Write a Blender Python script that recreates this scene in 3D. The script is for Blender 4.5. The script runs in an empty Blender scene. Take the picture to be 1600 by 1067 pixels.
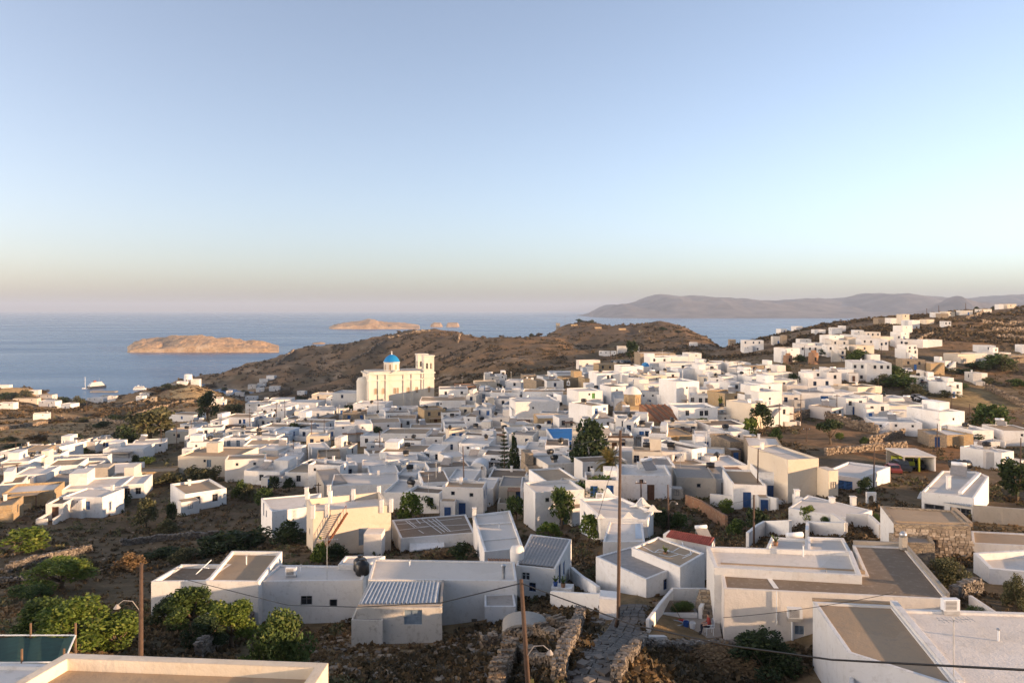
import bpy, math, random
import numpy as np

random.seed(7)
SC = bpy.context.scene
COL = SC.collection
R = math.radians

# ------------------------------------------------------------------ camera
F = 1155.6           # focal length in photo pixels (26 mm on 36 mm, 1600 px wide)
EYE = 110.0          # eye height above the sea
HZ = 484.0           # eye-level row of the photo
cam_d = bpy.data.cameras.new('camera')
cam_d.lens = 26.0; cam_d.sensor_width = 36.0
cam_d.shift_y = -(533.5 - HZ) / 1600.0
cam_d.clip_start = 0.5; cam_d.clip_end = 200000.0
cam = bpy.data.objects.new('camera', cam_d)
cam.location = (0, 0, EYE); cam.rotation_euler = (R(90), 0, 0)
COL.objects.link(cam); SC.camera = cam

# ------------------------------------------------------------------ light
SUN_AZ = 108.0       # clockwise from the viewing direction: from the right, a little behind
SUN_EL = 8.0
w = bpy.data.worlds.new('World'); SC.world = w; w.use_nodes = True
nt = w.node_tree
bg = nt.nodes['Background']
sky = nt.nodes.new('ShaderNodeTexSky'); sky.sky_type = 'NISHITA'; sky.sun_disc = False
sky.sun_elevation = R(SUN_EL); sky.sun_rotation = R(-SUN_AZ)
sky.altitude = 100; sky.air_density = 0.7; sky.dust_density = 2.0; sky.ozone_density = 1.5
tint = nt.nodes.new('ShaderNodeMix'); tint.data_type = 'RGBA'; tint.blend_type = 'MULTIPLY'; tint.inputs[0].default_value = 1.0
tint.inputs[7].default_value = (1.14, 1.02, 0.985, 1)      # the camera's white balance, even over the whole sky
nt.links.new(sky.outputs[0], tint.inputs[6]); pale = nt.nodes.new('ShaderNodeHueSaturation'); pale.inputs['Saturation'].default_value = 0.80; nt.links.new(tint.outputs[2], pale.inputs['Color']); nt.links.new(pale.outputs[0], bg.inputs[0]); bg.inputs[1].default_value = 0.148
sd = bpy.data.lights.new('sun', 'SUN'); sd.energy = 5.0; sd.angle = R(0.55); sd.color = (1.0, 0.66, 0.39)
sun = bpy.data.objects.new('sun', sd); COL.objects.link(sun)
az, el = R(SUN_AZ), R(SUN_EL)
SUNV = (math.sin(az) * math.cos(el), math.cos(az) * math.cos(el), math.sin(el))
from mathutils import Vector
sun.rotation_euler = Vector(SUNV).to_track_quat('Z', 'Y').to_euler()
SC.view_settings.view_transform = 'Standard'; SC.view_settings.look = 'None'
SC.view_settings.exposure = 1.33; SC.view_settings.gamma = 1.0
SC.render.engine = 'CYCLES'
SC.cycles.use_denoising = True
SC.cycles.max_bounces = 6; SC.cycles.volume_bounces = 0; SC.cycles.transparent_max_bounces = 8
SC.cycles.caustics_reflective = False; SC.cycles.caustics_refractive = False

# ------------------------------------------------------------------ materials
M = {}
def mat(name):
    m = bpy.data.materials.new(name); m.use_nodes = True
    n = m.node_tree.nodes; l = m.node_tree.links
    b = n['Principled BSDF']
    M[name] = m
    return m, n, l, b
def pos_node(n, l, scale=(1, 1, 1)):
    g = n.new('ShaderNodeNewGeometry'); mp = n.new('ShaderNodeMapping')
    mp.inputs['Scale'].default_value = scale
    l.new(g.outputs['Position'], mp.inputs['Vector'])
    return mp.outputs[0]
def noise(n, l, vec, scale, detail=4, rough=0.55):
    t = n.new('ShaderNodeTexNoise'); t.inputs['Scale'].default_value = scale
    t.inputs['Detail'].default_value = detail; t.inputs['Roughness'].default_value = rough
    l.new(vec, t.inputs['Vector']); return t.outputs[0]
def ramp(n, l, fac, stops):
    r = n.new('ShaderNodeValToRGB'); e = r.color_ramp.elements
    while len(e) < len(stops): e.new(0.5)
    for i, (p, c) in enumerate(stops):
        e[i].position = p; e[i].color = (*c, 1) if len(c) == 3 else c
    l.new(fac, r.inputs[0]); return r.outputs[0]
def mix(n, l, fac, a, b, mode='MIX'):
    x = n.new('ShaderNodeMix'); x.data_type = 'RGBA'; x.blend_type = mode
    for s, v in ((0, fac), (6, a), (7, b)):
        if isinstance(v, (int, float)): x.inputs[s].default_value = v
        elif isinstance(v, tuple): x.inputs[s].default_value = (*v, 1)
        else: l.new(v, x.inputs[s])
    return x.outputs[2]
def bump(n, l, h, strength, dist, b):
    bp = n.new('ShaderNodeBump'); bp.inputs['Strength'].default_value = strength
    bp.inputs['Distance'].default_value = dist
    l.new(h, bp.inputs['Height']); l.new(bp.outputs[0], b.inputs['Normal'])
def m_plaster(name, base, stain, amt=0.5, rough=0.85):
    m, n, l, b = mat(name)
    v = pos_node(n, l)
    big = noise(n, l, v, 0.35, 3); fine = noise(n, l, v, 2.6, 5, 0.65)
    vs = pos_node(n, l, (0.9, 0.9, 0.22)); st = noise(n, l, vs, 1.0, 6, 0.75)
    f = ramp(n, l, st, [(0.54, (0, 0, 0)), (0.85, (amt * 0.7,) * 3)])
    f2 = ramp(n, l, fine, [(0.54, (0, 0, 0)), (0.66, (amt * 0.55,) * 3)])
    ff = mix(n, l, 1.0, f, f2, 'ADD')
    oi = n.new('ShaderNodeObjectInfo')
    hs = n.new('ShaderNodeHueSaturation')
    rr = n.new('ShaderNodeMapRange'); l.new(oi.outputs['Random'], rr.inputs[0])
    rr.inputs[3].default_value = 0.80; rr.inputs[4].default_value = 1.05
    l.new(rr.outputs[0], hs.inputs['Value'])
    hs.inputs['Color'].default_value = (*base, 1)
    c0 = mix(n, l, ramp(n, l, big, [(0.35, (0, 0, 0)), (0.7, (0.6,) * 3)]), hs.outputs[0], tuple(x * y for x, y in zip(base, (0.9, 0.87, 0.82))))
    vc = n.new('ShaderNodeTexVoronoi'); vc.inputs['Scale'].default_value = 0.33; l.new(v, vc.inputs['Vector'])
    sc_ = n.new('ShaderNodeSeparateColor'); l.new(vc.outputs['Color'], sc_.inputs[0])
    c0 = mix(n, l, 1.0, c0, ramp(n, l, sc_.outputs[0], [(0.0, (0.90, 0.89, 0.87)), (1.0, (1.0, 1.0, 1.0))]), 'MULTIPLY')
    l.new(mix(n, l, ff, c0, stain), b.inputs['Base Color'])
    b.inputs['Roughness'].default_value = rough
    b.inputs['Specular IOR Level'].default_value = 0.2
    bp = n.new('ShaderNodeBump'); bp.inputs['Strength'].default_value = 0.6; bp.inputs['Distance'].default_value = 0.09
    l.new(mix(n, l, 0.3, noise(n, l, v, 1.1, 4), noise(n, l, v, 9, 3)), bp.inputs['Height'])
    bv = n.new('ShaderNodeBevel'); bv.samples = 3; bv.inputs['Radius'].default_value = 0.07
    l.new(bv.outputs[0], bp.inputs['Normal']); l.new(bp.outputs[0], b.inputs['Normal'])
    return m
m_plaster('white', (0.75, 0.74, 0.725), (0.42, 0.385, 0.34), 0.62)
m_plaster('whiteb', (0.72, 0.72, 0.72), (0.40, 0.375, 0.34), 0.7)
m_plaster('cream', (0.68, 0.60, 0.49), (0.45, 0.35, 0.24), 0.5)
m_plaster('church_cream', (0.64, 0.60, 0.53), (0.62, 0.52, 0.38), 0.3)
m_plaster('pink', (0.70, 0.655, 0.61), (0.46, 0.40, 0.34), 0.5)
m_plaster('paleblue', (0.55, 0.64, 0.74), (0.5, 0.5, 0.5), 0.3)
m_plaster('concrete', (0.36, 0.33, 0.29), (0.22, 0.20, 0.18), 0.7)
m_plaster('deck_tan', (0.40, 0.305, 0.21), (0.26, 0.21, 0.16), 0.95, 0.95)
m_plaster('deck_grey', (0.34, 0.31, 0.28), (0.22, 0.20, 0.18), 0.95, 0.95)
m_plaster('deck_dark', (0.22, 0.17, 0.125), (0.33, 0.27, 0.21), 0.8, 0.95)
m_plaster('deck_white', (0.66, 0.62, 0.575), (0.48, 0.44, 0.38), 0.95, 0.95)
m_plaster('oldwhite', (0.70, 0.66, 0.60), (0.33, 0.28, 0.22), 0.95)
m_plaster('blueroof', (0.05, 0.25, 0.55), (0.12, 0.32, 0.58), 0.5)
m_plaster('domeblue', (0.015, 0.22, 0.52), (0.03, 0.27, 0.55), 0.4, 0.5)

def m_stone(name, c1, c2, c3, mortar, scale=2.6):
    m, n, l, b = mat(name)
    v = pos_node(n, l, (1, 1, 1.7))
    vo = n.new('ShaderNodeTexVoronoi'); vo.inputs['Scale'].default_value = scale; l.new(v, vo.inputs['Vector'])
    ve = n.new('ShaderNodeTexVoronoi'); ve.feature = 'DISTANCE_TO_EDGE'; ve.inputs['Scale'].default_value = scale; l.new(v, ve.inputs['Vector'])
    sep = n.new('ShaderNodeSeparateColor'); l.new(vo.outputs['Color'], sep.inputs[0])
    cc = ramp(n, l, sep.outputs[0], [(0.0, c1), (0.5, c2), (1.0, c3)])
    fine = noise(n, l, v, 6, 5, 0.7)
    cc = mix(n, l, ramp(n, l, fine, [(0.3, (0, 0, 0)), (0.8, (0.6,) * 3)]), cc, tuple(x * 0.6 for x in c2))
    e = ramp(n, l, ve.outputs['Distance'], [(0.02, (0, 0, 0)), (0.09, (1, 1, 1))])
    l.new(mix(n, l, e, mortar, cc), b.inputs['Base Color'])
    b.inputs['Roughness'].default_value = 0.95; b.inputs['Specular IOR Level'].default_value = 0.15
    bump(n, l, mix(n, l, 0.35, e, fine), 0.8, 0.08, b)
m_stone('stone', (0.26, 0.21, 0.16), (0.36, 0.29, 0.21), (0.42, 0.33, 0.22), (0.20, 0.165, 0.13))
m_stone('stone_ochre', (0.36, 0.25, 0.13), (0.46, 0.33, 0.18), (0.40, 0.32, 0.22), (0.33, 0.26, 0.18), 2.2)
m_stone('stone_red', (0.30, 0.15, 0.09), (0.34, 0.19, 0.11), (0.38, 0.25, 0.16), (0.24, 0.16, 0.11), 2.6)

def m_simple(name, col, rough=0.6, metal=0.0, var=0.25, scale=3.0, spec=0.4):
    m, n, l, b = mat(name)
    f = noise(n, l, pos_node(n, l), scale, 4)
    c = ramp(n, l, f, [(0.3, tuple(x * (1 - var) for x in col)), (0.75, tuple(min(1, x * (1 + var)) for x in col))])
    l.new(c, b.inputs['Base Color']); b.inputs['Roughness'].default_value = rough
    b.inputs['Metallic'].default_value = metal; b.inputs['Specular IOR Level'].default_value = spec
    return m
m_simple('blue', (0.035, 0.13, 0.36), 0.55)
m_simple('navy', (0.02, 0.06, 0.17), 0.55)
m_simple('teal', (0.03, 0.30, 0.34), 0.55)
m_simple('greyblue', (0.22, 0.28, 0.34), 0.6)
m_simple('green_paint', (0.10, 0.32, 0.06), 0.55)
m_simple('brown', (0.10, 0.045, 0.025), 0.6)
m_simple('frame_white', (0.7, 0.7, 0.68), 0.5, var=0.08)
m_simple('frame_dark', (0.10, 0.10, 0.11), 0.5)
m_simple('pane', (0.018, 0.022, 0.028), 0.08, var=0.3, spec=0.6)
m_simple('pole_wood', (0.075, 0.045, 0.03), 0.85, scale=8)
m_simple('black_plastic', (0.012, 0.012, 0.013), 0.4)
m_simple('rust', (0.20, 0.07, 0.03), 0.8, scale=8)
m_simple('metal', (0.45, 0.46, 0.47), 0.45, 0.7)
m_simple('galv', (0.42, 0.45, 0.48), 0.5, 0.4, 0.2)
m_simple('steel_grey', (0.27, 0.25, 0.235), 0.6, 0.1, 0.15)
m_simple('terracotta', (0.25, 0.135, 0.075), 0.85, var=0.35)
m_simple('redtile', (0.25, 0.065, 0.05), 0.8, var=0.25)
m_simple('paint_line', (0.72, 0.70, 0.66), 0.8, var=0.12)
m_simple('tyre', (0.015, 0.015, 0.016), 0.8)
m_simple('glass', (0.02, 0.025, 0.03), 0.06, spec=0.7)
m_simple('car_silver', (0.42, 0.43, 0.45), 0.3, 0.4, 0.05)
m_simple('car_dark', (0.03, 0.035, 0.045), 0.3, 0.2, 0.05)
m_simple('car_white', (0.72, 0.72, 0.72), 0.3, 0.0, 0.05)
m_simple('car_red', (0.22, 0.05, 0.04), 0.3, 0.0, 0.05)
m_simple('car_yellow', (0.30, 0.32, 0.03), 0.4, 0.0, 0.1)
m_simple('skin', (0.42, 0.25, 0.17), 0.6, var=0.1)
m_simple('cloth_navy', (0.015, 0.018, 0.03), 0.9)
m_simple('cloth_red', (0.22, 0.03, 0.025), 0.9)
m_simple('hair', (0.03, 0.022, 0.018), 0.8)
m_simple('plastic_white', (0.62, 0.64, 0.66), 0.5, var=0.05)
m_simple('plastic_blue', (0.02, 0.07, 0.25), 0.5)
m_simple('plastic_green', (0.03, 0.28, 0.10), 0.5)
m_simple('plastic_red', (0.45, 0.03, 0.03), 0.5)
m_simple('net_green', (0.012, 0.055, 0.042), 0.9)
m_simple('pool', (0.02, 0.16, 0.42), 0.15)
m_simple('mountain', (0.115, 0.105, 0.105), 0.95, var=0.45, scale=0.004)
m_simple('slab', (0.13, 0.115, 0.10), 0.9, var=0.4, scale=1.2)
m_simple('dead_wood', (0.16, 0.10, 0.06), 0.9)
m_simple('bark', (0.12, 0.085, 0.055), 0.95, scale=6)

def m_leaf(name, c1, c2, c3, trans=0.25):
    m, n, l, b = mat(name)
    g = n.new('ShaderNodeNewGeometry')
    c = ramp(n, l, g.outputs['Random Per Island'], [(0.0, c1), (0.55, c2), (1.0, c3)])
    l.new(c, b.inputs['Base Color']); b.inputs['Roughness'].default_value = 0.65
    b.inputs['Specular IOR Level'].default_value = 0.25
    t = n.new('ShaderNodeBsdfTranslucent'); l.new(c, t.inputs[0])
    ms = n.new('ShaderNodeMixShader'); ms.inputs[0].default_value = trans
    l.new(b.outputs[0], ms.inputs[1]); l.new(t.outputs[0], ms.inputs[2])
    l.new(ms.outputs[0], n['Material Output'].inputs[0])
m_leaf('leaf_dark', (0.018, 0.03, 0.012), (0.03, 0.05, 0.018), (0.055, 0.075, 0.025))
m_leaf('leaf_mid', (0.035, 0.06, 0.015), (0.06, 0.095, 0.022), (0.10, 0.13, 0.03))
m_leaf('leaf_fig', (0.06, 0.10, 0.015), (0.11, 0.155, 0.022), (0.17, 0.19, 0.04))
m_leaf('leaf_olive', (0.06, 0.065, 0.03), (0.10, 0.10, 0.045), (0.15, 0.13, 0.06))
m_leaf('leaf_pine', (0.015, 0.03, 0.012), (0.03, 0.05, 0.015), (0.055, 0.07, 0.02))
m_leaf('leaf_broom', (0.05, 0.085, 0.02), (0.085, 0.12, 0.03), (0.13, 0.15, 0.04))
m_leaf('leaf_dry', (0.14, 0.085, 0.04), (0.20, 0.125, 0.06), (0.28, 0.19, 0.09))
m_leaf('leaf_palm', (0.06, 0.07, 0.018), (0.12, 0.10, 0.03), (0.24, 0.16, 0.05))
m_leaf('leaf_bougain', (0.10, 0.006, 0.03), (0.16, 0.01, 0.045), (0.06, 0.05, 0.02))
m_leaf('leaf_scrub', (0.045, 0.035, 0.018), (0.085, 0.06, 0.03), (0.17, 0.11, 0.055))
m_leaf('rubble', (0.12, 0.09, 0.065), (0.20, 0.15, 0.105), (0.33, 0.25, 0.17), 0.0)
m_leaf('rubble_grey', (0.09, 0.075, 0.06), (0.15, 0.125, 0.10), (0.25, 0.21, 0.17), 0.0)
m_leaf('facing_stone', (0.22, 0.17, 0.12), (0.34, 0.27, 0.20), (0.52, 0.43, 0.33), 0.0)

# ground
m, n, l, b = mat('ground')
at = n.new('ShaderNodeVertexColor'); at.layer_name = 'Col'
v = pos_node(n, l)
f1 = noise(n, l, v, 0.5, 6, 0.7); f2 = noise(n, l, v, 3.0, 5, 0.7); f3 = noise(n, l, v, 0.06, 6, 0.7)
c = mix(n, l, ramp(n, l, f1, [(0.40, (0, 0, 0)), (0.62, (0.6,) * 3)]), at.outputs[0], (0.055, 0.047, 0.024))
c = mix(n, l, ramp(n, l, f2, [(0.55, (0, 0, 0)), (0.75, (0.55,) * 3)]), c, (0.27, 0.215, 0.15))
c = mix(n, l, ramp(n, l, f3, [(0.45, (0, 0, 0)), (0.6, (0.45,) * 3)]), c, (0.075, 0.055, 0.032))
l.new(c, b.inputs['Base Color']); b.inputs['Roughness'].default_value = 0.98; b.inputs['Specular IOR Level'].default_value = 0.1
bump(n, l, mix(n, l, 0.5, f1, f2), 1.0, 0.35, b)
# rock islet
m, n, l, b = mat('rock')
v = pos_node(n, l)
f1 = noise(n, l, v, 0.02, 8, 0.7); f2 = noise(n, l, v, 0.15, 6, 0.7)
c = ramp(n, l, f1, [(0.3, (0.26, 0.15, 0.085)), (0.5, (0.44, 0.30, 0.18)), (0.7, (0.58, 0.47, 0.35))])
c = mix(n, l, ramp(n, l, f2, [(0.5, (0, 0, 0)), (0.7, (0.6,) * 3)]), c, (0.10, 0.07, 0.04))
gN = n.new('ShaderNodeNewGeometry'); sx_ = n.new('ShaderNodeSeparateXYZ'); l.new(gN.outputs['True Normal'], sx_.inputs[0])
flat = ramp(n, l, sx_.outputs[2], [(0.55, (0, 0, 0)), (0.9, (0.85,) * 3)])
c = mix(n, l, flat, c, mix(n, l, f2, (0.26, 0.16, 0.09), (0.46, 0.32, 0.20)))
l.new(c, b.inputs['Base Color']); b.inputs['Roughness'].default_value = 0.95
bump(n, l, f2, 1.0, 4.0, b)
# sea
m, n, l, b = mat('sea')
v = pos_node(n, l); vs = pos_node(n, l, (0.25, 1, 1))
b.inputs['Base Color'].default_value = (0.022, 0.095, 0.21, 1); b.inputs['Specular IOR Level'].default_value = 0.28
big = noise(n, l, vs, 0.004, 5, 0.6)
l.new(ramp(n, l, big, [(0.35, (0.22,) * 3), (0.65, (0.32,) * 3)]), b.inputs['Roughness'])
b.inputs['IOR'].default_value = 1.33
wv = mix(n, l, 0.5, noise(n, l, vs, 0.12, 4, 0.6), noise(n, l, v, 0.6, 3))
bump(n, l, wv, 0.4, 0.8, b)

# ------------------------------------------------------------------ mesh helpers
class MB:
    def __init__(s): s.v = []; s.f = []; s.mi = []; s.cur = 0
    def quad(s, a, b_, c_, d):
        k = len(s.v); s.v += [a, b_, c_, d]; s.f.append((k, k + 1, k + 2, k + 3)); s.mi.append(s.cur)
    def poly(s, pts):
        k = len(s.v); s.v += list(pts); s.f.append(tuple(range(k, k + len(pts)))); s.mi.append(s.cur)
    def box(s, x0, x1, y0, y1, z0, z1):
        k = len(s.v)
        s.v += [(x0, y0, z0), (x1, y0, z0), (x1, y1, z0), (x0, y1, z0), (x0, y0, z1), (x1, y0, z1), (x1, y1, z1), (x0, y1, z1)]
        for q in ((0, 3, 2, 1), (4, 5, 6, 7), (0, 1, 5, 4), (1, 2, 6, 5), (2, 3, 7, 6), (3, 0, 4, 7)):
            s.f.append(tuple(k + i for i in q)); s.mi.append(s.cur)
    def tube(s, pts, rad, n=6, cap=True):
        pts = [Vector(p) for p in pts]; rs = rad if isinstance(rad, (list, tuple)) else [rad] * len(pts)
        k = len(s.v)
        for i, p in enumerate(pts):
            t = (pts[min(i + 1, len(pts) - 1)] - pts[max(i - 1, 0)])
            if t.length < 1e-9: t = Vector((0, 0, 1))
            t.normalize()
            a = t.cross(Vector((0.13, 0.97, 0.2)) if abs(t.z) > 0.9 else Vector((0, 0, 1))).normalized(); b2 = t.cross(a)
            for j in range(n):
                g = 2 * math.pi * j / n
                s.v.append(tuple(p + (a * math.cos(g) + b2 * math.sin(g)) * rs[i]))
        for i in range(len(pts) - 1):
            for j in range(n):
                j2 = (j + 1) % n
                s.f.append((k + i * n + j, k + i * n + j2, k + (i + 1) * n + j2, k + (i + 1) * n + j)); s.mi.append(s.cur)
        if cap:
            s.f.append(tuple(k + j for j in range(n))[::-1]); s.mi.append(s.cur)
            s.f.append(tuple(k + (len(pts) - 1) * n + j for j in range(n))); s.mi.append(s.cur)
    def lathe(s, prof, n=20, c=(0, 0, 0)):
        k = len(s.v)
        for (r_, z) in prof:
            for j in range(n):
                g = 2 * math.pi * j / n; s.v.append((c[0] + r_ * math.cos(g), c[1] + r_ * math.sin(g), c[2] + z))
        for i in range(len(prof) - 1):
            for j in range(n):
                j2 = (j + 1) % n
                s.f.append((k + i * n + j, k + i * n + j2, k + (i + 1) * n + j2, k + (i + 1) * n + j)); s.mi.append(s.cur)
    def rock(s, c, sx, sy, sz, rnd, rz=0):
        k = len(s.v)
        base = [(-1, -1, -1), (1, -1, -1), (1, 1, -1), (-1, 1, -1), (-1, -1, 1), (1, -1, 1), (1, 1, 1), (-1, 1, 1)]
        cr, sr = math.cos(rz), math.sin(rz)
        for p in base:
            x = p[0] * sx * rnd.uniform(0.6, 1.0); y = p[1] * sy * rnd.uniform(0.6, 1.0); z = p[2] * sz * rnd.uniform(0.6, 1.0)
            s.v.append((c[0] + x * cr - y * sr, c[1] + x * sr + y * cr, c[2] + z))
        for q in ((0, 3, 2, 1), (4, 5, 6, 7), (0, 1, 5, 4), (1, 2, 6, 5), (2, 3, 7, 6), (3, 0, 4, 7)):
            s.f.append(tuple(k + i for i in q)); s.mi.append(s.cur)
    def mesh(s, name, mats, smooth=False):
        me = bpy.data.meshes.new(name)
        me.from_pydata(s.v, [], s.f)
        if isinstance(mats, str): mats = [mats]
        for q in mats: me.materials.append(M[q])
        if len(mats) > 1: me.polygons.foreach_set('material_index', s.mi)
        if smooth: me.polygons.foreach_set('use_smooth', [True] * len(s.f))
        me.update()
        return me
    def build(s, name, mats, parent=None, smooth=False):
        return link(name, s.mesh(name, mats, smooth), parent)
def link(name, me, parent=None, loc=None, rz=None, scale=None):
    o = bpy.data.objects.new(name, me); COL.objects.link(o)
    if parent is not None: o.parent = parent
    if loc is not None: o.location = loc
    if rz is not None: o.rotation_euler = (0, 0, rz)
    if scale is not None: o.scale = scale
    return o
PEND = []      # (object, look, category, group, px, py): labels are finished at the end
def tag(o, label, cat, group=None, kind=None):
    if label: o['label'] = label
    if cat: o['category'] = cat
    if group: o['group'] = group
    if kind: o['kind'] = kind
    return o
def pend(o, look, cat, group, p):
    PEND.append((o, look, cat, group, *topix(p)))
def empty(name, loc, rz=0):
    return link(name, None, None, loc, rz)

# ------------------------------------------------------------------ pixels and ground
def topix(p):
    return (800 + p[0] / p[1] * F, HZ + (EYE - p[2]) / p[1] * F)
def at(px, py, d): return Vector(((px - 800) / F * d, d, EYE - (py - HZ) / F * d))
def onz(px, py, z):
    d = (EYE - z) * F / (py - HZ); return Vector(((px - 800) / F * d, d, z))

def hash2(ix, iy, seed):
    h = (ix.astype(np.int64) * 374761393 + iy.astype(np.int64) * 668265263 + seed * 1274126177) & 0xffffffff
    h = ((h ^ (h >> 13)) * 1274126177) & 0xffffffff
    return ((h ^ (h >> 16)) & 0xffff) / 65535.0
def vnoise(x, y, seed=0):
    ix = np.floor(x); iy = np.floor(y); fx = x - ix; fy = y - iy
    fx = fx * fx * (3 - 2 * fx); fy = fy * fy * (3 - 2 * fy)
    a = hash2(ix, iy, seed); b_ = hash2(ix + 1, iy, seed); c_ = hash2(ix, iy + 1, seed); d = hash2(ix + 1, iy + 1, seed)
    return (a * (1 - fx) + b_ * fx) * (1 - fy) + (c_ * (1 - fx) + d * fx) * fy
def fbm(x, y, scale, seed=0, octv=4):
    t = 0; am = 0.5; tot = 0
    for i in range(octv):
        t = t + am * vnoise(x * scale * 2 ** i, y * scale * 2 ** i, seed + i * 17); tot += am; am *= 0.5
    return t / tot - 0.5

GP = []   # ground control points: photo column, depth, photo row of the ground (or z with the tag)
def gy(px, *pairs):
    for d, y in pairs: GP.append(((px - 800) / F * d, d, EYE - (y - HZ) / F * d))
def gz(px, *pairs):
    for d, z in pairs: GP.append(((px - 800) / F * d, d, z))
gy(0, (35, 1060), (50, 985), (70, 925), (90, 870), (110, 822), (135, 777), (165, 738), (200, 711), (250, 688), (330, 669), (430, 656), (560, 645), (700, 632), (830, 606)); gz(0, (20, 93.5), (900, 4), (960, -9), (1300, -9))
gy(150, (35, 1060), (50, 990), (70, 925), (90, 872), (110, 828), (135, 783), (165, 742), (200, 713), (250, 689), (330, 670), (430, 656), (560, 645), (700, 636), (820, 627)); gz(150, (20, 93.5), (890, -1), (950, -8), (1300, -9))
gy(300, (35, 1065), (50, 1000), (62, 955), (80, 900), (100, 848), (115, 810), (140, 766), (170, 730), (210, 700), (260, 675), (340, 655), (450, 645), (600, 630), (720, 612), (800, 600)); gz(300, (20, 93.5), (870, 14), (930, 5), (1010, -2), (1180, -2), (1300, -9))
gz(380, (600, 30), (720, 16), (830, 6), (930, -1), (1020, 3), (1100, 14), (1200, 20), (1300, -4))
gy(450, (35, 1070), (50, 1010), (62, 957), (85, 864), (115, 805), (140, 762), (165, 732), (200, 697), (240, 668), (290, 645), (350, 635)); gz(450, (20, 93.5), (450, 50), (600, 26), (780, 6), (930, 5), (1050, 16), (1180, 36), (1260, 38), (1450, -6))
gy(600, (35, 1085), (50, 1003), (65, 942), (85, 866), (115, 798), (140, 757), (165, 727), (200, 692), (240, 662), (270, 643)); gz(600, (20, 93.5), (320, 71), (420, 60), (600, 36), (800, 22), (950, 26), (1100, 49), (1250, 67), (1500, -6))
gy(700, (35, 1080), (50, 1003), (57, 962), (85, 862), (115, 795), (150, 737), (200, 684), (250, 646), (300, 620)); gz(700, (400, 66), (600, 52), (850, 53), (1050, 67), (1230, 76), (1500, -6))
gy(800, (35, 1060), (50, 985), (60, 938), (85, 855), (115, 785), (150, 728), (200, 670), (250, 632), (310, 605)); gz(800, (20, 94), (450, 68), (650, 60), (850, 71), (950, 74), (1100, 55), (1300, 32), (1550, -6))
gy(900, (35, 1035), (50, 965), (80, 855), (110, 775), (150, 712), (200, 655), (250, 622), (310, 595)); gz(900, (420, 76), (600, 66), (850, 65), (1100, 75), (1300, 85), (1500, 40), (1700, -6))
gy(1000, (33, 1060), (44, 1002), (50, 948), (80, 842), (110, 763), (150, 700), (200, 645), (250, 608), (320, 568)); gz(1000, (20, 94), (400, 84), (600, 72), (850, 74), (1100, 81), (1250, 84), (1450, 30), (1650, -6))
gz(1100, (30, 92)); gy(1100, (46, 1000), (55, 925), (80, 835), (110, 765), (150, 698), (200, 638), (250, 602), (320, 570)); gz(1100, (450, 80), (650, 74), (900, 76), (1100, 70), (1300, -6))
gz(1200, (30, 91.5)); gy(1200, (46, 1000), (60, 895), (80, 828), (110, 768), (150, 695), (200, 640), (260, 595), (340, 565)); gz(1200, (20, 94), (450, 84), (600, 87.5), (800, 50), (1000, -6))
gz(1300, (30, 91)); gy(1300, (46, 965), (58, 868), (80, 802), (105, 752), (140, 702), (160, 680), (200, 640), (250, 600), (300, 570), (400, 540), (600, 509)); gz(1300, (800, 70), (1000, -6))
gz(1400, (34, 90.5)); gy(1400, (60, 876), (85, 802), (115, 742), (160, 690), (225, 625), (270, 590), (320, 560), (450, 520), (600, 495)); gz(1400, (20, 93), (900, 75), (1150, -6))
gy(1500, (60, 872), (85, 802), (115, 742), (160, 692), (225, 628), (300, 578), (450, 509), (600, 487)); gz(1500, (30, 90.5), (900, 90), (1250, 0))
gy(1600, (45, 950), (62, 872), (88, 802), (120, 742), (165, 692), (230, 632), (300, 580), (380, 540), (480, 505), (600, 480)); gz(1600, (20, 92.5), (680, 109), (780, 106), (900, 98), (1300, 40)); gz(1500, (700, 106), (800, 98))
gy(950, (1250, 508)); gy(1050, (1250, 517)); gz(1850, (20, 92.5), (45, 90), (100, 87.5), (160, 85), (300, 92), (450, 108), (600, 112), (900, 108), (1300, 60))
gz(2600, (12, 98), (30, 93.5), (60, 89), (100, 85), (200, 85), (400, 100), (900, 100))
gz(5000, (10, 97.5), (25, 93), (50, 87), (100, 82))
gz(-300, (20, 92), (50, 84), (90, 76), (160, 67), (400, 40), (700, 14), (850, -6), (1200, -9))
gz(800, (8, 97)); gz(0, (8, 97)); gz(1600, (8, 96))
GP.append((60, -30, 88)); GP.append((200, -80, 80)); GP.append((500, -150, 76)); GP.append((12, -3, 97)); GP.append((25, 2, 94))
GP = np.array(GP)
TH0, TH1, NT = R(-75), R(118), 560
LR0, LR1, NR = math.log(6.0), math.log(1750.0), 420
def tl(x, y): return np.arctan2(x, y), np.log(np.hypot(x, y))
def tps(cp, q):
    ct, cl = tl(cp[:, 0], cp[:, 1]); P = np.stack([ct * 2.2, cl], 1)
    def ker(r2): return 0.5 * r2 * np.log(r2 + 1e-12)
    n_ = len(P); D = ((P[:, None] - P[None]) ** 2).sum(-1)
    A = np.zeros((n_ + 3, n_ + 3)); A[:n_, :n_] = ker(D) + np.eye(n_) * 2e-4
    A[:n_, n_] = 1; A[:n_, n_ + 1:] = P; A[n_, :n_] = 1; A[n_ + 1:, :n_] = P.T
    w_ = np.linalg.solve(A, np.concatenate([cp[:, 2], [0, 0, 0]]))
    out = np.zeros(len(q))
    for i in range(0, len(q), 20000):
        qq = q[i:i + 20000]; d2 = ((qq[:, None] - P[None]) ** 2).sum(-1)
        out[i:i + 20000] = ker(d2) @ w_[:n_] + w_[n_] + qq @ w_[n_ + 1:]
    return out
_th = np.linspace(TH0, TH1, NT); _lr = np.linspace(LR0, LR1, NR)
TT, LL = np.meshgrid(_th, _lr, indexing='ij')
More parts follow.
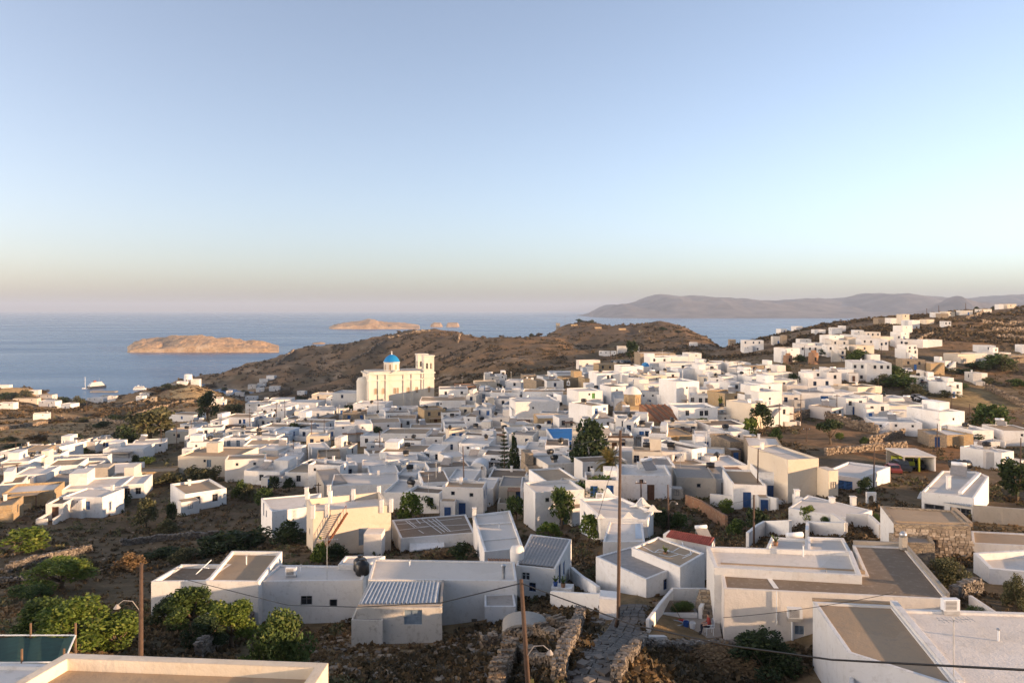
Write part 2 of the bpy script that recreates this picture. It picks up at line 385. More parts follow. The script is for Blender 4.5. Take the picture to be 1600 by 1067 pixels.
GX = np.exp(LL) * np.sin(TT); GYY = np.exp(LL) * np.cos(TT)
ct_, cl_ = np.meshgrid(_th[::5], _lr[::5], indexing='ij')
coarse = tps(GP, np.stack([ct_.ravel() * 2.2, cl_.ravel()], 1)).reshape(ct_.shape)
def bil(grid, t0, t1, l0, l1, t, l_):
    a = np.clip((t - t0) / (t1 - t0), 0, 0.999999) * (grid.shape[0] - 1); b_ = np.clip((l_ - l0) / (l1 - l0), 0, 0.999999) * (grid.shape[1] - 1)
    i = np.floor(a).astype(int); j = np.floor(b_).astype(int); fa = a - i; fb = b_ - j
    return (grid[i, j] * (1 - fa) + grid[i + 1, j] * fa) * (1 - fb) + (grid[i, j + 1] * (1 - fa) + grid[i + 1, j + 1] * fa) * fb
GZ = bil(coarse, TH0, _th[::5][-1], LR0, _lr[::5][-1], TT, LL)
far = np.clip((np.hypot(GX, GYY) - 300) / 400, 0, 1)
GZ = GZ + fbm(GX, GYY, 0.11, 3) * 0.9 * (1 - far) + far * np.where(TT > R(13), 0.3, 1.0) * (fbm(GX, GYY, 0.012, 5, 6) * 18 + np.abs(fbm(GX, GYY, 0.035, 9, 5)) * 12 - np.abs(fbm(GX, GYY, 0.011, 71, 4)) * 26 + 2)
# terraces on the right hillside
ter = np.clip((TT - R(27)) / R(5), 0, 1) * np.clip((np.hypot(GX, GYY) - 300) / 60, 0, 1) * np.clip((700 - np.hypot(GX, GYY)) / 80, 0, 1)
st = 3.2; tz = np.floor(GZ / st) * st + st * np.clip((GZ / st - np.floor(GZ / st)) * 4 - 3, 0, 1)
GZ = GZ * (1 - ter) + tz * ter
GZ = np.maximum(GZ, -9)
def G(x, y):
    t, l_ = tl(np.asarray(x, float), np.asarray(y, float))
    return bil(GZ, TH0, TH1, LR0, LR1, t, l_)
_ds = np.exp(np.linspace(math.log(8), math.log(1700), 1400))
def hit(px, py, h=0.0, dmin=8, dmax=1700):
    a = (px - 800) / F; k = (py - HZ) / F
    dif = EYE - k * _ds - (G(a * _ds, _ds) + h)
    rng = (_ds >= dmin) & (_ds <= dmax)
    ab = np.where((dif > 0) & rng)[0]; lo = ab[0] if len(ab) else 0
    ok = np.where((dif <= 0) & rng & (np.arange(len(_ds)) > lo))[0]
    if len(ok) == 0: i = int(np.argmin(np.where((_ds >= dmin) & (_ds <= dmax), np.abs(dif), 1e9)))
    else: i = ok[0]
    d = _ds[i]
    if i > 0 and len(ok) and dif[i - 1] > 0:
        t = dif[i - 1] / (dif[i - 1] - dif[i]); d = _ds[i - 1] + t * (_ds[i] - _ds[i - 1])
    return Vector((a * d, d, float(G(a * d, d))))
FOOT = []    # footprints (x, y, r) kept clear of scrub
# ------------------------------------------------------------------ terrain sheet
def inpoly(px, py, poly):
    c = np.zeros(px.shape, bool); j = len(poly) - 1
    for i in range(len(poly)):
        xi, yi = poly[i]; xj, yj = poly[j]
        t = ((yi > py) != (yj > py)) & (px < (xj - xi) * (py - yi) / (yj - yi + 1e-9) + xi)
        c ^= t; j = i
    return c
yy = np.where(GYY > 1, GYY, 1)
PX = 800 + GX / yy * F; PY = HZ + (EYE - GZ) / yy * F; DD = np.where(GYY > 1, GYY, 0)
n1 = fbm(GX, GYY, 0.02, 11) + 0.5; n2 = fbm(GX, GYY, 0.09, 23) + 0.5
def lerp(a, b_, t): return a + (b_ - a) * np.clip(t, 0, 1)[..., None]
soil = np.array([0.165, 0.118, 0.076]); grass = np.array([0.31, 0.215, 0.115]); red = np.array([0.20, 0.115, 0.065]); scrub = np.array([0.085, 0.068, 0.038])
CC = lerp(np.broadcast_to(soil, GX.shape + (3,)), grass, (n1 - 0.42) * 4)
CC = lerp(CC, scrub, (n2 - 0.5) * 4)
farm = np.clip((DD - 320) / 150, 0, 1)
hr = lerp(np.broadcast_to(np.array([0.24, 0.145, 0.078]), GX.shape + (3,)), scrub, (fbm(GX, GYY, 0.012, 31, 6) + 0.05) * 6)
hr = lerp(hr, np.array([0.33, 0.24, 0.16]), (fbm(GX, GYY, 0.05, 47, 5) - 0.06) * 9)
CC = CC * (1 - farm[..., None]) + hr * farm[..., None]
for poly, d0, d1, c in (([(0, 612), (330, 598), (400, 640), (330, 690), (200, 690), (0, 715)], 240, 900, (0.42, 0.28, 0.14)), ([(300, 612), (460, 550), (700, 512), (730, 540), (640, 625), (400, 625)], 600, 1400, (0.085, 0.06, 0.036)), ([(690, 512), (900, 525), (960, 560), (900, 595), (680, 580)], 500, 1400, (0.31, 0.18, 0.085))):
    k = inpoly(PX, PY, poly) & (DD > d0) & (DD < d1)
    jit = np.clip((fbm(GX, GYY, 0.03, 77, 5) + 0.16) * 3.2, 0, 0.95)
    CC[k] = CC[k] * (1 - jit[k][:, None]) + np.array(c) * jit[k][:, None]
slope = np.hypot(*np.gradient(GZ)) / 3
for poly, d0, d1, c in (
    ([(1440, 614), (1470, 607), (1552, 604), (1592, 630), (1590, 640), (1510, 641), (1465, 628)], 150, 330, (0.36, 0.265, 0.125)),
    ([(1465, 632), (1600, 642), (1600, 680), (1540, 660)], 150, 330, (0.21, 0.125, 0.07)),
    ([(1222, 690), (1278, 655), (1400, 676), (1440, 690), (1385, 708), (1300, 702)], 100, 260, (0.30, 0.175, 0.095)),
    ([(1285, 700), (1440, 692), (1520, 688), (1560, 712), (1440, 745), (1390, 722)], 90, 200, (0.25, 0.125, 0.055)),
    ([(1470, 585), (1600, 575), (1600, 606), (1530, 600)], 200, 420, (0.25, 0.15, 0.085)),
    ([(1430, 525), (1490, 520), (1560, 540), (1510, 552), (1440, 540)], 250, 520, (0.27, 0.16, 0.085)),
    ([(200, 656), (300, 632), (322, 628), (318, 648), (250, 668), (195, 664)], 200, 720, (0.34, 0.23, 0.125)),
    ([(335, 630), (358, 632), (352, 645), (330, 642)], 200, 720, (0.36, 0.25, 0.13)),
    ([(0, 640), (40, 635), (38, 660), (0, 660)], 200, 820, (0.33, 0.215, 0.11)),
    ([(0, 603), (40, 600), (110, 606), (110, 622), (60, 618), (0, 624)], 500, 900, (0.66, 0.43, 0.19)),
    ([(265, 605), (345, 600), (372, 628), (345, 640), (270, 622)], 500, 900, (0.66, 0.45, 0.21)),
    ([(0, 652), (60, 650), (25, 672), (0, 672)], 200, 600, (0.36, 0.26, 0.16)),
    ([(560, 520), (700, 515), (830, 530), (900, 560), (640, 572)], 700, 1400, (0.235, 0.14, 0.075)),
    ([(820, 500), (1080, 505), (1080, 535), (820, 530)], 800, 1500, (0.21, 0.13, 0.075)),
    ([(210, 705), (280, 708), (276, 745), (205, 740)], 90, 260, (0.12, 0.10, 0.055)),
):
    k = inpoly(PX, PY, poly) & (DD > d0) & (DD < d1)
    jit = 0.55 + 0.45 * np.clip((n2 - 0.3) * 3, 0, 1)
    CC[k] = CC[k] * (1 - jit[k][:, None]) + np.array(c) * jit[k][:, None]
shore = np.clip(1 - GZ / 5, 0, 1) * (DD > 500)
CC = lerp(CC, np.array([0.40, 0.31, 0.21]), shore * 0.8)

verts = np.stack([GX, GYY, GZ], -1).reshape(-1, 3)
idx = np.arange(NT * NR).reshape(NT, NR)
faces = np.stack([idx[:-1, :-1], idx[:-1, 1:], idx[1:, 1:], idx[1:, :-1]], -1).reshape(-1, 4)[:, ::-1]
keep = (GZ.reshape(-1)[faces] > -8.5).any(1); faces = faces[keep]
me = bpy.data.meshes.new('terrain')
me.vertices.add(len(verts)); me.vertices.foreach_set('co', verts.ravel())
me.loops.add(faces.size); me.loops.foreach_set('vertex_index', faces.ravel().astype(np.int32))
me.polygons.add(len(faces)); me.polygons.foreach_set('loop_start', np.arange(0, faces.size, 4, dtype=np.int32))
me.update(calc_edges=True); me.validate()
ca = me.color_attributes.new('Col', 'FLOAT_COLOR', 'POINT')
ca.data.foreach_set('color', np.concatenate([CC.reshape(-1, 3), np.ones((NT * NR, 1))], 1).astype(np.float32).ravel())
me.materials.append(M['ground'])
me.polygons.foreach_set('use_smooth', [True] * len(me.polygons))
if me.polygons[0].normal.z < 0: me.flip_normals()
tag(link('terrain', me), None, None, kind='structure')

# ------------------------------------------------------------------ sea
mb = MB(); S = 42000.0
mb.quad((-S, -3000, 0), (S, -3000, 0), (S, S, 0), (-S, S, 0))
tag(mb.build('sea', 'sea'), None, None, kind='structure')

# ------------------------------------------------------------------ islets and far mountains
def heightmass(name, prof, d_front, d_back, material, rough, seed, sub=140, rows=26, cut=0.9):
    """A land mass whose skyline runs through the given photo rows; a closed hill from shore to shore."""
    xs = np.linspace(prof[0][0], prof[-1][0], sub); ys = np.interp(xs, [p[0] for p in prof], [p[1] for p in prof])
    mb = MB(); t = np.linspace(0, 1, rows)
    if name == 'mountain_range': ys = ys + fbm(xs, xs * 0 + seed, 0.05, seed, 5) * 3.5
    top = d_front + (d_back - d_front) * 0.45
    X = np.zeros((sub, rows)); Y = X.copy(); Z = X.copy()
    for j in range(rows):
        d = d_front + (d_back - d_front) * t[j]
        k = math.sin(math.pi * t[j]) ** 0.3 if name != 'mountain_range' else math.sin(math.pi * min(1, t[j] / 0.9)) ** 0.9
        zt = EYE - (ys - HZ) / F * top
        env = np.clip(np.minimum(xs - xs[0], xs[-1] - xs) / (0.06 * (xs[-1] - xs[0])), 0, 1) if name != 'mountain_range' else np.ones(sub)
        X[:, j] = (xs - 800) / F * (d if name != 'mountain_range' else top); Y[:, j] = d
        z = zt * k
        z = z + rough * (fbm(X[:, j], Y[:, j], (3.0 if name == 'mountain_range' else 8.0) / (d_back - d_front), seed, 6)) * 2 * (k > 0) * np.minimum(1, k * 1.5) * env
        Z[:, j] = np.where(env > 0, z, 0) - 3 * (1 - min(1, k * 8))
    Z[0] = -4; Z[-1] = -4 if name != 'mountain_range' else Z[-1]
    k = 0
    for i in range(sub):
        for j in range(rows): mb.v.append((X[i, j], Y[i, j], Z[i, j]))
    for i in range(sub - 1):
        for j in range(rows - 1):
            mb.f.append((i * rows + j, (i + 1) * rows + j, (i + 1) * rows + j + 1, i * rows + j + 1)); mb.mi.append(0)
    return tag(mb.build(name, material, smooth=False), None, None, kind='structure')
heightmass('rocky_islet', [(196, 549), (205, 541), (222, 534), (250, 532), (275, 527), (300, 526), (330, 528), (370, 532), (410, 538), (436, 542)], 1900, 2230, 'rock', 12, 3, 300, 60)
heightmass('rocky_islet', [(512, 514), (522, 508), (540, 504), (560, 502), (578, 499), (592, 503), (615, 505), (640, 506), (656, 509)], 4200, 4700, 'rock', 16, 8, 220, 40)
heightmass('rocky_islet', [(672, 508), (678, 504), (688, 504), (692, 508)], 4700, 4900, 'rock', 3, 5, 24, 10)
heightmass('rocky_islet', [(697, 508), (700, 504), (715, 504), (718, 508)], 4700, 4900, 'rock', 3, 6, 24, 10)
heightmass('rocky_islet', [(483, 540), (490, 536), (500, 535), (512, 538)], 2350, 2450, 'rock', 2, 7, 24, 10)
heightmass('mountain_range', [(918, 490), (935, 484), (950, 477), (975, 473), (990, 471), (1005, 467), (1020, 461), (1040, 460), (1060, 463), (1085, 460), (1100, 459), (1120, 462), (1150, 460), (1180, 464), (1210, 468), (1240, 469), (1270, 471), (1300, 472), (1330, 469), (1350, 465), (1380, 464), (1410, 467), (1440, 467), (1462, 469), (1470, 467), (1484, 471), (1530, 471), (1560, 468), (1600, 461), (1700, 455), (1900, 450), (2100, 452)], 9600, 14500, 'mountain', 190, 12, 520, 90)
heightmass('mountain_range', [(1455, 484), (1470, 477), (1483, 468), (1494, 464), (1505, 468), (1520, 473), (1560, 473), (1640, 476), (1750, 484)], 7800, 8900, 'mountain', 60, 21, 160, 34)

# ------------------------------------------------------------------ haze
m = bpy.data.materials.new('haze'); m.use_nodes = True
n = m.node_tree.nodes; l = m.node_tree.links
n.remove(n['Principled BSDF'])
pv = n.new('ShaderNodeVolumePrincipled'); pv.inputs['Color'].default_value = (0.46, 0.56, 0.74, 1)
pv.inputs['Density'].default_value = HAZE_DENS if 'HAZE_DENS' in globals() else 5.0e-5
pv.inputs['Anisotropy'].default_value = 0.0
l.new(pv.outputs[0], n['Material Output'].inputs['Volume'])
M['haze'] = m
mb = MB(); mb.box(-S - 50, S + 50, -3050, S + 50, -12, 470)
tag(mb.build('haze', 'haze'), None, None, kind='stuff')
DEBUG = 0
# ------------------------------------------------------------------ unit openings shared by all houses
def unit_window(style, colour):
    mb = MB()
    if style == 'shutter':
        for x0, x1 in ((-0.5, -0.01), (0.01, 0.5)):
            for a, b_ in ((x0, x0 + 0.07), (x1 - 0.07, x1)): mb.box(a, b_, -0.05, 0, 0, 1)
            for k in range(7): mb.box(x0 + 0.07, x1 - 0.07, -0.035, 0, k / 7 + 0.02, k / 7 + 0.10)
    elif style == 'casement':
        for a, b_ in ((-0.5, -0.42), (0.42, 0.5), (-0.035, 0.035)): mb.box(a, b_, -0.05, 0, 0, 1)
        for a, b_ in ((0, 0.06), (0.94, 1), (0.62, 0.66)): mb.box(-0.5, 0.5, -0.045, 0, a, b_)
    elif style == 'door':
        for a, b_ in ((-0.5, -0.4), (0.4, 0.5), (-0.06, 0.06)): mb.box(a, b_, -0.06, 0, 0, 1)
        for a, b_ in ((0, 0.1), (0.93, 1), (0.48, 0.55)): mb.box(-0.5, 0.5, -0.055, 0, a, b_)
        mb.box(-0.4, 0.4, -0.03, -0.01, 0.1, 0.93)
    else:
        for a, b_ in ((-0.5, -0.36), (0.36, 0.5)): mb.box(a, b_, -0.04, 0, 0, 1)
        for a, b_ in ((0, 0.14), (0.86, 1)): mb.box(-0.5, 0.5, -0.035, 0, a, b_)
    return mb.mesh('window_' + style, colour)
_pm = MB(); _pm.quad((-0.48, -0.012, 0.02), (0.48, -0.012, 0.02), (0.48, -0.012, 0.98), (-0.48, -0.012, 0.98)); PANE = _pm.mesh('pane', 'pane')
_u = {}
def umesh(style, colour):
    k = (style, colour)
    if k not in _u: _u[k] = unit_window(style, colour)
    return _u[k]
# opening kinds: name, style, colour, width, height
OP = {'b': ('window', 'shutter', 'blue', 0.95, 1.35), 'n': ('window', 'casement', 'navy', 0.95, 1.3), 'k': ('window', 'casement', 'frame_dark', 0.9, 1.2),
      'w': ('window', 'casement', 'frame_white', 1.1, 1.2), 'o': ('window', 'vent', 'frame_dark', 0.55, 0.55), 't': ('window', 'shutter', 'teal', 1.0, 1.5),
      'g': ('window', 'shutter', 'greyblue', 1.0, 1.6), 'v': ('window', 'shutter', 'green_paint', 0.9, 1.5), 'd': ('door', 'door', 'navy', 1.0, 2.15), 'D': ('door', 'door', 'brown', 1.0, 2.1),
      'e': ('door', 'door', 'blue', 1.0, 2.15), 'W': ('window', 'shutter', 'blue', 2.0, 1.5), 'G': ('door', 'door', 'greyblue', 1.3, 2.2), 'h': ('window', 'casement', 'frame_dark', 1.0, 1.9)}

def offset_poly(P, t):
    n_ = len(P); out = []
    for i in range(n_):
        p0, p1, p2 = Vector(P[i - 1]), Vector(P[i]), Vector(P[(i + 1) % n_])
        e1 = (p1 - p0).normalized(); e2 = (p2 - p1).normalized()
        n1_ = Vector((-e1.y, e1.x)); n2_ = Vector((-e2.y, e2.x))
        b_ = n1_ + n2_; k = max(0.35, 1 + n1_.dot(n2_))
        out.append(tuple(p1 + b_ / k * t))
    return out
def wall_panel(mb, a, b_, z0, z1, ops, rv=0.16):
    """One wall from a to b (outside on the right hand), with real recessed openings (u0,u1,v0,v1)."""
    a = Vector(a); b_ = Vector(b_); L = (b_ - a).length; u = (b_ - a) / L; nin = Vector((-u.y, u.x))
    us = sorted({0.0, L, *[o[0] for o in ops], *[o[1] for o in ops]}); vs = sorted({z0, z1, *[o[2] for o in ops], *[o[3] for o in ops]})
    def P(s, z, i=0): q = a + u * s + nin * i; return (q.x, q.y, z)
    for i in range(len(us) - 1):
        for j in range(len(vs) - 1):
            cu = (us[i] + us[i + 1]) / 2; cv = (vs[j] + vs[j + 1]) / 2
            if any(o[0] < cu < o[1] and o[2] < cv < o[3] for o in ops): continue
            mb.quad(P(us[i], vs[j]), P(us[i + 1], vs[j]), P(us[i + 1], vs[j + 1]), P(us[i], vs[j + 1]))
    for (u0, u1, v0, v1) in ops:
        mb.quad(P(u0, v0), P(u0, v0, rv), P(u0, v1, rv), P(u0, v1)); mb.quad(P(u1, v0, rv), P(u1, v0), P(u1, v1), P(u1, v1, rv))
        mb.quad(P(u0, v1), P(u0, v1, rv), P(u1, v1, rv), P(u1, v1)); mb.quad(P(u0, v0, rv), P(u0, v0), P(u1, v0), P(u1, v0, rv))
def prism(root, P, zb, zt, wallm, deckm, ops, par=0.32, thick=0.2, deck_tilt=0.0):
    """Walls with openings and parapet (one mesh), deck (one mesh), each opening a part with its pane."""
    n_ = len(P); mb = MB()
    area = sum(P[i][0] * P[(i + 1) % n_][1] - P[(i + 1) % n_][0] * P[i][1] for i in range(n_))
    if area < 0:
        P = P[::-1]
        ops = {(n_ - 2 - e) % n_: [(1 - o[0], *o[1:]) for o in L] for e, L in ops.items()}
    made = []
    for i in range(n_):
        a = Vector(P[i]); b_ = Vector(P[(i + 1) % n_]); L = (b_ - a).length; lst = []
        for (fu, zo, code, *sz) in ops.get(i, []):
            nm, style, colour, ww, hh = OP[code]
            if sz: ww, hh = sz
            c_ = fu * L; z0 = zo if zo >= 0 else 0
            if c_ - ww / 2 < 0.15 or c_ + ww / 2 > L - 0.15: continue
            if z0 + hh > zt - 0.12: hh = zt - 0.15 - z0
            if hh < 0.3 or any(not (c_ + ww / 2 < q[0] or c_ - ww / 2 > q[1] or z0 > q[3] or z0 + hh < q[2]) for q in lst): continue
            lst.append((c_ - ww / 2, c_ + ww / 2, z0, z0 + hh)); made.append((a, b_, c_, z0, ww, hh, nm, style, colour))
        wall_panel(mb, a, b_, zb, zt, lst)
    In = offset_poly(P, thick); zd = zt - par
    for i in range(n_):
        j = (i + 1) % n_
        mb.quad((*P[i], zt), (*P[j], zt), (*In[j], zt), (*In[i], zt))
        mb.quad((*In[j], zd - 0.1), (*In[i], zd - 0.1), (*In[i], zt), (*In[j], zt))
    wl = mb.build('wall', wallm, root)
    dk = MB(); dk.poly([(*q, zd) for q in In]); dk.build('roof', deckm, root)
    for (a, b_, c_, z0, ww, hh, nm, style, colour) in made:
        u = (b_ - a).normalized(); q = a + u * c_ + Vector((-u.y, u.x)) * 0.13
        o = link(nm, umesh(style, colour), root, (q.x, q.y, z0), math.atan2(u.y, u.x), (ww, 1, hh))
        link('pane', PANE, o)
    return wl

WALLM = {'w': 'white', 'x': 'whiteb', 'c': 'cream', 's': 'stone', 'y': 'stone_ochre', 'r': 'stone_red', 'k': 'concrete', 'p': 'pink', 'b': 'paleblue', 'o': 'oldwhite'}
DECKM = {'w': 'deck_white', 't': 'deck_tan', 'g': 'deck_grey', 'd': 'deck_dark', 'u': 'blueroof', 'm': 'steel_grey'}
WALLW = {'w': 'white', 'x': 'whitewashed', 'c': 'cream', 's': 'grey stone', 'y': 'ochre stone', 'r': 'reddish stone', 'k': 'bare concrete', 'p': 'pale pink', 'b': 'pale blue', 'o': 'weathered white'}
DECKW = {'w': 'white', 't': 'tan', 'g': 'grey', 'd': 'brown', 'u': 'blue', 'm': 'grey metal'}
CW = {'b': 'blue-shuttered', 'n': 'navy-framed', 'k': 'dark', 'w': 'white-framed', 'o': 'small square', 't': 'teal-shuttered', 'g': 'grey-shuttered', 'v': 'green-shuttered', 'W': 'wide blue-shuttered', 'h': 'tall dark'}
NUM = ['no', 'one', 'two', 'three', 'four', 'five', 'six', 'seven', 'eight', 'nine', 'ten', 'eleven', 'twelve']

# rooftop things
def water_tank(p, rz=0, s=1.0):
    r = empty('water_tank', p, rz); mb = MB()
    mb.tube([(-0.62, 0, 0.5), (-0.55, 0, 0.5), (0.55, 0, 0.5), (0.62, 0, 0.5)], [0.36, 0.44, 0.44, 0.36], 12); mb.build('barrel', 'black_plastic', r, True)
    mb = MB(); mb.box(-0.45, 0.45, -0.3, 0.3, -0.3, 0.14); mb.build('cradle', 'concrete', r)
    mb = MB(); mb.lathe([(0.14, 0.90), (0.14, 0.98), (0, 0.99)], 10); mb.build('lid', 'black_plastic', r)
    r.scale = (s, s, s); pend(r, 'black roof water tank', 'water tank', 'rooftop water tanks', p)
def solar_heater(p, rz=0, s=1.0):
    r = empty('solar_water_heater', p, rz); mb = MB()
    mb.poly([(-0.9, -0.9, 0.15), (0.9, -0.9, 0.15), (0.9, 0.6, 1.1), (-0.9, 0.6, 1.1)]); mb.poly([(-0.9, 0.65, 1.05), (0.9, 0.65, 1.05), (0.9, -0.85, 0.08), (-0.9, -0.85, 0.08)])
    mb.build('solar_panel', 'steel_grey', r)
    mb = MB(); mb.tube([(-0.85, 0.72, 1.3), (0.85, 0.72, 1.3)], 0.26, 12); mb.build('tank', 'plastic_white', r, True)
    for x in (-0.8, 0.8):
        mb = MB(); mb.tube([(x, 0.62, 1.1), (x, 0.62, -0.3), (x, 0.6, -0.1), (x, -0.85, 0.1)], 0.03, 4); mb.build('leg', 'metal', r)
    r.scale = (s, s, s)
    pend(r, 'tilted roof solar heater', 'solar heater', 'rooftop solar heaters', p)
def dish(p, rz=0):
    r = empty('satellite_dish', p, rz); mb = MB()
    mb.tube([(0, 0, -0.3), (0, 0, 0.6)], 0.025, 5); mb.build('mast', 'metal', r)
    mb = MB(); prof = [(0.0, 0.0), (0.2, 0.03), (0.38, 0.1)]; mb.lathe(prof, 12); d = mb.build('reflector', 'plastic_white', r, True)
    d.rotation_euler = (R(-65), 0, 0); d.location = (0, -0.05, 0.65)
    pend(r, 'pale roof satellite dish', 'satellite dish', 'rooftop satellite dishes', p)
def aerial(p, h=3.0, rz=0, label=None):
    r = empty('television_aerial', p, rz); mb = MB(); mb.tube([(0, 0, -0.3), (0, 0, h)], 0.025, 5); mb.build('mast', 'metal', r)
    mb = MB(); mb.tube([(-0.7, 0, h - 0.15), (0.9, 0, h - 0.15)], 0.018, 4)
    for k in range(8): mb.tube([(-0.6 + k * 0.2, -0.28, h - 0.15), (-0.6 + k * 0.2, 0.28, h - 0.15)], 0.012, 4)
    mb.build('antenna_rods', 'metal', r)
    if label: tag(r, label, 'aerial')
    else: pend(r, 'thin roof aerial', 'aerial', 'rooftop aerials', p)
def ac_unit(p, rz=0, label=None):
    r = empty('air_conditioner', p, rz); mb = MB(); mb.box(-0.42, 0.42, -0.17, 0.17, 0.05, 0.65); mb.build('casing', 'plastic_white', r)
    mb = MB(); mb.box(-0.42, 0.42, -0.15, -0.05, -0.15, 0.05); mb.box(-0.42, 0.42, 0.05, 0.15, -0.15, 0.05); mb.build('bracket', 'metal', r)
    mb = MB()
    for k in range(7): mb.box(-0.34, 0.24, -0.2, -0.172, 0.12 + k * 0.07, 0.15 + k * 0.07)
    mb.build('grille', 'frame_dark', r)
    if label: tag(r, label, 'air conditioner')
    else: pend(r, 'white roof air conditioner', 'air conditioner', 'rooftop air conditioners', p)
def chimney(root, x, y, z, h=0.9, s=0.42):
    mb = MB(); mb.box(x - s / 2, x + s / 2, y - s / 2, y + s / 2, z - 0.4, z + h); mb.box(x - s / 2 - 0.05, x + s / 2 + 0.05, y - s / 2 - 0.05, y + s / 2 + 0.05, z + h, z + h + 0.1)
    return mb.build('chimney', 'white', root)

def split_ops(tok, w, zt, z0, rnd):
    """'b3' -> evenly spread openings; tall houses take two rows."""
    code, cnt = tok[0], int(tok[1:] or 1)
    nm, st_, co, ww, hh = OP[code]; H = zt - z0
    rows = 2 if H > 5.4 and cnt >= 2 and nm == 'window' else 1
    out = []
    for r_ in range(rows):
        k = cnt // 2 + (cnt % 2 if r_ == 0 else 0) if rows == 2 else cnt
        for i in range(k):
            fu = (i + 0.5) / k + rnd.uniform(-0.12, 0.12) / k
            if nm == 'door': zz = z0 + 0.02
            elif rows == 2: zz = (zt - 2.0 if r_ == 0 else z0 + 1.0)
            else: zz = zt - 0.55 - hh - rnd.uniform(0.0, 0.25) if H > 2.6 else z0 + 0.8
            out.append((fu, zz, code))
    return out
def house(x0, x1, yt, h, yaw, dep, kind, ex, label=None, dmin=60, name='house', d=None):
    rnd = random.Random(int(x0 * 31 + yt * 7 + x1))
    xc = (x0 + x1) / 2
    if yt > 640: h = max(2.6, h * 0.78)
    if d: g = at(xc, yt, d); p = Vector((g.x, g.y, g.z - h))
    else: p = hit(xc, yt, h, dmin)
    dd = p.y; a = p.x / dd; yw = R(yaw)
    wd = (x1 - x0) * dd / F / max(0.3, math.cos(yw) - a * math.sin(yw)); wd = max(2.2, wd)
    root = empty(name, p, yw)
    j = lambda: rnd.uniform(-0.12, 0.12)
    P = [(-wd / 2 + j(), j()), (wd / 2 + j(), j()), (wd / 2 + j(), dep + j()), (-wd / 2 + j(), dep + j())]
    cy, sy = math.cos(yw), math.sin(yw)
    if not label and kind[0] in 'wx':
        u1 = rnd.random(); kind = ('o' if u1 < 0.12 else 'p' if u1 < 0.18 else 'c' if u1 < 0.22 else 's' if u1 < 0.26 else kind[0]) + kind[1]
    cs = [(p.x + q[0] * cy - q[1] * sy, p.y + q[0] * sy + q[1] * cy) for q in P]
    gm = min(float(G(*c_)) for c_ in cs) - p.z
    zb = min(-0.6, gm - 0.6)
    ops = {}; roofs = []
    toks = ex.split()
    if not toks: toks = [rnd.choice(['k2 e1', 'o2 d1', 'b2', 'k3', 'n2 D1', 'b1 o1', 'b2 e1', 'g2', 'k2']), rnd.choice(['ro1', 'rb2', 'rk2', 'ro2', 'rn1', 'rd1 rk1'])]; toks = ' '.join(toks).split()
    elif not label and rnd.random() < 0.75: toks = toks + rnd.choice(['rk1', 'ro2', 'rb1', 'rd1', 'lk1', 'lo2', 'e1', 'd1', 'D1', 'k1']).split()
    desc = []
    for t in toks:
        if t in ('tank', 'sol', 'chim', 'ant', 'dish', 'ac', 'box', 'x', 'rim', 'slope', 'gable'): roofs.append(t); continue
        e, ln = 0, wd
        if t[0] == 'r' and len(t) > 1: e, t, ln = 1, t[1:], dep
        elif t[0] == 'l' and len(t) > 1: e, t, ln = 3, t[1:], dep
        lst = split_ops(t, ln, h, 0.0, rnd)
        ops.setdefault(e, []).extend(lst)
        if t[0] in CW and e == 0 and not desc:
            c_ = int(t[1:] or 1); desc.append('%s %s window%s' % (NUM[min(c_, 12)], CW[t[0]], 's' if c_ > 1 else ''))
        elif t[0] in CW and not desc: desc.append('%s side window%s' % (CW[t[0]], 's' if int(t[1:] or 1) > 1 else ''))
    par = rnd.choice([0.15, 0.25, 0.3, 0.4])
    if kind[1] == 'w' and not label and rnd.random() < 0.4: kind = kind[0] + rnd.choice('ttgd')
    prism(root, P, zb, h, WALLM[kind[0]], DECKM[kind[1]], ops, par)
    rz_ = h - par
    W = lambda lx, ly, lz: (p.x + lx * cy - ly * sy, p.y + lx * sy + ly * cy, p.z + lz)
    for t in roofs:
        lx = rnd.uniform(-0.3, 0.3) * wd; ly = dep * rnd.uniform(0.35, 0.75)
        if t == 'tank': water_tank(W(lx, ly, rz_ + 0.3), rnd.uniform(0, 3))
        elif t == 'sol': solar_heater(W(lx, ly, rz_ + 0.3), rnd.uniform(-0.5, 0.5))
        elif t == 'dish': dish(W(lx, ly, rz_ + 0.3), rnd.uniform(-1, 1))
        elif t == 'ant': aerial(W(lx, ly, rz_ + 0.3), rnd.uniform(2, 3.2), rnd.uniform(0, 3))
        elif t == 'ac': ac_unit(W(lx, ly, rz_ + 0.16), yw)
        elif t == 'chim': chimney(root, lx, dep * 0.85, rz_)
        elif t == 'box':
            mb = MB(); bw = min(2.6, wd * 0.3); mb.box(lx - bw / 2, lx + bw / 2, dep * 0.5, dep * 0.5 + min(2.4, dep * 0.4), rz_ - 0.05, rz_ + 2.1); mb.build('stair_house', WALLM[kind[0]], root)
    if rnd.random() < 0.3 and 'chim' not in roofs and dd < 300: chimney(root, rnd.uniform(-0.35, 0.35) * wd, dep * 0.85, rz_)
    u0 = rnd.random()
    if not roofs and dd < 320:
        lx = rnd.uniform(-0.3, 0.3) * wd; ly = dep * rnd.uniform(0.35, 0.75)
        if u0 < 0.26: water_tank(W(lx, ly, rz_ + 0.3), rnd.uniform(0, 3))
        elif u0 < 0.42: solar_heater(W(lx, ly, rz_ + 0.3), rnd.uniform(-0.5, 0.5))
        elif u0 < 0.60: aerial(W(lx, ly, rz_ + 0.3), rnd.uniform(2, 3), rnd.uniform(0, 3))
        elif u0 < 0.68: ac_unit(W(lx, ly, rz_ + 0.16), yw)
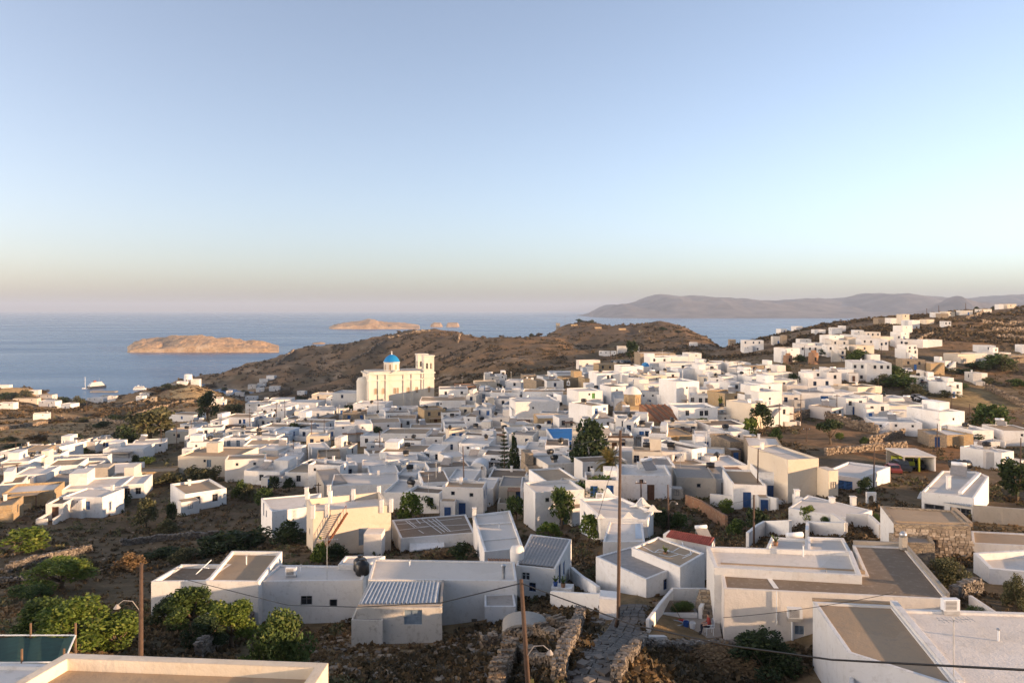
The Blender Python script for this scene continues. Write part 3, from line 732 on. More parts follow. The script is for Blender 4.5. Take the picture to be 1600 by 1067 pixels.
    # annexes, yard walls, outside stairs
    if dd < 330 and name == 'house':
        u2 = rnd.random(); wm = WALLM[kind[0]]
        if u2 < 0.30:
            aw = wd * rnd.uniform(0.3, 0.55); ah = h * rnd.uniform(0.55, 0.8); ax = rnd.choice([-1, 1]) * (wd / 2 - aw / 2 + rnd.uniform(0, 1.2)); ay = -rnd.uniform(1.2, 2.4)
            mb = MB(); mb.box(ax - aw / 2, ax + aw / 2, ay, 0.05, zb - 0.5, ah); an = mb.build('annex', wm, root)
            dk = MB(); dk.quad((ax - aw / 2 + 0.15, ay + 0.15, ah + 0.015), (ax + aw / 2 - 0.15, ay + 0.15, ah + 0.015), (ax + aw / 2 - 0.15, -0.02, ah + 0.015), (ax - aw / 2 + 0.15, -0.02, ah + 0.015)); dk.build('annex_roof', DECKM[rnd.choice('wtgt')], an)
            o = link(*(('door', umesh('door', rnd.choice(['navy', 'brown', 'blue'])), an, (ax, ay - 0.005, 0.0), 0, (0.9, 1, min(1.9, ah - 0.2))) if rnd.random() < 0.5 else ('window', umesh('casement', 'frame_dark'), an, (ax, ay - 0.005, ah * 0.45), 0, (0.7, 1, 0.8))))
        elif u2 < 0.45:
            mb = MB(); ns = int(h / 0.22); sx = rnd.choice([-1, 1]); x_ = sx * (wd / 2 - 0.2)
            for k in range(ns): mb.box(x_ - sx * k * 0.27 - 0.16, x_ - sx * k * 0.27 + 0.16, -1.0, 0.02, zb - 0.3, h * (k + 1) / ns - 0.2)
            mb.build('outside_stair', wm, root)
        elif u2 < 0.68:
            yl = rnd.uniform(2.2, 3.6); yh = rnd.uniform(0.9, 1.5); mb = MB(); zq = zb - 1.0
            mb.box(-wd / 2, -wd / 2 + 0.25, -yl, 0.05, zq, yh); mb2 = MB(); mb2.box(wd / 2 - 0.25, wd / 2, -yl, 0.05, zq, yh); mb2.build('courtyard_wall', wm, root); mb.box(-wd / 2 + 0.25, wd / 2 * rnd.uniform(0.2, 0.8), -yl + 0.003, -yl + 0.25, zq, yh - 0.004); mb.build('courtyard_wall', wm, root)
        if rnd.random() < 0.22:
            bw = min(3.0, wd * 0.4); bx = rnd.choice([-1, 1]) * (wd / 2 - bw / 2 - 0.02); mb = MB(); mb.box(bx - bw / 2, bx + bw / 2, dep * 0.45, dep - 0.03, rz_ - 0.1, h + rnd.uniform(0.8, 2.0)); mb.build('upper_room', wm, root)
        if rnd.random() < 0.15:
            mb = MB(); mb.box(-wd * 0.3, wd * 0.25, -2.2, -0.02, min(h - 0.25, 2.5), min(h - 0.18, 2.58)); pg = mb.build('porch_roof', rnd.choice(['deck_tan', 'deck_grey', 'terracotta', 'brown']), root)
            for k in (-0.28, 0.23): mb = MB(); mb.box(wd * k - 0.06, wd * k + 0.06, -2.15, -2.03, zb - 0.5, min(h - 0.26, 2.49)); mb.build('porch_post', 'brown', pg)
    c_ = W(0, dep / 2, 0); FOOT.append((c_[0], c_[1], max(wd, dep) * 0.6))
    if label: tag(root, label, 'house', 'houses of the village')
    else:
        sz = 'two-storey' if h > 5.2 else ('long low' if wd > 13 else ('small' if wd < 6 else 'flat-roofed'))
        look = '%s %s house%s' % (sz, WALLW[kind[0]], (' with ' + desc[0]) if desc else (' with %s deck' % DECKW[kind[1]]))
        pend(root, look, 'house', 'houses of the village', (p.x, p.y, p.z + h))
    return root, wd, dep, p
def block(name, poly, zr, kind, ops=None, par=0.3, label=None, thick=0.2, cat='house', hmin=0.6, group='houses of the village'):
    """A near house from the photo corners of its flat roof at height zr; walls go down to the ground."""
    W = [onz(x, y, zr) for x, y in poly]
    c_ = sum(W, Vector()) / len(W); gs = [float(G(q.x, q.y)) for q in W]; zb = min(gs) - hmin
    root = empty(name, (c_.x, c_.y, min(gs)))
    z0 = min(gs)
    P = [(q.x - c_.x, q.y - c_.y) for q in W]
    ops2 = {e: [(o[0], (zr - z0) + o[1], *o[2:]) for o in L] for e, L in (ops or {}).items()}   # o[1]: sill height relative to the roof
    prism(root, P, zb - z0, zr - z0, WALLM[kind[0]], DECKM[kind[1]], ops2, par, thick)
    rad = max((q - c_).length for q in W); FOOT.append((c_.x, c_.y, rad))
    if DEBUG: print('BLK %.1f (g %.1f..%.1f) d %.0f %s' % (zr - min(gs), min(gs), max(gs), c_.y, label))
    tag(root, label, cat, group)
    return root, W, z0
# ------------------------------------------------------------------ the village, house by house: x0 x1 roof-row height yaw depth kind | openings and roof items | own label
HOUSES = '''
-12 14 602 3.5 10 8 ww | x | long white house end on the clifftop at the far left
46 60 610 4 10 8 ww | o1
72 100 610 4.5 8 9 ww | k3
56 81 617 4 -5 8 ww | n2
20 58 623 3.2 8 8 ct | k2
-4 20 630 4.5 8 9 ww | k2
60 86 627 5 -8 9 ww | d1 k2 | white seaside house with navy door left of the small roadside house
91 101 624 4.5 -10 7 xg | o1
95 110 631 4 -12 8 xw | x
108 115 623 6 -20 5 xw | o1
109 133 607 4 5 9 ww | o2 | long white boat store on the shore below the sailing mast
136 161 622 5 -18 9 xw | n3 | white house with three navy windows beside the harbour
143 167 614 4.5 5 9 ww | o2
157 168 618 4 5 8 ww | o1
168 181 619 5 5 8 ww | k1
52 78 646 4 28 6 wt | chim o1 | small white roadside house with a tall chimney amid dry fields
218 234 614 4.5 5 8 ww | o2
235 242 621 4 10 6 ww | x
212 222 619 3.5 -10 7 xw | o1
319 332 617 6 10 9 ww | o2
330 346 622 5 12 9 ww | o2
345 352 625 4 10 7 ww | x
353 361 611 5 10 8 ww | o1
367 381 613 5 10 9 ww | o2
383 401 620 5 8 9 ww | k2
383 400 630 4.5 6 9 ww | o1
416 428 587 6 -12 8 xw | o1
405 418 592 6 10 8 ww | o2
387 400 601 6 8 9 ww | n2
402 415 599 6 10 8 ww | o1
420 437 604 6 10 8 ww | n2
400 412 606 5 10 7 ww | o1
464 476 611 5 -10 7 xw | k1
264 302 648 4 -14 9 wt | b1 rW1 | white house with big blue shutter standing alone above the dark tree
282 304 663 3.2 -14 7 xw | o1
302 328 667 3.6 -10 8 xw | g1 n1
328 346 657 6.4 -8 10 xg | n1 b1
346 393 652 6.4 -8 9 xt | b2 n1 | long two-storey white house with blue shutters left of pole
392 412 648 6 -6 9 xw | b2
348 402 677 3.6 -8 8 xw | o1
206 258 692 3.8 20 7 xw | o3 | long low white wall-like house with three tiny square windows
258 294 674 4.2 8 8 xw | o1 tank
0 22 705 3.4 -6 10 wg | k2 | white house with grey roof terrace at the far left edge
34 66 704 3.4 10 8 wt | o1
63 93 697 3.8 -12 8 xw | n1
85 120 694 3.4 5 8 ww | o1
118 148 690 3.8 -10 8 xg | b1
146 186 686 4.2 12 8 xg | n2 e1 | white house with blue door at the edge of the dark tree
160 224 701 4.2 6 8 xw | x
98 168 713 2.6 8 3 xg | x
0 46 721 3.6 12 8 ww | o1
40 70 716 3.2 15 6 ww | o2
62 94 710 3 12 6 ww | o1
71 123 727 4.2 16 8 wt | x | white house with tan roof and a pale blue wall panel
20 72 741 4.2 14 8 ww | n1
118 148 728 2.8 10 6 ww | x
0 36 755 3.4 26 8 wt | x
66 162 752 2.6 14 8 kg | x | long low concrete-roofed shed with dark open front
3 84 768 3 18 7 yw | x | ochre stone house with blue door at the left edge
112 205 742 3.6 14 12 ww | tank | long white house with wide white roof and black tank
96 190 762 3.4 14 9 ww | x
72 100 787 3.2 8 7 pw | D1
98 160 776 4.2 -4 6 xw | o1 b1 | round-topped white house front with small blue shutter
160 200 752 3.6 10 8 ww | n1
190 226 756 3.4 16 8 ww | k2 | white house with teal awning at the end of the long row
-20 20 790 2.2 20 6 yt | x
278 369 713 5.4 -4 11 ct | g1 o1 v1 box chim | two-storey cream house with a boxy white stair house on its roof
205 274 737 2.2 14 5 yt | x | low roofless stone shell beside the two-storey cream house
289 354 767 3.7 38 9 wt | k2 chim | white house with tan roof and two dark windows alone in dry field
400 421 629 4.6 -10 8 xg | k2
420 456 624 4.4 8 8 ww | x
402 447 636 5.2 -12 9 xw | o3
448 494 629 5 -8 9 xw | x
487 520 616 4.6 -6 9 ww | n2 chim
510 524 621 4 -5 7 xw | o1
519 572 614 6.4 -6 10 xw | n3 | tall white house with three navy windows left of the blue-domed church
469 520 642 5.2 -5 9 xw | g3 | pale house with stepped roof and three grey shuttered windows
440 470 655 4.4 -10 8 xw | o1
552 602 631 5.4 -8 9 xw | o1 tank
405 452 667 3.8 -8 8 xw | o1
425 452 673 3.6 -8 7 bw | n2
450 508 660 4 -10 8 xw | b2
496 514 652 4 -10 8 xg | n1
523 582 663 6.2 14 9 ww | o2 lg1 | large white house catching a bright patch of sunlight
538 566 648 4 -8 8 xw | n2
566 600 650 4.2 -10 8 xw | k1 tank
380 440 694 3.6 8 9 wt | x | white house with tan roof clutter and brick chimney
398 434 703 3.6 -8 8 pw | t1 k1 | white house with teal shutters below the brick chimney
430 462 700 3.4 8 8 xw | o1
488 516 700 4.6 22 8 ww | x
514 541 700 3.8 -10 7 ww | o1
495 533 714 4 14 9 st | n1 k1 | grey stone house with a tan roof and thin white cornice
445 498 738 3.4 -6 8 wt | k1 | white house with low tan gabled roof above two clipped shrubs
380 437 736 3.4 -8 8 ww | k1 | white yard house with tan pergola and arched opening
440 470 718 3.4 10 8 xw | o1
540 600 722 3.6 12 9 ww | x
566 604 730 3.4 12 8 ww | x
578 624 740 3.4 14 8 ww | o1 chim
517 624 757 3.6 10 9 ww | x chim | wide white-roofed house behind the stair house
600 656 769 3.4 -6 9 ww | o1 tank | low white house with rusty drum on its roof beside bushy tree
579 626 660 5.2 12 9 ww | o1
606 650 654 4.6 6 9 ww | k2
590 615 645 4.5 -8 8 xw | tank
610 640 642 4.2 -8 8 xg | o1
663 696 640 5 20 9 yt | k2 D1 | ochre stone house with tan roof and three brown openings
656 728 626 5.2 4 12 ww | g1 o1
686 731 608 6.2 6 10 wg | k4 | modern pale house with balconies right of the bell tower
690 720 655 3.6 -4 8 xw | o1
640 690 668 3.4 5 8 wt | o1
596 666 677 4 -4 9 wt | o1 ant | long white house with sunlit tan roof edge in the village middle
563 596 681 3.6 -8 8 ww | k2
664 692 682 3.8 -6 8 wt | o1
593 663 706 5 -5 9 wt | o1 b1 | white house with a square blue shutter and cluttered tan roof
662 690 704 4.6 -8 8 ww | k2 | white house with shaded porch beside the blue-shuttered house
690 716 690 4.2 -12 8 xw | n1
717 764 693 6 -8 9 xw | o2 | blank tall white house with parapet and two tiny windows
727 764 671 4 -6 8 xg | tank
724 744 651 4.6 -10 8 xw | o1
660 704 753 4 12 9 xd | k1 ln2 | white house with a dark flat roof left of small vaulted chapel
700 742 748 4 -6 8 xw | x
700 736 775 2.6 -6 6 xw | g1
620 650 742 3.4 -5 7 xw | b1
742 776 597 4.5 8 8 ct | o1 k1
712 744 603 5 8 9 rt | k2
758 780 588 5 6 8 ww | o1
776 792 586 5 8 8 ww | o1
790 814 595 4.6 -10 8 xw | k1
818 840 586 4.6 8 8 sg | x
838 856 594 6 30 9 st | o1 | grey stone house with sunlit end wall in front of rocky hill
855 881 595 6 8 9 ww | n1 o1
880 914 590 5.4 12 8 yd | o2 D1 | ochre stone ruin with brown doorway catching full sun
914 932 591 5.4 12 8 yt | D1
932 974 583 7 10 10 ww | w1 k1 o1 | tall sunlit white house with two dark openings beside ochre ruin
860 900 582 4 6 9 ww | x
870 914 584 3.8 6 8 wg | x
972 1000 583 6 10 9 ww | o1
766 813 613 4.4 -2 8 wt | x
773 803 623 5 -8 8 xw | k1
806 874 627 6.4 10 10 ww | o2 dish | big sunlit white house with two tiny windows and drooping shadow
816 882 612 4.6 -4 9 xw | x
862 876 620 5 8 8 ww | x
877 894 617 5.4 20 6 ww | o1
904 942 611 7 16 9 ww | v1 o1 | tall rounded white house with a single green shutter
880 906 612 6 -8 9 ww | x
742 768 638 5 -8 8 xw | b2 | white house with two bright blue shuttered windows
766 790 642 4.4 20 8 ww | x
766 796 652 4 -4 8 pw | o1
744 766 660 4 -8 8 xw | tank
728 744 617 5.4 -12 9 xw | n1
744 766 612 5 -8 9 xw | g1 k1
786 802 632 4.4 -10 8 xw | n1
797 840 652 4 -6 8 xt | o1
840 899 653 4.2 6 8 yw | e1 D1 n2 | ochre house with porch and blue door behind the blue-roofed chapel
800 850 640 4.6 6 8 ww | x
925 950 633 6.2 34 9 wt | b3 | white house with three blue shuttered windows in a row
793 828 675 4.4 6 8 ww | x | white house with shaded terrace beside the cypress
766 796 674 4 -6 7 xd | o1 tank
828 856 672 4.6 -10 8 xw | d1
852 890 696 4.8 -4 8 xd | k1 | white house block with dark flat roof left of round tree
820 852 700 4 -8 7 xw | k1
826 890 716 3.6 -4 8 xw | o1
857 906 724 3.8 18 8 ww | o1
857 908 752 4.8 16 9 wt | x | white house with tan roof and leaf-shadowed sunlit wall
826 858 730 3.6 10 7 wt | o1
780 850 760 3.4 -4 7 ww | x
763 820 746 3.4 -6 7 wd | x
812 846 762 3.6 -4 7 xw | o1
740 770 762 3.6 -6 7 xw | x
936 963 549 4.6 -8 9 xw | k4 | white arcaded house on the village's far edge
965 999 541 6 -4 9 ww | k2
905 938 563 3.6 14 5 xw | x
914 936 572 4 -8 8 xw | x
936 968 569 4 10 8 yt | k3 | low ochre stone house below a row of parked cars
971 1005 572 4.6 10 9 ww | tank
1000 1056 552 4.8 4 10 ww | n2
1016 1048 558 5 6 9 ww | D1 k2
1034 1076 557 4.6 6 9 ww | x
1076 1096 552 4.6 6 8 ww | o1
1040 1100 567 4 4 9 ww | x
981 1000 590 5.4 -10 8 ww | b1 d1
1000 1018 585 5 12 8 ct | o1
1008 1042 587 5 14 9 cw | o1
1006 1044 600 5 10 9 ww | D1 o1
1040 1062 582 4 4 8 ww | tank
1060 1092 576 4.4 6 9 xw | tank
955 978 604 5.4 18 8 wt | o1 | small white cube house with a bright sunlit face
960 990 622 4 -6 7 xw | x
1057 1092 596 7.4 16 10 ww | o2 g2 ant | tall white house with sun-facing wall and four scattered openings
1092 1118 588 5 -10 8 ww | g1
1094 1122 571 4.6 6 9 ww | o1
1098 1126 578 4.6 6 9 ww | tank
1098 1127 567 4 6 9 ww | o1
1120 1146 566 4 6 9 ww | tank
1140 1174 567 4.4 6 9 ww | x
1150 1172 577 4.2 6 8 xw | tank
1172 1200 571 4 6 9 xw | x
1196 1214 571 3.8 8 8 ww | x
1110 1130 590 5 -8 9 ww | o1
1128 1146 588 5.4 14 9 ww | x
1140 1162 598 5 10 8 ww | k1 b1
1092 1132 609 4.4 6 8 ww | k3 | white house with three dark doors in a sunny row
1152 1182 586 4.6 8 9 wd | o1
1170 1200 579 4.4 8 9 ww | o1
1174 1208 588 6 10 9 ww | k2
1200 1238 582 6 8 9 ww | o2
1188 1222 600 6 12 9 ww | o1 k1
1206 1246 594 6 10 9 ww | k1
1132 1164 614 6 18 8 yd | k1 D1 | reddish ochre stone house with brown door
1164 1187 616 6.0 18 7 ww | e1 | white upper house with bright blue door behind cream tower
1174 1196 630 6.0 28 8 cw | o1 k1 | tall cream tower-like house with sunlit right wall
1186 1222 612 7 12 9 ww | o2 | large dazzling white house right of the cream tower
1060 1122 637 4.6 4 9 ww | k2 d1 k1 | white house with columned portico and dark doorway
1118 1150 648 3.4 8 8 wt | o1
1107 1168 664 3.8 8 8 ww | x
1135 1172 674 3.8 10 8 ww | o1
1088 1150 684 3.8 -10 8 ww | b1 d2 | white house with navy doors and blue shutter beside stone end wall
1140 1168 690 4.4 8 9 sd | x
990 1016 668 5.2 -16 9 xt | b1 n2 | white house with blue windows on lane beside striped roof
973 991 658 6 -18 9 xw | n3
1014 1041 677 5 -14 9 xt | h3 | grey-white house with three tall dark windows on the lane
1040 1086 680 4 10 9 yt | x
1020 1080 706 5.2 -4 8 ww | o1
1081 1104 700 6 34 9 wd | g1 | white house with a brown roof and a sunlit right wall
1022 1054 727 4.4 -4 7 xw | o1
970 1050 742 4.4 -4 7 xw | D1 o1 | long low white house with brown door and one dark window
1056 1118 746 3.6 -8 9 kg | o1 | bare concrete blockhouse behind the dark dirt yard
1104 1168 727 3.6 4 8 ww | tank
1110 1150 748 3.4 -4 9 wg | tank
1146 1196 757 4 -8 9 wt | d1 k1 | white house with shaded porch of dark doors left of cream block
1168 1224 699 5.4 -14 11 sw | x | grey stone house with broad plastered parapet
1232 1281 717 6.6 12 10 cw | x | big plain cream house block with sunlit blank wall
1184 1234 738 5 -8 8 ww | d1 | white porch wing under flat grey canopy beside cream block
1216 1240 636 4 8 7 pw | x
1222 1252 617 4.2 -6 8 xw | n2
1252 1312 614 4.6 -5 9 xg | W1 d1 k1 | white house with wide blue shutter and door in the sun
1300 1334 613 4.2 -4 8 xw | x
1300 1318 637 3.2 28 7 pt | k2
1262 1293 580 4 -6 8 ww | k3
1262 1302 592 5 -4 9 ww | n2 | white house with navy windows over a shaded carport
1292 1315 582 6 -6 8 ww | k2
1300 1334 577 4 -5 8 xw | x
1228 1262 602 5 -4 8 pw | x
1312 1346 604 3.6 6 8 ct | x
1340 1378 604 4.4 16 8 cw | x
1322 1354 622 4.4 6 8 ww | k2
1345 1380 617 4.2 10 8 ww | x
1352 1390 631 4 6 8 ww | k2
1380 1420 634 3.8 6 8 ww | x
1390 1424 622 3.6 6 8 ww | tank
1362 1440 659 3.8 -14 8 ww | o3 | long white house with small windows under blue pool
1420 1450 632 4 10 8 ww | n1
1440 1468 644 6 -12 8 ww | G1
1467 1508 643 7.4 12 10 ww | o2 | tall white villa with a dazzling sunlit wall above stone house
1479 1521 679 3.4 12 8 yw | k1 | low ochre stone house with white roof below the villa
1451 1480 679 3.4 -12 7 sg | x
1520 1553 672 3.8 6 8 ww | tank
1568 1620 673 4.2 -6 9 xw | o1
1449 1472 589 4.4 12 8 ww | x
1435 1450 589 4 -12 8 xw | n1
1459 1480 596 4 -12 8 xw | n1
1480 1504 598 4.4 10 8 ww | k2
1520 1534 583 3.8 -10 7 xw | x
1532 1543 583 3.4 10 6 ww | x
1411 1446 562 4 -8 8 xw | k2
1444 1456 566 3.6 -10 7 xw | n1
1454 1476 567 4.4 12 8 yw | x
1476 1486 564 3.6 10 6 ww | x
1416 1434 545 5.4 6 8 ww | k2
1418 1432 539 7 6 7 ww | k3 | small white tower house with an open top floor on the hillside
1400 1418 531 4 -8 8 xw | n1
1416 1442 531 4 -6 8 xw | x
1440 1450 531 4 10 7 ww | x
1450 1472 531 3.6 8 8 ww | x
1400 1408 523 4 -12 6 xw | k1
1407 1421 519 4.4 12 8 ww | o1
1405 1412 510 4 -14 6 xw | k1
1410 1426 509 5 10 8 ww | o1
1425 1437 500 6 12 8 ww | x
1414 1427 501 5.6 -12 8 xw | x
1410 1421 491 6.5 8 6 cw | k1 | slim cream house with flat overhanging roof on the skyline
1448 1460 499 3 8 7 ct | x
1476 1486 502 3.8 -8 7 xw | k2
1458 1470 488 4 -10 7 xw | x
1480 1492 487 4 8 8 cw | x
1470 1482 490 4 -6 8 st | x
1502 1520 485 3.6 -6 8 xg | tank
1534 1550 483 3 4 8 ww | x
1560 1568 473 4 -6 6 ww | x | tiny white chapel on the ridge skyline
1574 1588 474 3.6 6 8 cw | k1
1528 1556 540 4 -16 8 xw | n1
1552 1560 543 4 20 7 ww | x
1497 1524 553 4 14 8 ct | x
1522 1542 552 4 8 8 ww | x
1597 1610 539 4 -10 7 xw | k1
1580 1612 555 3.4 6 8 sg | x
1555 1580 551 3.4 6 8 pt | x
1228 1249 544 6 14 9 ww | o1
1222 1234 549 5 -12 8 xw | x
1250 1268 530 5 -4 8 ww | o1
1244 1262 537 5 -8 8 ww | x
1262 1287 536 4.6 6 8 ww | o1
1250 1290 541 4.6 -8 8 xw | k4
1296 1319 524 6 10 9 ww | o1
1290 1300 530 5 -10 8 xw | o1
1298 1326 532 5 -8 8 xw | k2
1293 1326 540 5 -8 9 ww | k3
1310 1322 546 5 -10 8 ww | n1
1318 1332 523 4.6 -10 8 xw | x
1335 1350 516 5 -12 8 xw | o1
1352 1376 519 4.4 -6 8 ww | k3
1340 1362 524 4.4 -8 8 xw | x
1345 1386 530 4.4 -8 8 ww | k4
1376 1396 526 4.4 8 8 ct | x
1326 1338 527 4.4 -4 8 ct | x
1338 1366 540 4.4 8 8 ct | k1
1374 1388 533 4.4 -8 8 xw | n2
1360 1375 554 4 8 7 ww | x
1163 1176 541 4 -8 8 xw | o1
1160 1193 532 7 -10 10 xw | n5 | white house with many navy windows on dark ridge
1208 1222 526 5 -10 8 xw | x
1222 1230 524 6 -12 8 xw | x
1273 1290 515 3.2 -6 8 xw | x
1300 1316 512 4 -8 8 xw | x
1314 1322 509 4 -10 8 xw | x
1244 1254 510 3.4 6 8 ww | x
1220 1230 514 3.4 6 8 ww | x
1372 1392 497 4 -6 9 st | x
1392 1404 497 4 6 8 ww | x
1540 1568 706 3.8 -14 7 ww | x
1566 1583 706 3.8 30 7 ww | b1 | small white house with a blue shutter and a sloping canopy beside
1078 1090 535 4 -8 8 xw | x
1140 1150 517 5 -8 8 ww | x
'''
for ln in HOUSES.strip().split('\n'):
    pr = [q.strip() for q in ln.split('|')]; a = pr[0].split()
    far_ok = 60
    if float(a[2]) < 560 and float(a[0]) < 1100 and float(a[0]) > 850 and float(a[2]) < 540: far_ok = 700
    if float(a[0]) < 440 and float(a[2]) < 612: far_ok = 600
    if 1075 < float(a[0]) < 1160 and float(a[2]) < 545: far_ok = 480
    house(float(a[0]), float(a[1]), float(a[2]), float(a[3]), float(a[4]), float(a[5]), a[6], pr[1], pr[2] if len(pr) > 2 else None, far_ok)

for x0, x1, yt, lab in ((893, 903, 507, 'low tan ruin on the crest right of the hilltop hut'), (930, 940, 511, 'small tan ruin midway along the far hill crest'), (968, 978, 513, 'tan stone hut on the far hill right slope'), (1000, 1008, 516, 'tiny tan hut low on the far hill')):
    house(x0, x1, yt, 2.4, 10, 5, 'yt', 'x', lab, 800)
# ------------------------------------------------------------------ near houses, from the photo corners of their roofs (front-left, front-right, back-right, back-left)
def W2L(root, p): return (p[0] - root.location.x, p[1] - root.location.y, p[2] - root.location.z)
def strip(mb, pts, wid, z):
    """flat painted line, a sheet just above the deck"""
    for a, b_ in zip(pts[:-1], pts[1:]):
        a = Vector(a[:2]); b_ = Vector(b_[:2]); d = (b_ - a).normalized(); nn = Vector((-d.y, d.x)) * wid / 2
        mb.quad((*(a - nn), z), (*(b_ - nn), z), (*(b_ + nn), z), (*(a + nn), z))
def sheet_roof(root, corners, n, material, amp=0.05, name='roof_sheet', thick=0.04):
    """ribbed sheet over four corners (front-left, front-right, back-right, back-left), each rib running front to back"""
    fl, fr, br, bl = [Vector(c) for c in corners]; mb = MB(); prof = []
    for i in range(n):
        for t, h in ((0.0, 0), (0.16, amp), (0.42, amp), (0.58, 0)): prof.append(((i + t) / n, h))
    prof.append((1.0, 0))
    for (t0, h0), (t1, h1) in zip(prof[:-1], prof[1:]):
        a = fl.lerp(fr, t0) + Vector((0, 0, h0)); b_ = fl.lerp(fr, t1) + Vector((0, 0, h1)); c_ = bl.lerp(br, t1) + Vector((0, 0, h1)); d = bl.lerp(br, t0) + Vector((0, 0, h0))
        mb.quad(tuple(a), tuple(b_), tuple(c_), tuple(d))
    k = Vector((0, 0, -thick)); mb.quad(tuple(bl + k), tuple(br + k), tuple(fr + k), tuple(fl + k))
    return mb.build(name, material, root)
def kerb(root, pts, w_, h, material, name='kerb'):
    mb = MB()
    for a, b_ in zip(pts[:-1], pts[1:]):
        a = Vector(a); b_ = Vector(b_); d = (b_ - a); d.z = 0; d.normalize(); nn = Vector((-d.y, d.x, 0)) * w_ / 2; up = Vector((0, 0, h))
        q = [a - nn, b_ - nn, b_ + nn, a + nn]; t = [v + up for v in q]
        mb.quad(*[tuple(v) for v in t])
        for i in range(4): mb.quad(tuple(q[i]), tuple(q[(i + 1) % 4]), tuple(t[(i + 1) % 4]), tuple(t[i]))
    return mb.build(name, material, root)

# bottom-left roof, closest to the viewer
r, W, z0 = block('house', [(-90, 1130), (440, 1150), (513, 1035), (103, 1020)], 98.9, 'ct', {}, 0.38, 'close tan flat roof with a raised parapet in the bottom left corner', 0.34)
r, W, z0 = block('house', [(-260, 1100), (-5, 1120), (88, 1037), (-110, 1034)], 98.0, 'ww', {}, 0.12, 'white flat roof edge left of the closest tan roof')

# left long house with three roofs
r, W, z0 = block('house', [(236, 908), (322, 907), (362, 881), (283, 881)], 88.7, 'wd', {}, 0.3, 'low white house wing with a sunken dark roof near left pole')
mb = MB(); p = onz(310, 890, 88.9); p2 = onz(330, 896, 88.7)
for a, b_ in (((306, 897), (330, 884)), ((316, 886), (326, 897))):
    q, s_ = onz(*a, 88.75), onz(*b_, 88.75); s_.z += 0.5; mb.tube([W2L(r, q), W2L(r, s_)], 0.04, 5)
mb.build('loose_timber', 'frame_white', r)
r, W, z0 = block('house', [(322, 907), (404, 908), (441, 861), (362, 860)], 89.0, 'wt', {0: [(0.62, -2.1, 'o', 0.7, 0.6)]}, 0.3, 'low white house with a tan roof and white right parapet')
r, W, z0 = block('house', [(404, 908), (566, 906), (574, 884), (436, 882)], 88.6, 'ww', {0: [(0.46, -1.9, 'k', 0.9, 0.7), (0.72, -2.1, 'o', 0.6, 0.6)]}, 0.12, 'low white house with white roof and two black water tanks')
p = onz(455, 899, 88.6); ac_unit((p.x, p.y, 88.62), 0, 'white air conditioner box beside the left wall of low white roof')
for dx in (0, 1.0):
    p = onz(566 - dx * 3, 897 - dx * 6, 88.5); r2 = empty('water_tank', p); mb = MB(); mb.lathe([(0.5, 0), (0.56, 0.1), (0.56, 0.85), (0.42, 1.0), (0.22, 1.1), (0.22, 1.2), (0, 1.22)], 18); mb.build('barrel', 'black_plastic', r2, True)
    mb = MB(); mb.lathe([(0.24, 1.18), (0.24, 1.26), (0, 1.28)], 12); mb.build('lid', 'black_plastic', r2); tag(r2, ['large black upright water tank nearer the long pale roof', 'large black upright water tank behind its twin on low white roof'][int(dx)], 'water tank', 'upright black water tanks')
p = onz(511, 905, 88.6); aerial((p.x, p.y, 86.9), 5.0, 0.2, 'rusty television aerial rising in front of the rusty-stair house')
r, W, z0 = block('house', [(528, 882), (574, 882), (602, 868), (540, 868)], 88.9, 'ww', {}, 0.15, 'small white raised roof behind the black tanks')

# long pale roof and the corrugated shed
r, W, z0 = block('house', [(575, 905), (808, 907), (804, 877), (584, 873)], 90.0, 'ww', {}, 0.08, 'long pale roof with low rim behind the corrugated shed')
mb = MB(); p = onz(787, 903, 90); mb.lathe([(0.13, 0), (0.13, 0.9), (0.2, 0.92), (0.2, 1.0), (0, 1.05)], 12, W2L(r, p)); mb.build('flue', 'metal', r, True)
r, W, z0 = block('shed', [(557, 949), (691, 949), (691, 907), (578, 907)], 89.93, 'oo'.replace('oo', 'ow'), {0: [(0.66, -1.15, 'G', 1.2, 1.0)]}, 0.1, 'weathered shed with ribbed metal roof and grey shutter', 0.15, 'shed', group='sheds')
sheet_roof(r, [W2L(r, onz(562, 944, 90.02)), W2L(r, onz(683, 943, 90.02)), W2L(r, onz(688, 909, 90.05)), W2L(r, onz(581, 909, 90.05))], 19, 'galv', 0.09)
kerb(r, [W2L(r, onz(559, 947, 89.95)), W2L(r, onz(689, 946, 89.95)), W2L(r, onz(692, 908, 89.95))], 0.16, 0.12, 'deck_grey')
r, W, z0 = block('shed', [(549, 968), (598, 969), (601, 949), (557, 950)], 89.2, 'og', {}, 0.03, 'little lean-to block with a cement roof before corrugated shed', 0.1, 'shed', group='sheds')
r, W, z0 = block('shed', [(757, 947), (806, 947), (803, 927), (757, 929)], 89.0, 'xg', {}, 0.05, 'small white shed with grey cement top above the ruin', 0.15, 'shed', group='sheds')

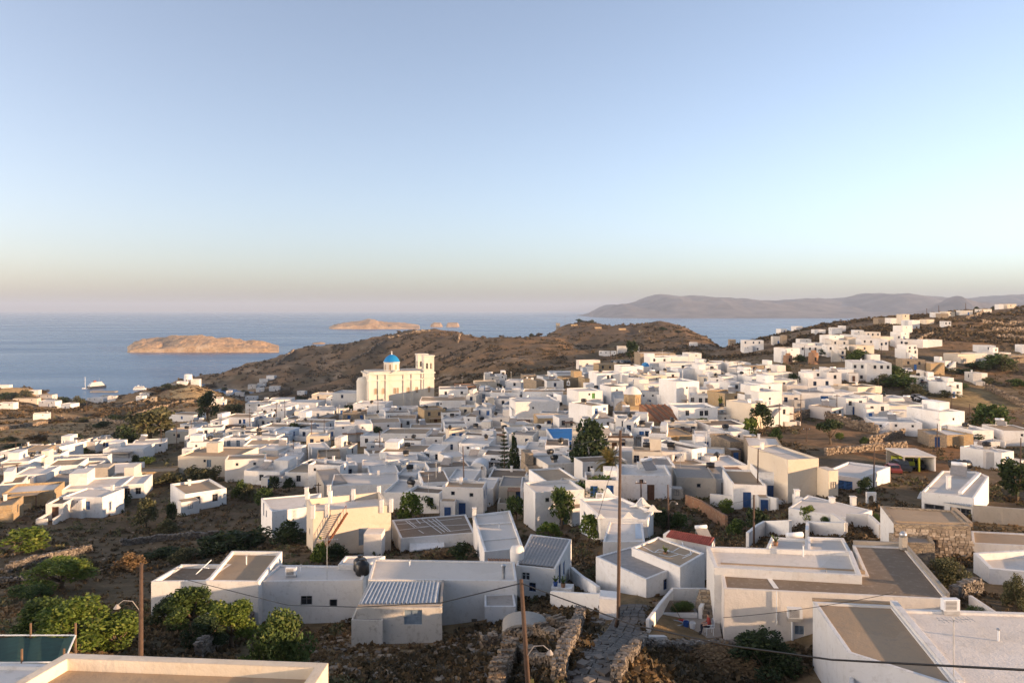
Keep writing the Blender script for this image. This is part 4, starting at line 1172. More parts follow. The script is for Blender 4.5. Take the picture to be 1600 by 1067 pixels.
# house with the rusty stair
r, W, z0 = block('house', [(489, 799), (611, 789), (593, 768), (479, 779)], 86.9, 'cw', {0: [(0.64, -4.4, 'G', 1.1, 2.0)], 3: [(0.5, -3.5, 'n', 0.7, 0.7)]}, 0.75, 'big cream house with a sunken roof terrace and rusty outside stair', 0.3)
for (x, y) in ((489, 799), (480, 779), (592, 768), (611, 789), (596, 790), (511, 797), (552, 773), (516, 776)):
    q = W2L(r, onz(x, y, 86.9)); mb = MB(); mb.box(q[0] - 0.22, q[0] + 0.22, q[1] - 0.22, q[1] + 0.22, q[2] - 0.8, q[2] + 0.75); mb.build('roof_pillar', 'white', r)
A = at(541, 803, 84.7); B = at(505, 859, 84.1); B.z = max(B.z, float(G(B.x, B.y)) + 0.1); mb = MB()
for o_ in (0, 0.7): mb.tube([W2L(r, A + Vector((0, o_, 0))), W2L(r, B + Vector((0, o_, 0)))], 0.09, 4)
mb.build('stair_stringer', 'rust', r)
for k in range(15):
    q = W2L(r, B.lerp(A, (k + 0.5) / 15)); mb = MB(); mb.box(q[0] - 0.16, q[0] + 0.16, q[1], q[1] + 0.7, q[2] - 0.02, q[2] + 0.03); mb.build('step', 'rust', r)
mb = MB()
for k in range(9):
    q = B.lerp(A, k / 8); mb.tube([W2L(r, q), W2L(r, q + Vector((0, 0, 1.0)))], 0.02, 4)
mb.tube([W2L(r, B + Vector((0, 0, 1))), W2L(r, A + Vector((0, 0, 1)))], 0.025, 4); mb.build('handrail', 'rust', r)
mb = MB(); q = W2L(r, onz(569, 833, 84.6)); q2 = W2L(r, onz(598, 831, 84.6)); mb.box(q[0], q2[0], q[1] - 0.3, q[1] + 2.0, q[2] - 4, q[2]); mb.build('annex', 'pink', r)
for k in range(2):
    p = at(555 + k * 9, 861, 82.5); p.z = float(G(p.x, p.y)) + 0.33; t_ = empty('tyre', p); mb = MB()
    mb.tube([(0.3 * math.cos(g), 0, 0.3 * math.sin(g)) for g in [i * math.pi / 8 for i in range(17)]], 0.1, 6, False); mb.build('rubber_ring', 'tyre', t_, True)
    tag(t_, ['left of two old tyres leaning by the rusty-stair house wall', 'right of two old tyres leaning by the rusty-stair house wall'][k], 'tyre', 'old tyres')

# roof with painted crack lines
r, W, z0 = block('house', [(626, 841), (742, 832), (728, 803), (612, 812)], 83.4, 'wd', {}, 0.1, 'low house whose brown roof is crossed by white painted seam lines', 0.25)
mb = MB(); zl = 83.4 - 0.1 - r.location.z + 0.012
for ln in ([(616, 815), (638, 813), (651, 823), (734, 819)], [(633, 813), (648, 824)], [(650, 811), (657, 818)], [(659, 811), (690, 833)], [(668, 811), (695, 831)], [(620, 819), (668, 815), (722, 809)], [(624, 828), (672, 822)], [(654, 828), (662, 833)], [(675, 810), (700, 830), (735, 826)], [(680, 809), (704, 830)]):
    strip(mb, [W2L(r, onz(x, y, 83.3)) for x, y in ln], 0.11, zl)
mb.build('painted_seams', 'paint_line', r)
mb = MB(); q = [W2L(r, onz(x, y, 83.2)) for x, y in ((640, 848), (694, 842), (694, 830), (640, 838))]
q[0] = (q[0][0], q[0][1], q[0][2] - 0.9); q[1] = (q[1][0], q[1][1], q[1][2] - 0.9); mb.poly(q); mb.poly([(x, y, z - 0.12) for x, y, z in q[::-1]]); mb.build('sloping_slab', 'white', r)
# broad white roof with a grey side wall
r, W, z0 = block('house', [(757, 862), (818, 855), (797, 797), (739, 804)], 85.5, 'ww', {0: [(0.5, -2.2, 'o')]}, 0.22, 'tall white-roofed house with long grey shaded side wall', 0.25)
kerb(r, [W2L(r, onz(743, 820, 85.3)), W2L(r, onz(803, 817, 85.3))], 0.25, 0.12, 'white'); kerb(r, [W2L(r, onz(752, 845, 85.3)), W2L(r, onz(812, 840, 85.3))], 0.25, 0.1, 'white')
chimney(r, *W2L(r, onz(741, 806, 85.5)), 0.9, 0.45)
mb = MB(); sheet = [W2L(r, onz(x, y, 86.4)) for x, y in ((766, 868), (808, 868), (806, 853), (762, 852))]; sheet_roof(r, [(x, y, z - 1.3) for x, y, z in sheet], 10, 'terracotta', 0.05, 'porch_tiles')
# grey ribbed roof house
r, W, z0 = block('house', [(806, 883), (868, 889), (893, 842), (829, 834)], 89.6, 'ww', {0: [(0.25, -1.1, 'w', 0.7, 0.6), (0.42, -1.95, 'n', 0.55, 0.7)], 1: [(0.25, -2.4, 'd'), (0.5, -1.9, 'b', 0.8, 1.2)]}, 0.16, 'white house with grey ribbed roof and blue shuttered door', 0.18)
sheet_roof(r, [W2L(r, onz(x, y, z)) for x, y, z in ((809, 880, 89.56), (866, 886, 89.56), (889, 843, 89.62), (831, 837, 89.62))], 11, 'steel_grey', 0.05)
mb = MB(); q = W2L(r, onz(808, 872, 89.6)); mb.lathe([(0.55, -0.3), (0.6, 0.6), (0.5, 0.95), (0.2, 1.05), (0, 1.05)], 18, q); mb.build('white_tank', 'white', r, True)
# white stair and passage in front of it
def free_block(name, poly, zr, zb, material, label, cat, par=0.0, parent=None):
    Wp = [onz(x, y, zr) for x, y in poly]; c_ = sum(Wp, Vector()) / len(Wp); r = empty(name, (c_.x, c_.y, zb)); mb = MB()
    P = [(q.x - c_.x, q.y - c_.y) for q in Wp]
    for i in range(len(P)):
        j = (i + 1) % len(P); mb.quad((*P[i], -0.8), (*P[j], -0.8), (*P[j], zr - zb), (*P[i], zr - zb))
    mb.poly([(*q, zr - zb) for q in P]); mb.build('wall', material, r); tag(r, label, cat); return r
free_block('stair_landing', [(861, 918), (893, 920), (897, 912), (864, 910)], 88.9, 86.8, 'white', 'white stair landing below the blue shuttered door', 'stair')
def yard_wall(pts, h, th, material, label, cat='wall', name='yard_wall', smooth_top=True, dmin=15, dref=None):
    """A plastered wall along ground pixels; its foot follows the ground."""
    g = [hit(x, y, 0, dmin) for x, y in pts]; r = empty(name, g[0]); mb = MB()
    for a, b_ in zip(g[:-1], g[1:]):
        d = (b_ - a); d.z = 0; L = d.length; d.normalize(); nn = Vector((-d.y, d.x, 0)) * th / 2; k = max(1, int(L / 2.5))
        for i in range(k):
            p0 = a + d * L * i / k; p1 = a + d * L * (i + 1) / k
            za, zb = float(G(p0.x, p0.y)), float(G(p1.x, p1.y))
            q = [p0 - nn, p1 - nn, p1 + nn, p0 + nn]; zz = [za, zb, zb, za]
            bot = [W2L(r, (v.x, v.y, z - 0.7)) for v, z in zip(q, zz)]; top = [W2L(r, (v.x, v.y, z + h)) for v, z in zip(q, zz)]
            mb.quad(*top)
            for s in range(4): mb.quad(bot[s], bot[(s + 1) % 4], top[(s + 1) % 4], top[s])
    mb.build('wall', material, r)
    tag(r, label, cat, 'plastered walls'); return r
yard_wall([(893, 905), (935, 940)], 1.1, 0.3, 'white', 'white sloping stair parapet below ribbed-roof house')
yard_wall([(862, 948), (945, 955)], 1.2, 0.3, 'white', 'low white wall between the stair and tall pole')
free_block('gate_pier', [(936, 935), (966, 937), (968, 924), (938, 921)], 91.4, 89.0, 'white', 'stout white gate pier beside the tall dark pole', 'pier')
# curvy parapet house
r, W, z0 = block('house', [(938, 808), (1012, 812), (1021, 798), (968, 776), (906, 779)], 87.6, 'ww', {4: [(0.55, -2.0, 'n', 0.7, 1.0), (0.25, -2.1, 'n', 0.8, 1.1)]}, 0.25, 'white house with scalloped parapet peaks before dark tree', 0.25)
for (x, y, s_) in ((906, 778, 0.8), (949, 775, 1.3), (1003, 790, 1.3), (938, 808, 0.5), (982, 809, 0.9), (1020, 798, 0.9)):
    q = W2L(r, onz(x, y, 87.6)); mb = MB(); n_ = 12
    prof = [(-s_ * 1.1 + 2.2 * s_ * i / n_, 0.75 * s_ * math.exp(-((i / n_ - 0.5) * 5) ** 2)) for i in range(n_ + 1)]
    for i in range(n_):
        (a0, h0), (a1, h1) = prof[i], prof[i + 1]
        mb.quad((q[0] + a0, q[1] - 0.13, q[2] - 0.1), (q[0] + a1, q[1] - 0.13, q[2] - 0.1), (q[0] + a1, q[1] - 0.13, q[2] + h1), (q[0] + a0, q[1] - 0.13, q[2] + h0))
        mb.quad((q[0] + a1, q[1] + 0.13, q[2] - 0.1), (q[0] + a0, q[1] + 0.13, q[2] - 0.1), (q[0] + a0, q[1] + 0.13, q[2] + h0), (q[0] + a1, q[1] + 0.13, q[2] + h1))
        mb.quad((q[0] + a0, q[1] - 0.13, q[2] + h0), (q[0] + a1, q[1] - 0.13, q[2] + h1), (q[0] + a1, q[1] + 0.13, q[2] + h1), (q[0] + a0, q[1] + 0.13, q[2] + h0))
    mb.build('parapet_peak', 'white', r)
p = onz(937, 780, 87.4); ac_unit((p.x, p.y, 87.5), 0, 'white air conditioner box on the scalloped-parapet roof')
r, W, z0 = block('house', [(942, 846), (1008, 846), (1004, 816), (952, 814)], 87.6, 'ww', {}, 0.12, 'white roof slab with pale blue end panel beside tall pole')
mb = MB(); q = [W2L(r, onz(x, y, 87.54)) for x, y in ((993, 841), (1004, 841), (1002, 818), (992, 818))]; mb.poly(q); mb.build('blue_panel', 'paleblue', r)
# dark-roofed passage, grey roof, tan roof with lines, red tiles
r, W, z0 = block('house', [(1010, 905), (1063, 883), (985, 854), (931, 869)], 90.90, 'xm', {0: [(0.55, -1.35, 'n', 0.5, 0.8), (0.85, -1.2, 'n', 0.7, 0.8)]}, 0.06, 'white house with a faded grey roof facing the paved lane', 0.2)
r, W, z0 = block('house', [(1063, 886), (1101, 864), (1028, 838), (987, 855)], 91.50, 'wt', {}, 0.12, 'house with a tan roof crossed by crackled white lines', 0.2)
mb = MB(); zl = 91.50 - 0.12 - r.location.z + 0.012
for ln in ([(1000, 851), (1022, 863), (1052, 861), (1062, 855), (1080, 860)], [(1022, 863), (1030, 858), (1050, 862)], [(1040, 857), (1048, 862), (1070, 868), (1085, 862)], [(1066, 846), (1067, 855), (1078, 858), (1080, 866), (1066, 872)], [(1030, 866), (1046, 870), (1060, 866)]):
    strip(mb, [W2L(r, onz(x, y, 91.38)) for x, y in ln], 0.09, zl)
mb.build('painted_seams', 'paint_line', r)
r, W, z0 = block('house', [(1112, 851), (1117, 840), (1045, 828), (1036, 834)], 91.30, 'xg', {}, 0.02, 'low house with a red ribbed roof behind the crackled tan roof')
sheet_roof(r, [W2L(r, onz(x, y, z)) for x, y, z in ((1040, 838, 91.30), (1110, 852, 91.30), (1117, 840, 91.75), (1048, 828, 91.75))], 22, 'redtile', 0.05, 'red_sheet')
p = onz(1114, 846, 91.50); solar_heater((p.x, p.y + 3, 90.90), 0.2, 0.6)
# L-shaped brown roof house
r, W, z0 = block('house', [(1131, 919), (1483, 936), (1414, 854), (1332, 851), (1352, 897), (1125, 885)], 92.80, 'pd', {0: [(0.345, -2.6, 'g', 0.55, 0.55)], 5: [(0.35, -1.75, 'd', 0.7, 1.3)]}, 0.1, 'white house under the big brown L-shaped roof', 0.2)
kerb(r, [W2L(r, onz(1481, 934, 92.70)), W2L(r, onz(1413, 854, 92.70)), W2L(r, onz(1334, 851, 92.70))], 0.22, 0.32, 'concrete')
kerb(r, [W2L(r, onz(1351, 897, 92.75)), W2L(r, onz(1126, 885, 92.75))], 0.2, 0.26, 'deck_tan')
mb = MB(); zl = 92.80 - 0.1 - r.location.z + 0.012; ps = [W2L(r, onz(x, y, 92.70)) for x, y in ((1194, 890), (1200, 900), (1205, 908), (1213, 919))]; strip(mb, ps, 0.3, zl)
c_ = ps[0]; mb.poly([(c_[0] + 0.3 * math.cos(i * math.pi / 6), c_[1] + 0.3 * math.sin(i * math.pi / 6), zl + 0.004) for i in range(12)]); mb.build('painted_gutter', 'paint_line', r)
mb = MB(); q = W2L(r, onz(1411, 858, 92.80)); mb.box(q[0] - 0.2, q[0] + 0.2, q[1] - 0.2, q[1] + 0.2, q[2], q[2] + 0.9); mb.build('chimney', 'concrete', r)
mb = MB(); mb.lathe([(0.1, 0.9), (0.24, 1.0), (0.26, 1.12), (0.12, 1.25), (0, 1.27)], 12, q); mb.build('cowl', 'metal', r, True)
A = onz(1131, 919, 92.8); B = onz(1483, 936, 92.8); u = (B - A).normalized(); q = A.lerp(B, 0.315) + Vector((u.y, -u.x, 0)) * 0.42; ac_unit((q.x, q.y, 91.35), math.atan2(u.y, u.x), 'grey air conditioner hung on the sunlit wall below L-shaped roof')
mb = MB(); q = W2L(r, A.lerp(B, 0.31) + Vector((u.y, -u.x, 0)) * 0.12); mb.tube([(q[0], q[1], q[2] - 1.2), (q[0], q[1], q[2] - 2.9)], 0.07, 6); q = W2L(r, A.lerp(B, 0.24) + Vector((u.y, -u.x, 0)) * 0.08); mb2 = MB(); mb2.tube([(q[0], q[1], q[2]), (q[0], q[1], q[2] - 2.0)], 0.035, 6)
mb.build('drain_pipe', 'plastic_white', r); mb2.build('drain_pipe', 'plastic_white', r)
r, W, z0 = block('house', [(1116, 886), (1347, 899), (1331, 860), (1104, 853)], 93.25, 'ww', {}, 0.3, 'broad white roof with parapet behind brown L-shaped roof', 0.25)
q = W2L(r, onz(1200, 875, 93.00))
# bottom right
r, W, z0 = block('house', [(1325, 1019), (1502, 1075), (1396, 945), (1270, 939)], 93.90, 'xt', {}, 0.12, 'close house with tan roof strip in the bottom right', 0.2)
kerb(r, [W2L(r, onz(1270, 939, 93.80)), W2L(r, onz(1395, 945, 93.80))], 0.25, 0.16, 'deck_tan'); kerb(r, [W2L(r, onz(1396, 946, 93.80)), W2L(r, onz(1500, 1072, 93.80))], 0.35, 0.3, 'white')
r, W, z0 = block('house', [(1506, 1078), (1900, 1180), (1800, 962), (1400, 950)], 94.00, 'ww', {}, 0.12, 'close house with broad white textured roof in the bottom right corner', 0.3)
p = onz(1490, 962, 93.90); ac_unit((p.x, p.y + 0.3, 94.05), 0, 'white air conditioner at the far edge of the close white roof')
p = onz(1490, 1063, 93.90); aerial((p.x, p.y, 94.10), 2.6, 0.1, 'thin television aerial standing on the close white roof')
r, W, z0 = block('house', [(1328, 1100), (1420, 1120), (1400, 1029), (1326, 1022)], 92.80, 'xw', {}, 0.15, 'lower white roof niche holding an air conditioner, bottom right')
p = onz(1372, 1058, 92.70); ac_unit((p.x, p.y, 92.80), 0, 'white air conditioner in the lower niche at bottom right')
# rubble-walled stone house and annex
r, W, z0 = block('house', [(1397, 818), (1517, 822), (1490, 797), (1376, 790)], 92.4, 'st', {0: [(0.5, -1.95, 'k', 0.75, 0.75)], 3: [(0.5, -2.3, 'g', 0.7, 1.6)]}, 0.12, 'stone-faced house with coursed rubble wall and tan cement roof', 0.3)
STONE_HOUSE = (r, W)
kerb(r, [W2L(r, onz(1397, 818, 92.15)), W2L(r, onz(1517, 822, 92.15)), W2L(r, onz(1490, 797, 92.15))], 0.36, 0.28, 'deck_tan', 'cornice')
mb = MB(); q = W2L(r, onz(1397, 818, 92.4)); q2 = W2L(r, onz(1376, 790, 92.4)); mb.poly([(q[0] - 0.03, q[1], q[2] - 4), (q2[0] - 0.03, q2[1], q2[2] - 4), (q2[0] - 0.03, q2[1], q2[2]), (q[0] - 0.03, q[1], q[2])][::-1]); mb.build('plastered_side', 'white', r)
r, W, z0 = block('shed', [(1398, 847), (1461, 849), (1452, 834), (1389, 832)], 91.6, 'sg', {}, 0.3, 'stone annex with sunken grey top before the rubble-walled house', 0.25, 'shed', group='sheds')
mb = MB(); q = W2L(r, onz(1412, 848, 91.6)); mb.box(q[0] - 0.18, q[0] + 0.18, q[1] - 0.25, q[1] + 0.15, q[2] - 2.4, q[2] + 0.6); mb.lathe([(0.1, 0.6), (0.26, 0.72), (0.22, 0.9), (0, 1.0)], 12, q); mb.build('chimney', 'concrete', r)
# right edge
r, W, z0 = block('house', [(1546, 888), (1680, 900), (1650, 856), (1521, 863)], 92.0, 'ww', {}, 0.5, 'white house with a sunken roof corner at the right edge', 0.3)
r, W, z0 = block('house', [(1519, 848), (1680, 856), (1660, 836), (1517, 829)], 90.8, 'xt', {}, 0.1, 'low house with seam-lined tan roof at right edge beyond stone wall')
r, W, z0 = block('house', [(1232, 793), (1326, 809), (1363, 797), (1262, 773)], 89.3, 'xw', {}, 0.05, 'low house with a broad pale roof and two small chimneys')
for x, y in ((1300, 784), (1333, 783), (1245, 772)): chimney(r, *W2L(r, onz(x, y, 89.3)), 0.45, 0.5)
r, W, z0 = block('house', [(1345, 747), (1391, 729), (1325, 721), (1281, 739)], 87.5, 'ww', {3: [(0.22, -1.9, 'W', 1.9, 1.3), (0.62, -1.9, 'W', 1.9, 1.3)], 0: [(0.25, -1.6, 'n', 0.6, 0.9)]}, 0.25, 'white house with two wide blue double shutters', 0.25)
r, W, z0 = block('house', [(1440, 768), (1522, 778), (1545, 744), (1526, 736), (1472, 735)], 89.0, 'ww', {0: [(0.65, -2.9, 'h', 1.0, 1.6), (0.85, -2.9, 'h', 1.0, 1.6), (0.25, -2.7, 'k', 2.0, 1.4)]}, 0.2, 'white house with a ribbed grey awning and cluttered roof', 0.22)
sheet_roof(r, [W2L(r, onz(x, y, z)) for x, y, z in ((1433, 778, 88.1), (1521, 792, 88.1), (1522, 778, 88.7), (1438, 768, 88.7))], 22, 'galv', 0.06, 'awning')
kerb(r, [W2L(r, onz(1500, 772, 88.8)), W2L(r, onz(1530, 742, 88.8))], 0.4, 0.35, 'white'); chimney(r, *W2L(r, onz(1482, 764, 88.8)), 1.5, 0.4)
for x, y in ((1493, 732), (1507, 733)):
    p = onz(x, y + 4, 88.8); water_tank((p.x, p.y, 89.1), 0.3, 1.3)
p = onz(1498, 746, 88.8); solar_heater((p.x, p.y, 89.1), -0.6)
r, W, z0 = block('house', [(425, 799), (486, 791), (502, 770), (408, 778)], 83.5, 'ww', {3: [(0.5, -1.7, 'n', 0.6, 0.9), (0.25, -2.0, 'd', 0.7, 1.8)]}, 0.15, 'low white house with a pale roof left of rusty-stair house', 0.22)
for x, y in ((479, 772), (514, 768)): chimney(r, *W2L(r, onz(x, y, 83.5)), 0.9, 0.5)
# white yards right of centre
yard_wall([(1168, 858), (1195, 838), (1235, 838)], 1.6, 0.3, 'white', 'white yard wall with leafy corner below twin poles')
yard_wall([(1261, 850), (1262, 836), (1320, 838)], 1.3, 0.3, 'white', 'white yard wall beside the solar heater')
yard_wall([(1300, 822), (1322, 838)], 1.3, 0.3, 'white', 'short sloping white yard wall before pale roof')
yard_wall([(1322, 822), (1358, 824), (1376, 842)], 1.3, 0.3, 'white', 'curved white yard wall joining the rubble-walled house')
p = onz(1248, 843, 92.0); solar_heater((p.x, p.y, float(G(p.x, p.y)) + 1.6), 0.2, 0.8)
r, W, z0 = block('house', [(1195, 860), (1262, 866), (1262, 842), (1205, 838)], 92.6, 'ww', {}, 0.2, 'white roof terrace carrying a solar heater')
r, W, z0 = block('house', [(1262, 866), (1334, 868), (1318, 840), (1262, 838)], 92.7, 'ww', {}, 0.2, 'white roof terrace left of the rubble-walled house')
# terrace with the seated man
yard_wall([(1012, 988), (1032, 960), (1052, 935)], 0.8, 0.22, 'white', 'white sloping wall beside the paved lane')
yard_wall([(1050, 938), (1112, 938)], 0.9, 0.22, 'white', 'low white wall behind the sunken garden bed')
yard_wall([(1003, 1006), (1040, 1006)], 0.5, 0.3, 'pink', 'sunlit end of low wall at the lane corner')
yard_wall([(1070, 1006), (1130, 1006)], 0.2, 0.25, 'white', 'low white kerb before seated man')
yard_wall([(1094, 972), (1108, 948)], 1.0, 0.25, 'white', 'curved white stair side wall beside the blue window')

# small roof fittings on the near roofs: vent pipes, cable runs, flower pots
def vent_pipe(x, y, z, h, label):
    q = onz(x, y, z); r = empty('vent_pipe', (q.x, q.y, z)); mb = MB(); mb.tube([(0, 0, -0.3), (0, 0, h)], 0.05, 8); mb.build('pipe', 'plastic_white', r); mb = MB(); mb.lathe([(0.09, h), (0.1, h + 0.06), (0, h + 0.12)], 8); mb.build('cap', 'metal', r); tag(r, label, 'vent pipe', 'vent pipes')
vent_pipe(1290, 905, 92.75, 0.5, 'thin vent pipe on the front strip of brown L-shaped roof'); vent_pipe(640, 885, 89.9, 0.45, 'short vent pipe on the long pale roof'); vent_pipe(1255, 868, 93.0, 0.7, 'vent pipe on the broad white parapet roof'); vent_pipe(470, 893, 88.5, 0.5, 'vent pipe on the low white roof before the rusty-stair house'); vent_pipe(385, 880, 88.8, 0.6, 'vent pipe on the tan roof beside white right parapet'); vent_pipe(780, 825, 85.3, 0.5, 'vent pipe on the tall white-roofed house'); vent_pipe(1560, 1000, 93.9, 0.5, 'vent pipe on the close white textured roof')
def pot(px, py, z, m_, label):
    q = onz(px, py, z); r = empty('flower_pot', (q.x, q.y, z)); mb = MB(); mb.lathe([(0, 0), (0.14, 0), (0.19, 0.3), (0.16, 0.3), (0.15, 0.24), (0, 0.24)], 12); mb.build('pot', m_, r, True)
    mb = MB(); rr = random.Random(px)
    for i in range(26):
        g = rr.uniform(0, 6.3); e = rr.uniform(0.2, 0.5); a = Vector((0, 0, 0.25)); b_ = Vector((math.cos(g) * e * 0.7, math.sin(g) * e * 0.7, 0.25 + e)); s_ = Vector((-math.sin(g), math.cos(g), 0)) * 0.04; mb.quad(tuple(a - s_ * 0.3), tuple(a + s_ * 0.3), tuple(b_ + s_), tuple(b_ - s_))
    mb.build('leaves', 'leaf_mid', r); tag(r, label, 'flower pot', 'flower pots')
pot(1040, 868, 91.2, 'terracotta', 'terracotta pot on the crackled tan roof edge'); pot(880, 917, 88.9, 'terracotta', 'potted plant on the white stair landing'); pot(868, 915, 88.9, 'plastic_blue', 'blue pot on the white stair landing'); pot(1212, 852, 92.4, 'terracotta', 'terracotta pot on the solar heater terrace')
# ------------------------------------------------------------------ landmarks
def arch_wall(mb, w, h, ops, t=0.3, n=8):
    """an upright wall in local x/z (thickness along y) with round-headed holes (x centre, width, sill, spring)"""
    xs = [-w / 2]
    def both(q):
        mb.poly([(x, -t / 2, z) for x, z in q]); mb.poly([(x, t / 2, z) for x, z in q[::-1]])
    cur = -w / 2
    for (c_, ww, z0, z1) in ops:
        both([(cur, 0), (c_ - ww / 2, 0), (c_ - ww / 2, h), (cur, h)])
        if z0 > 0: both([(c_ - ww / 2, 0), (c_ + ww / 2, 0), (c_ + ww / 2, z0), (c_ - ww / 2, z0)])
        pr = [(c_ - ww / 2 * math.cos(math.pi * i / n), z1 + ww / 2 * math.sin(math.pi * i / n)) for i in range(n + 1)]
        for a, b_ in zip(pr[:-1], pr[1:]): both([a, b_, (b_[0], h), (a[0], h)])
        full = [(c_ - ww / 2, z0)] + pr + [(c_ + ww / 2, z0)]
        for a, b_ in zip(full[:-1], full[1:]): mb.quad((a[0], -t / 2, a[1]), (a[0], t / 2, a[1]), (b_[0], t / 2, b_[1]), (b_[0], -t / 2, b_[1]))
        if z0 > 0: mb.quad((c_ - ww / 2, -t / 2, z0), (c_ + ww / 2, -t / 2, z0), (c_ + ww / 2, t / 2, z0), (c_ - ww / 2, t / 2, z0))
        cur = c_ + ww / 2
    both([(cur, 0), (w / 2, 0), (w / 2, h), (cur, h)])
    mb.quad((-w / 2, -t / 2, h), (w / 2, -t / 2, h), (w / 2, t / 2, h), (-w / 2, t / 2, h))
    for s in (-1, 1): mb.quad((s * w / 2, -t / 2, 0), (s * w / 2, t / 2, 0), (s * w / 2, t / 2, h), (s * w / 2, -t / 2, h))
def arch_window(root, x, y, z, w, h, rz=0, frame='church_cream', pane='deck_tan', name='window'):
    n = 8
    pts = [(-w / 2, 0), (w / 2, 0)] + [(w / 2 * math.cos(math.pi * i / n), h - w / 2 + w / 2 * math.sin(math.pi * i / n)) for i in range(n + 1)]
    mb = MB(); k = 1.28
    out = [(a * k, (b_ - h / 2) * (1 + (k - 1) * w / h) + h / 2) for a, b_ in pts]
    for i in range(len(pts)):
        j = (i + 1) % len(pts)
        mb.quad((pts[i][0], -0.12, pts[i][1]), (pts[j][0], -0.12, pts[j][1]), (out[j][0], -0.12, out[j][1]), (out[i][0], -0.12, out[i][1]))
        mb.quad((out[i][0], -0.12, out[i][1]), (out[j][0], -0.12, out[j][1]), (out[j][0], 0.02, out[j][1]), (out[i][0], 0.02, out[i][1]))
        mb.quad((pts[j][0], -0.12, pts[j][1]), (pts[i][0], -0.12, pts[i][1]), (pts[i][0], 0.02, pts[i][1]), (pts[j][0], 0.02, pts[j][1]))
    f = mb.build(name, frame, root); f.location = (x, y, z); f.rotation_euler = (0, 0, rz)
    mb = MB(); mb.poly([(a, -0.02, b_) for a, b_ in pts]); mb.build('pane', pane, f)
def bell_gable(root, x, y, z, w, h, n=1, rz=0, material='white', name='bell_gable', cross=True):
    mb = MB(); ow = w / n * 0.5
    arch_wall(mb, w, h * 0.8, [((i - (n - 1) / 2) * w / n, ow, h * 0.15, h * 0.5) for i in range(n)], 0.35)
    mb.poly([(-w / 2, -0.17, h * 0.8), (w / 2, -0.17, h * 0.8), (0, -0.17, h * 1.05)]); mb.poly([(w / 2, 0.17, h * 0.8), (-w / 2, 0.17, h * 0.8), (0, 0.17, h * 1.05)])
    mb.quad((-w / 2, -0.17, h * 0.8), (0, -0.17, h * 1.05), (0, 0.17, h * 1.05), (-w / 2, 0.17, h * 0.8)); mb.quad((0, -0.17, h * 1.05), (w / 2, -0.17, h * 0.8), (w / 2, 0.17, h * 0.8), (0, 0.17, h * 1.05))
    if cross:
        mb.box(-0.05, 0.05, -0.05, 0.05, h * 1.0, h * 1.05 + 0.6); mb.box(-0.2, 0.2, -0.05, 0.05, h * 1.05 + 0.3, h * 1.05 + 0.4)
    o = mb.build(name, material, root); o.location = (x, y, z); o.rotation_euler = (0, 0, rz); return o

# the big church
p = hit(627, 641, 0, 200); d0 = p.y; s_ = d0 / F
root = empty('church', p, R(20)); CH = root
L = 103 * s_; H = 57 * s_; Dp = 13.0
ops = {}
mb = MB(); mb.box(-L / 2, L / 2, 0, Dp, -2.5, H); mb.build('wall', 'church_cream', root)
mb = MB()
mb.box(-L / 2 - 0.6, L / 2 + 0.6, -0.6, Dp + 0.6, H - 0.1, H + 0.35); mb.box(-L / 2 - 0.42, L / 2 + 0.42, -0.42, 0.2, H - 2.3, H - 1.9); mb.box(-L / 2 - 0.12, L / 2 + 0.12, -0.12, 0.2, H * 0.30, H * 0.30 + 0.25); mb.build('cornice', 'church_cream', root)
mb = MB(); mb.box(-L / 2 + 0.4, L / 2 - 0.4, 0.4, Dp - 0.4, H + 0.1, H + 0.9); mb.build('parapet', 'church_cream', root)
for x in (-L / 2 + 0.6, -L * 0.335, -L * 0.22, L * 0.05, L * 0.175, L * 0.33): 
    mb = MB(); mb.box(x - 0.5, x + 0.5, -0.32, 0.1, -2.4, H - 0.15); mb.build('pilaster', 'church_cream', root)
mb = MB(); a0, a1 = -L * 0.225, L * 0.055
mb.poly([(a0, -0.3, H - 0.4), (a1, -0.3, H - 0.4), ((a0 + a1) / 2, -0.3, H + 1.3)]); mb.quad((a0, -0.3, H - 0.4), ((a0 + a1) / 2, -0.3, H + 1.3), ((a0 + a1) / 2, 3, H + 1.3), (a0, 3, H - 0.4)); mb.quad(((a0 + a1) / 2, -0.3, H + 1.3), (a1, -0.3, H - 0.4), (a1, 3, H - 0.4), ((a0 + a1) / 2, 3, H + 1.3)); mb.build('pediment', 'church_cream', root)
for fx in (-0.385, -0.27, -0.1, -0.055, 0.11, 0.24): arch_window(root, fx * L, 0, H * 0.47, 0.9 if abs(fx + 0.08) > 0.04 else 0.7, 2.1)
arch_window(root, -L * 0.27, 0, 0.1, 1.0, 2.2)
cx = -L * 0.10; cyy = Dp * 0.45; dr = 12.6 * s_
mb = MB(); mb.lathe([(dr, H), (dr, H + 16.5 * s_), (dr + 0.25, H + 16.6 * s_), (dr + 0.25, H + 17.5 * s_), (dr, H + 17.5 * s_)], 8, (cx, cyy, 0)); drum = mb.build('dome_drum', 'church_cream', root)
for k in range(8):
    g = 2 * math.pi * (k + 0.5) / 8; rr = dr * math.cos(math.pi / 8)
    arch_window(drum, cx + rr * math.cos(g), cyy + rr * math.sin(g), H + 5.5 * s_, 0.75, 2.0, g + math.pi / 2)
mb = MB(); mb.lathe([(dr + 0.1, H + 17.5 * s_), (dr * 0.97, H + 19 * s_), (dr * 0.86, H + 22 * s_), (dr * 0.66, H + 25.2 * s_), (dr * 0.4, H + 27.6 * s_), (dr * 0.16, H + 28.8 * s_), (0, H + 29.2 * s_)], 24, (cx, cyy, 0)); mb.build('dome', 'domeblue', root, True)
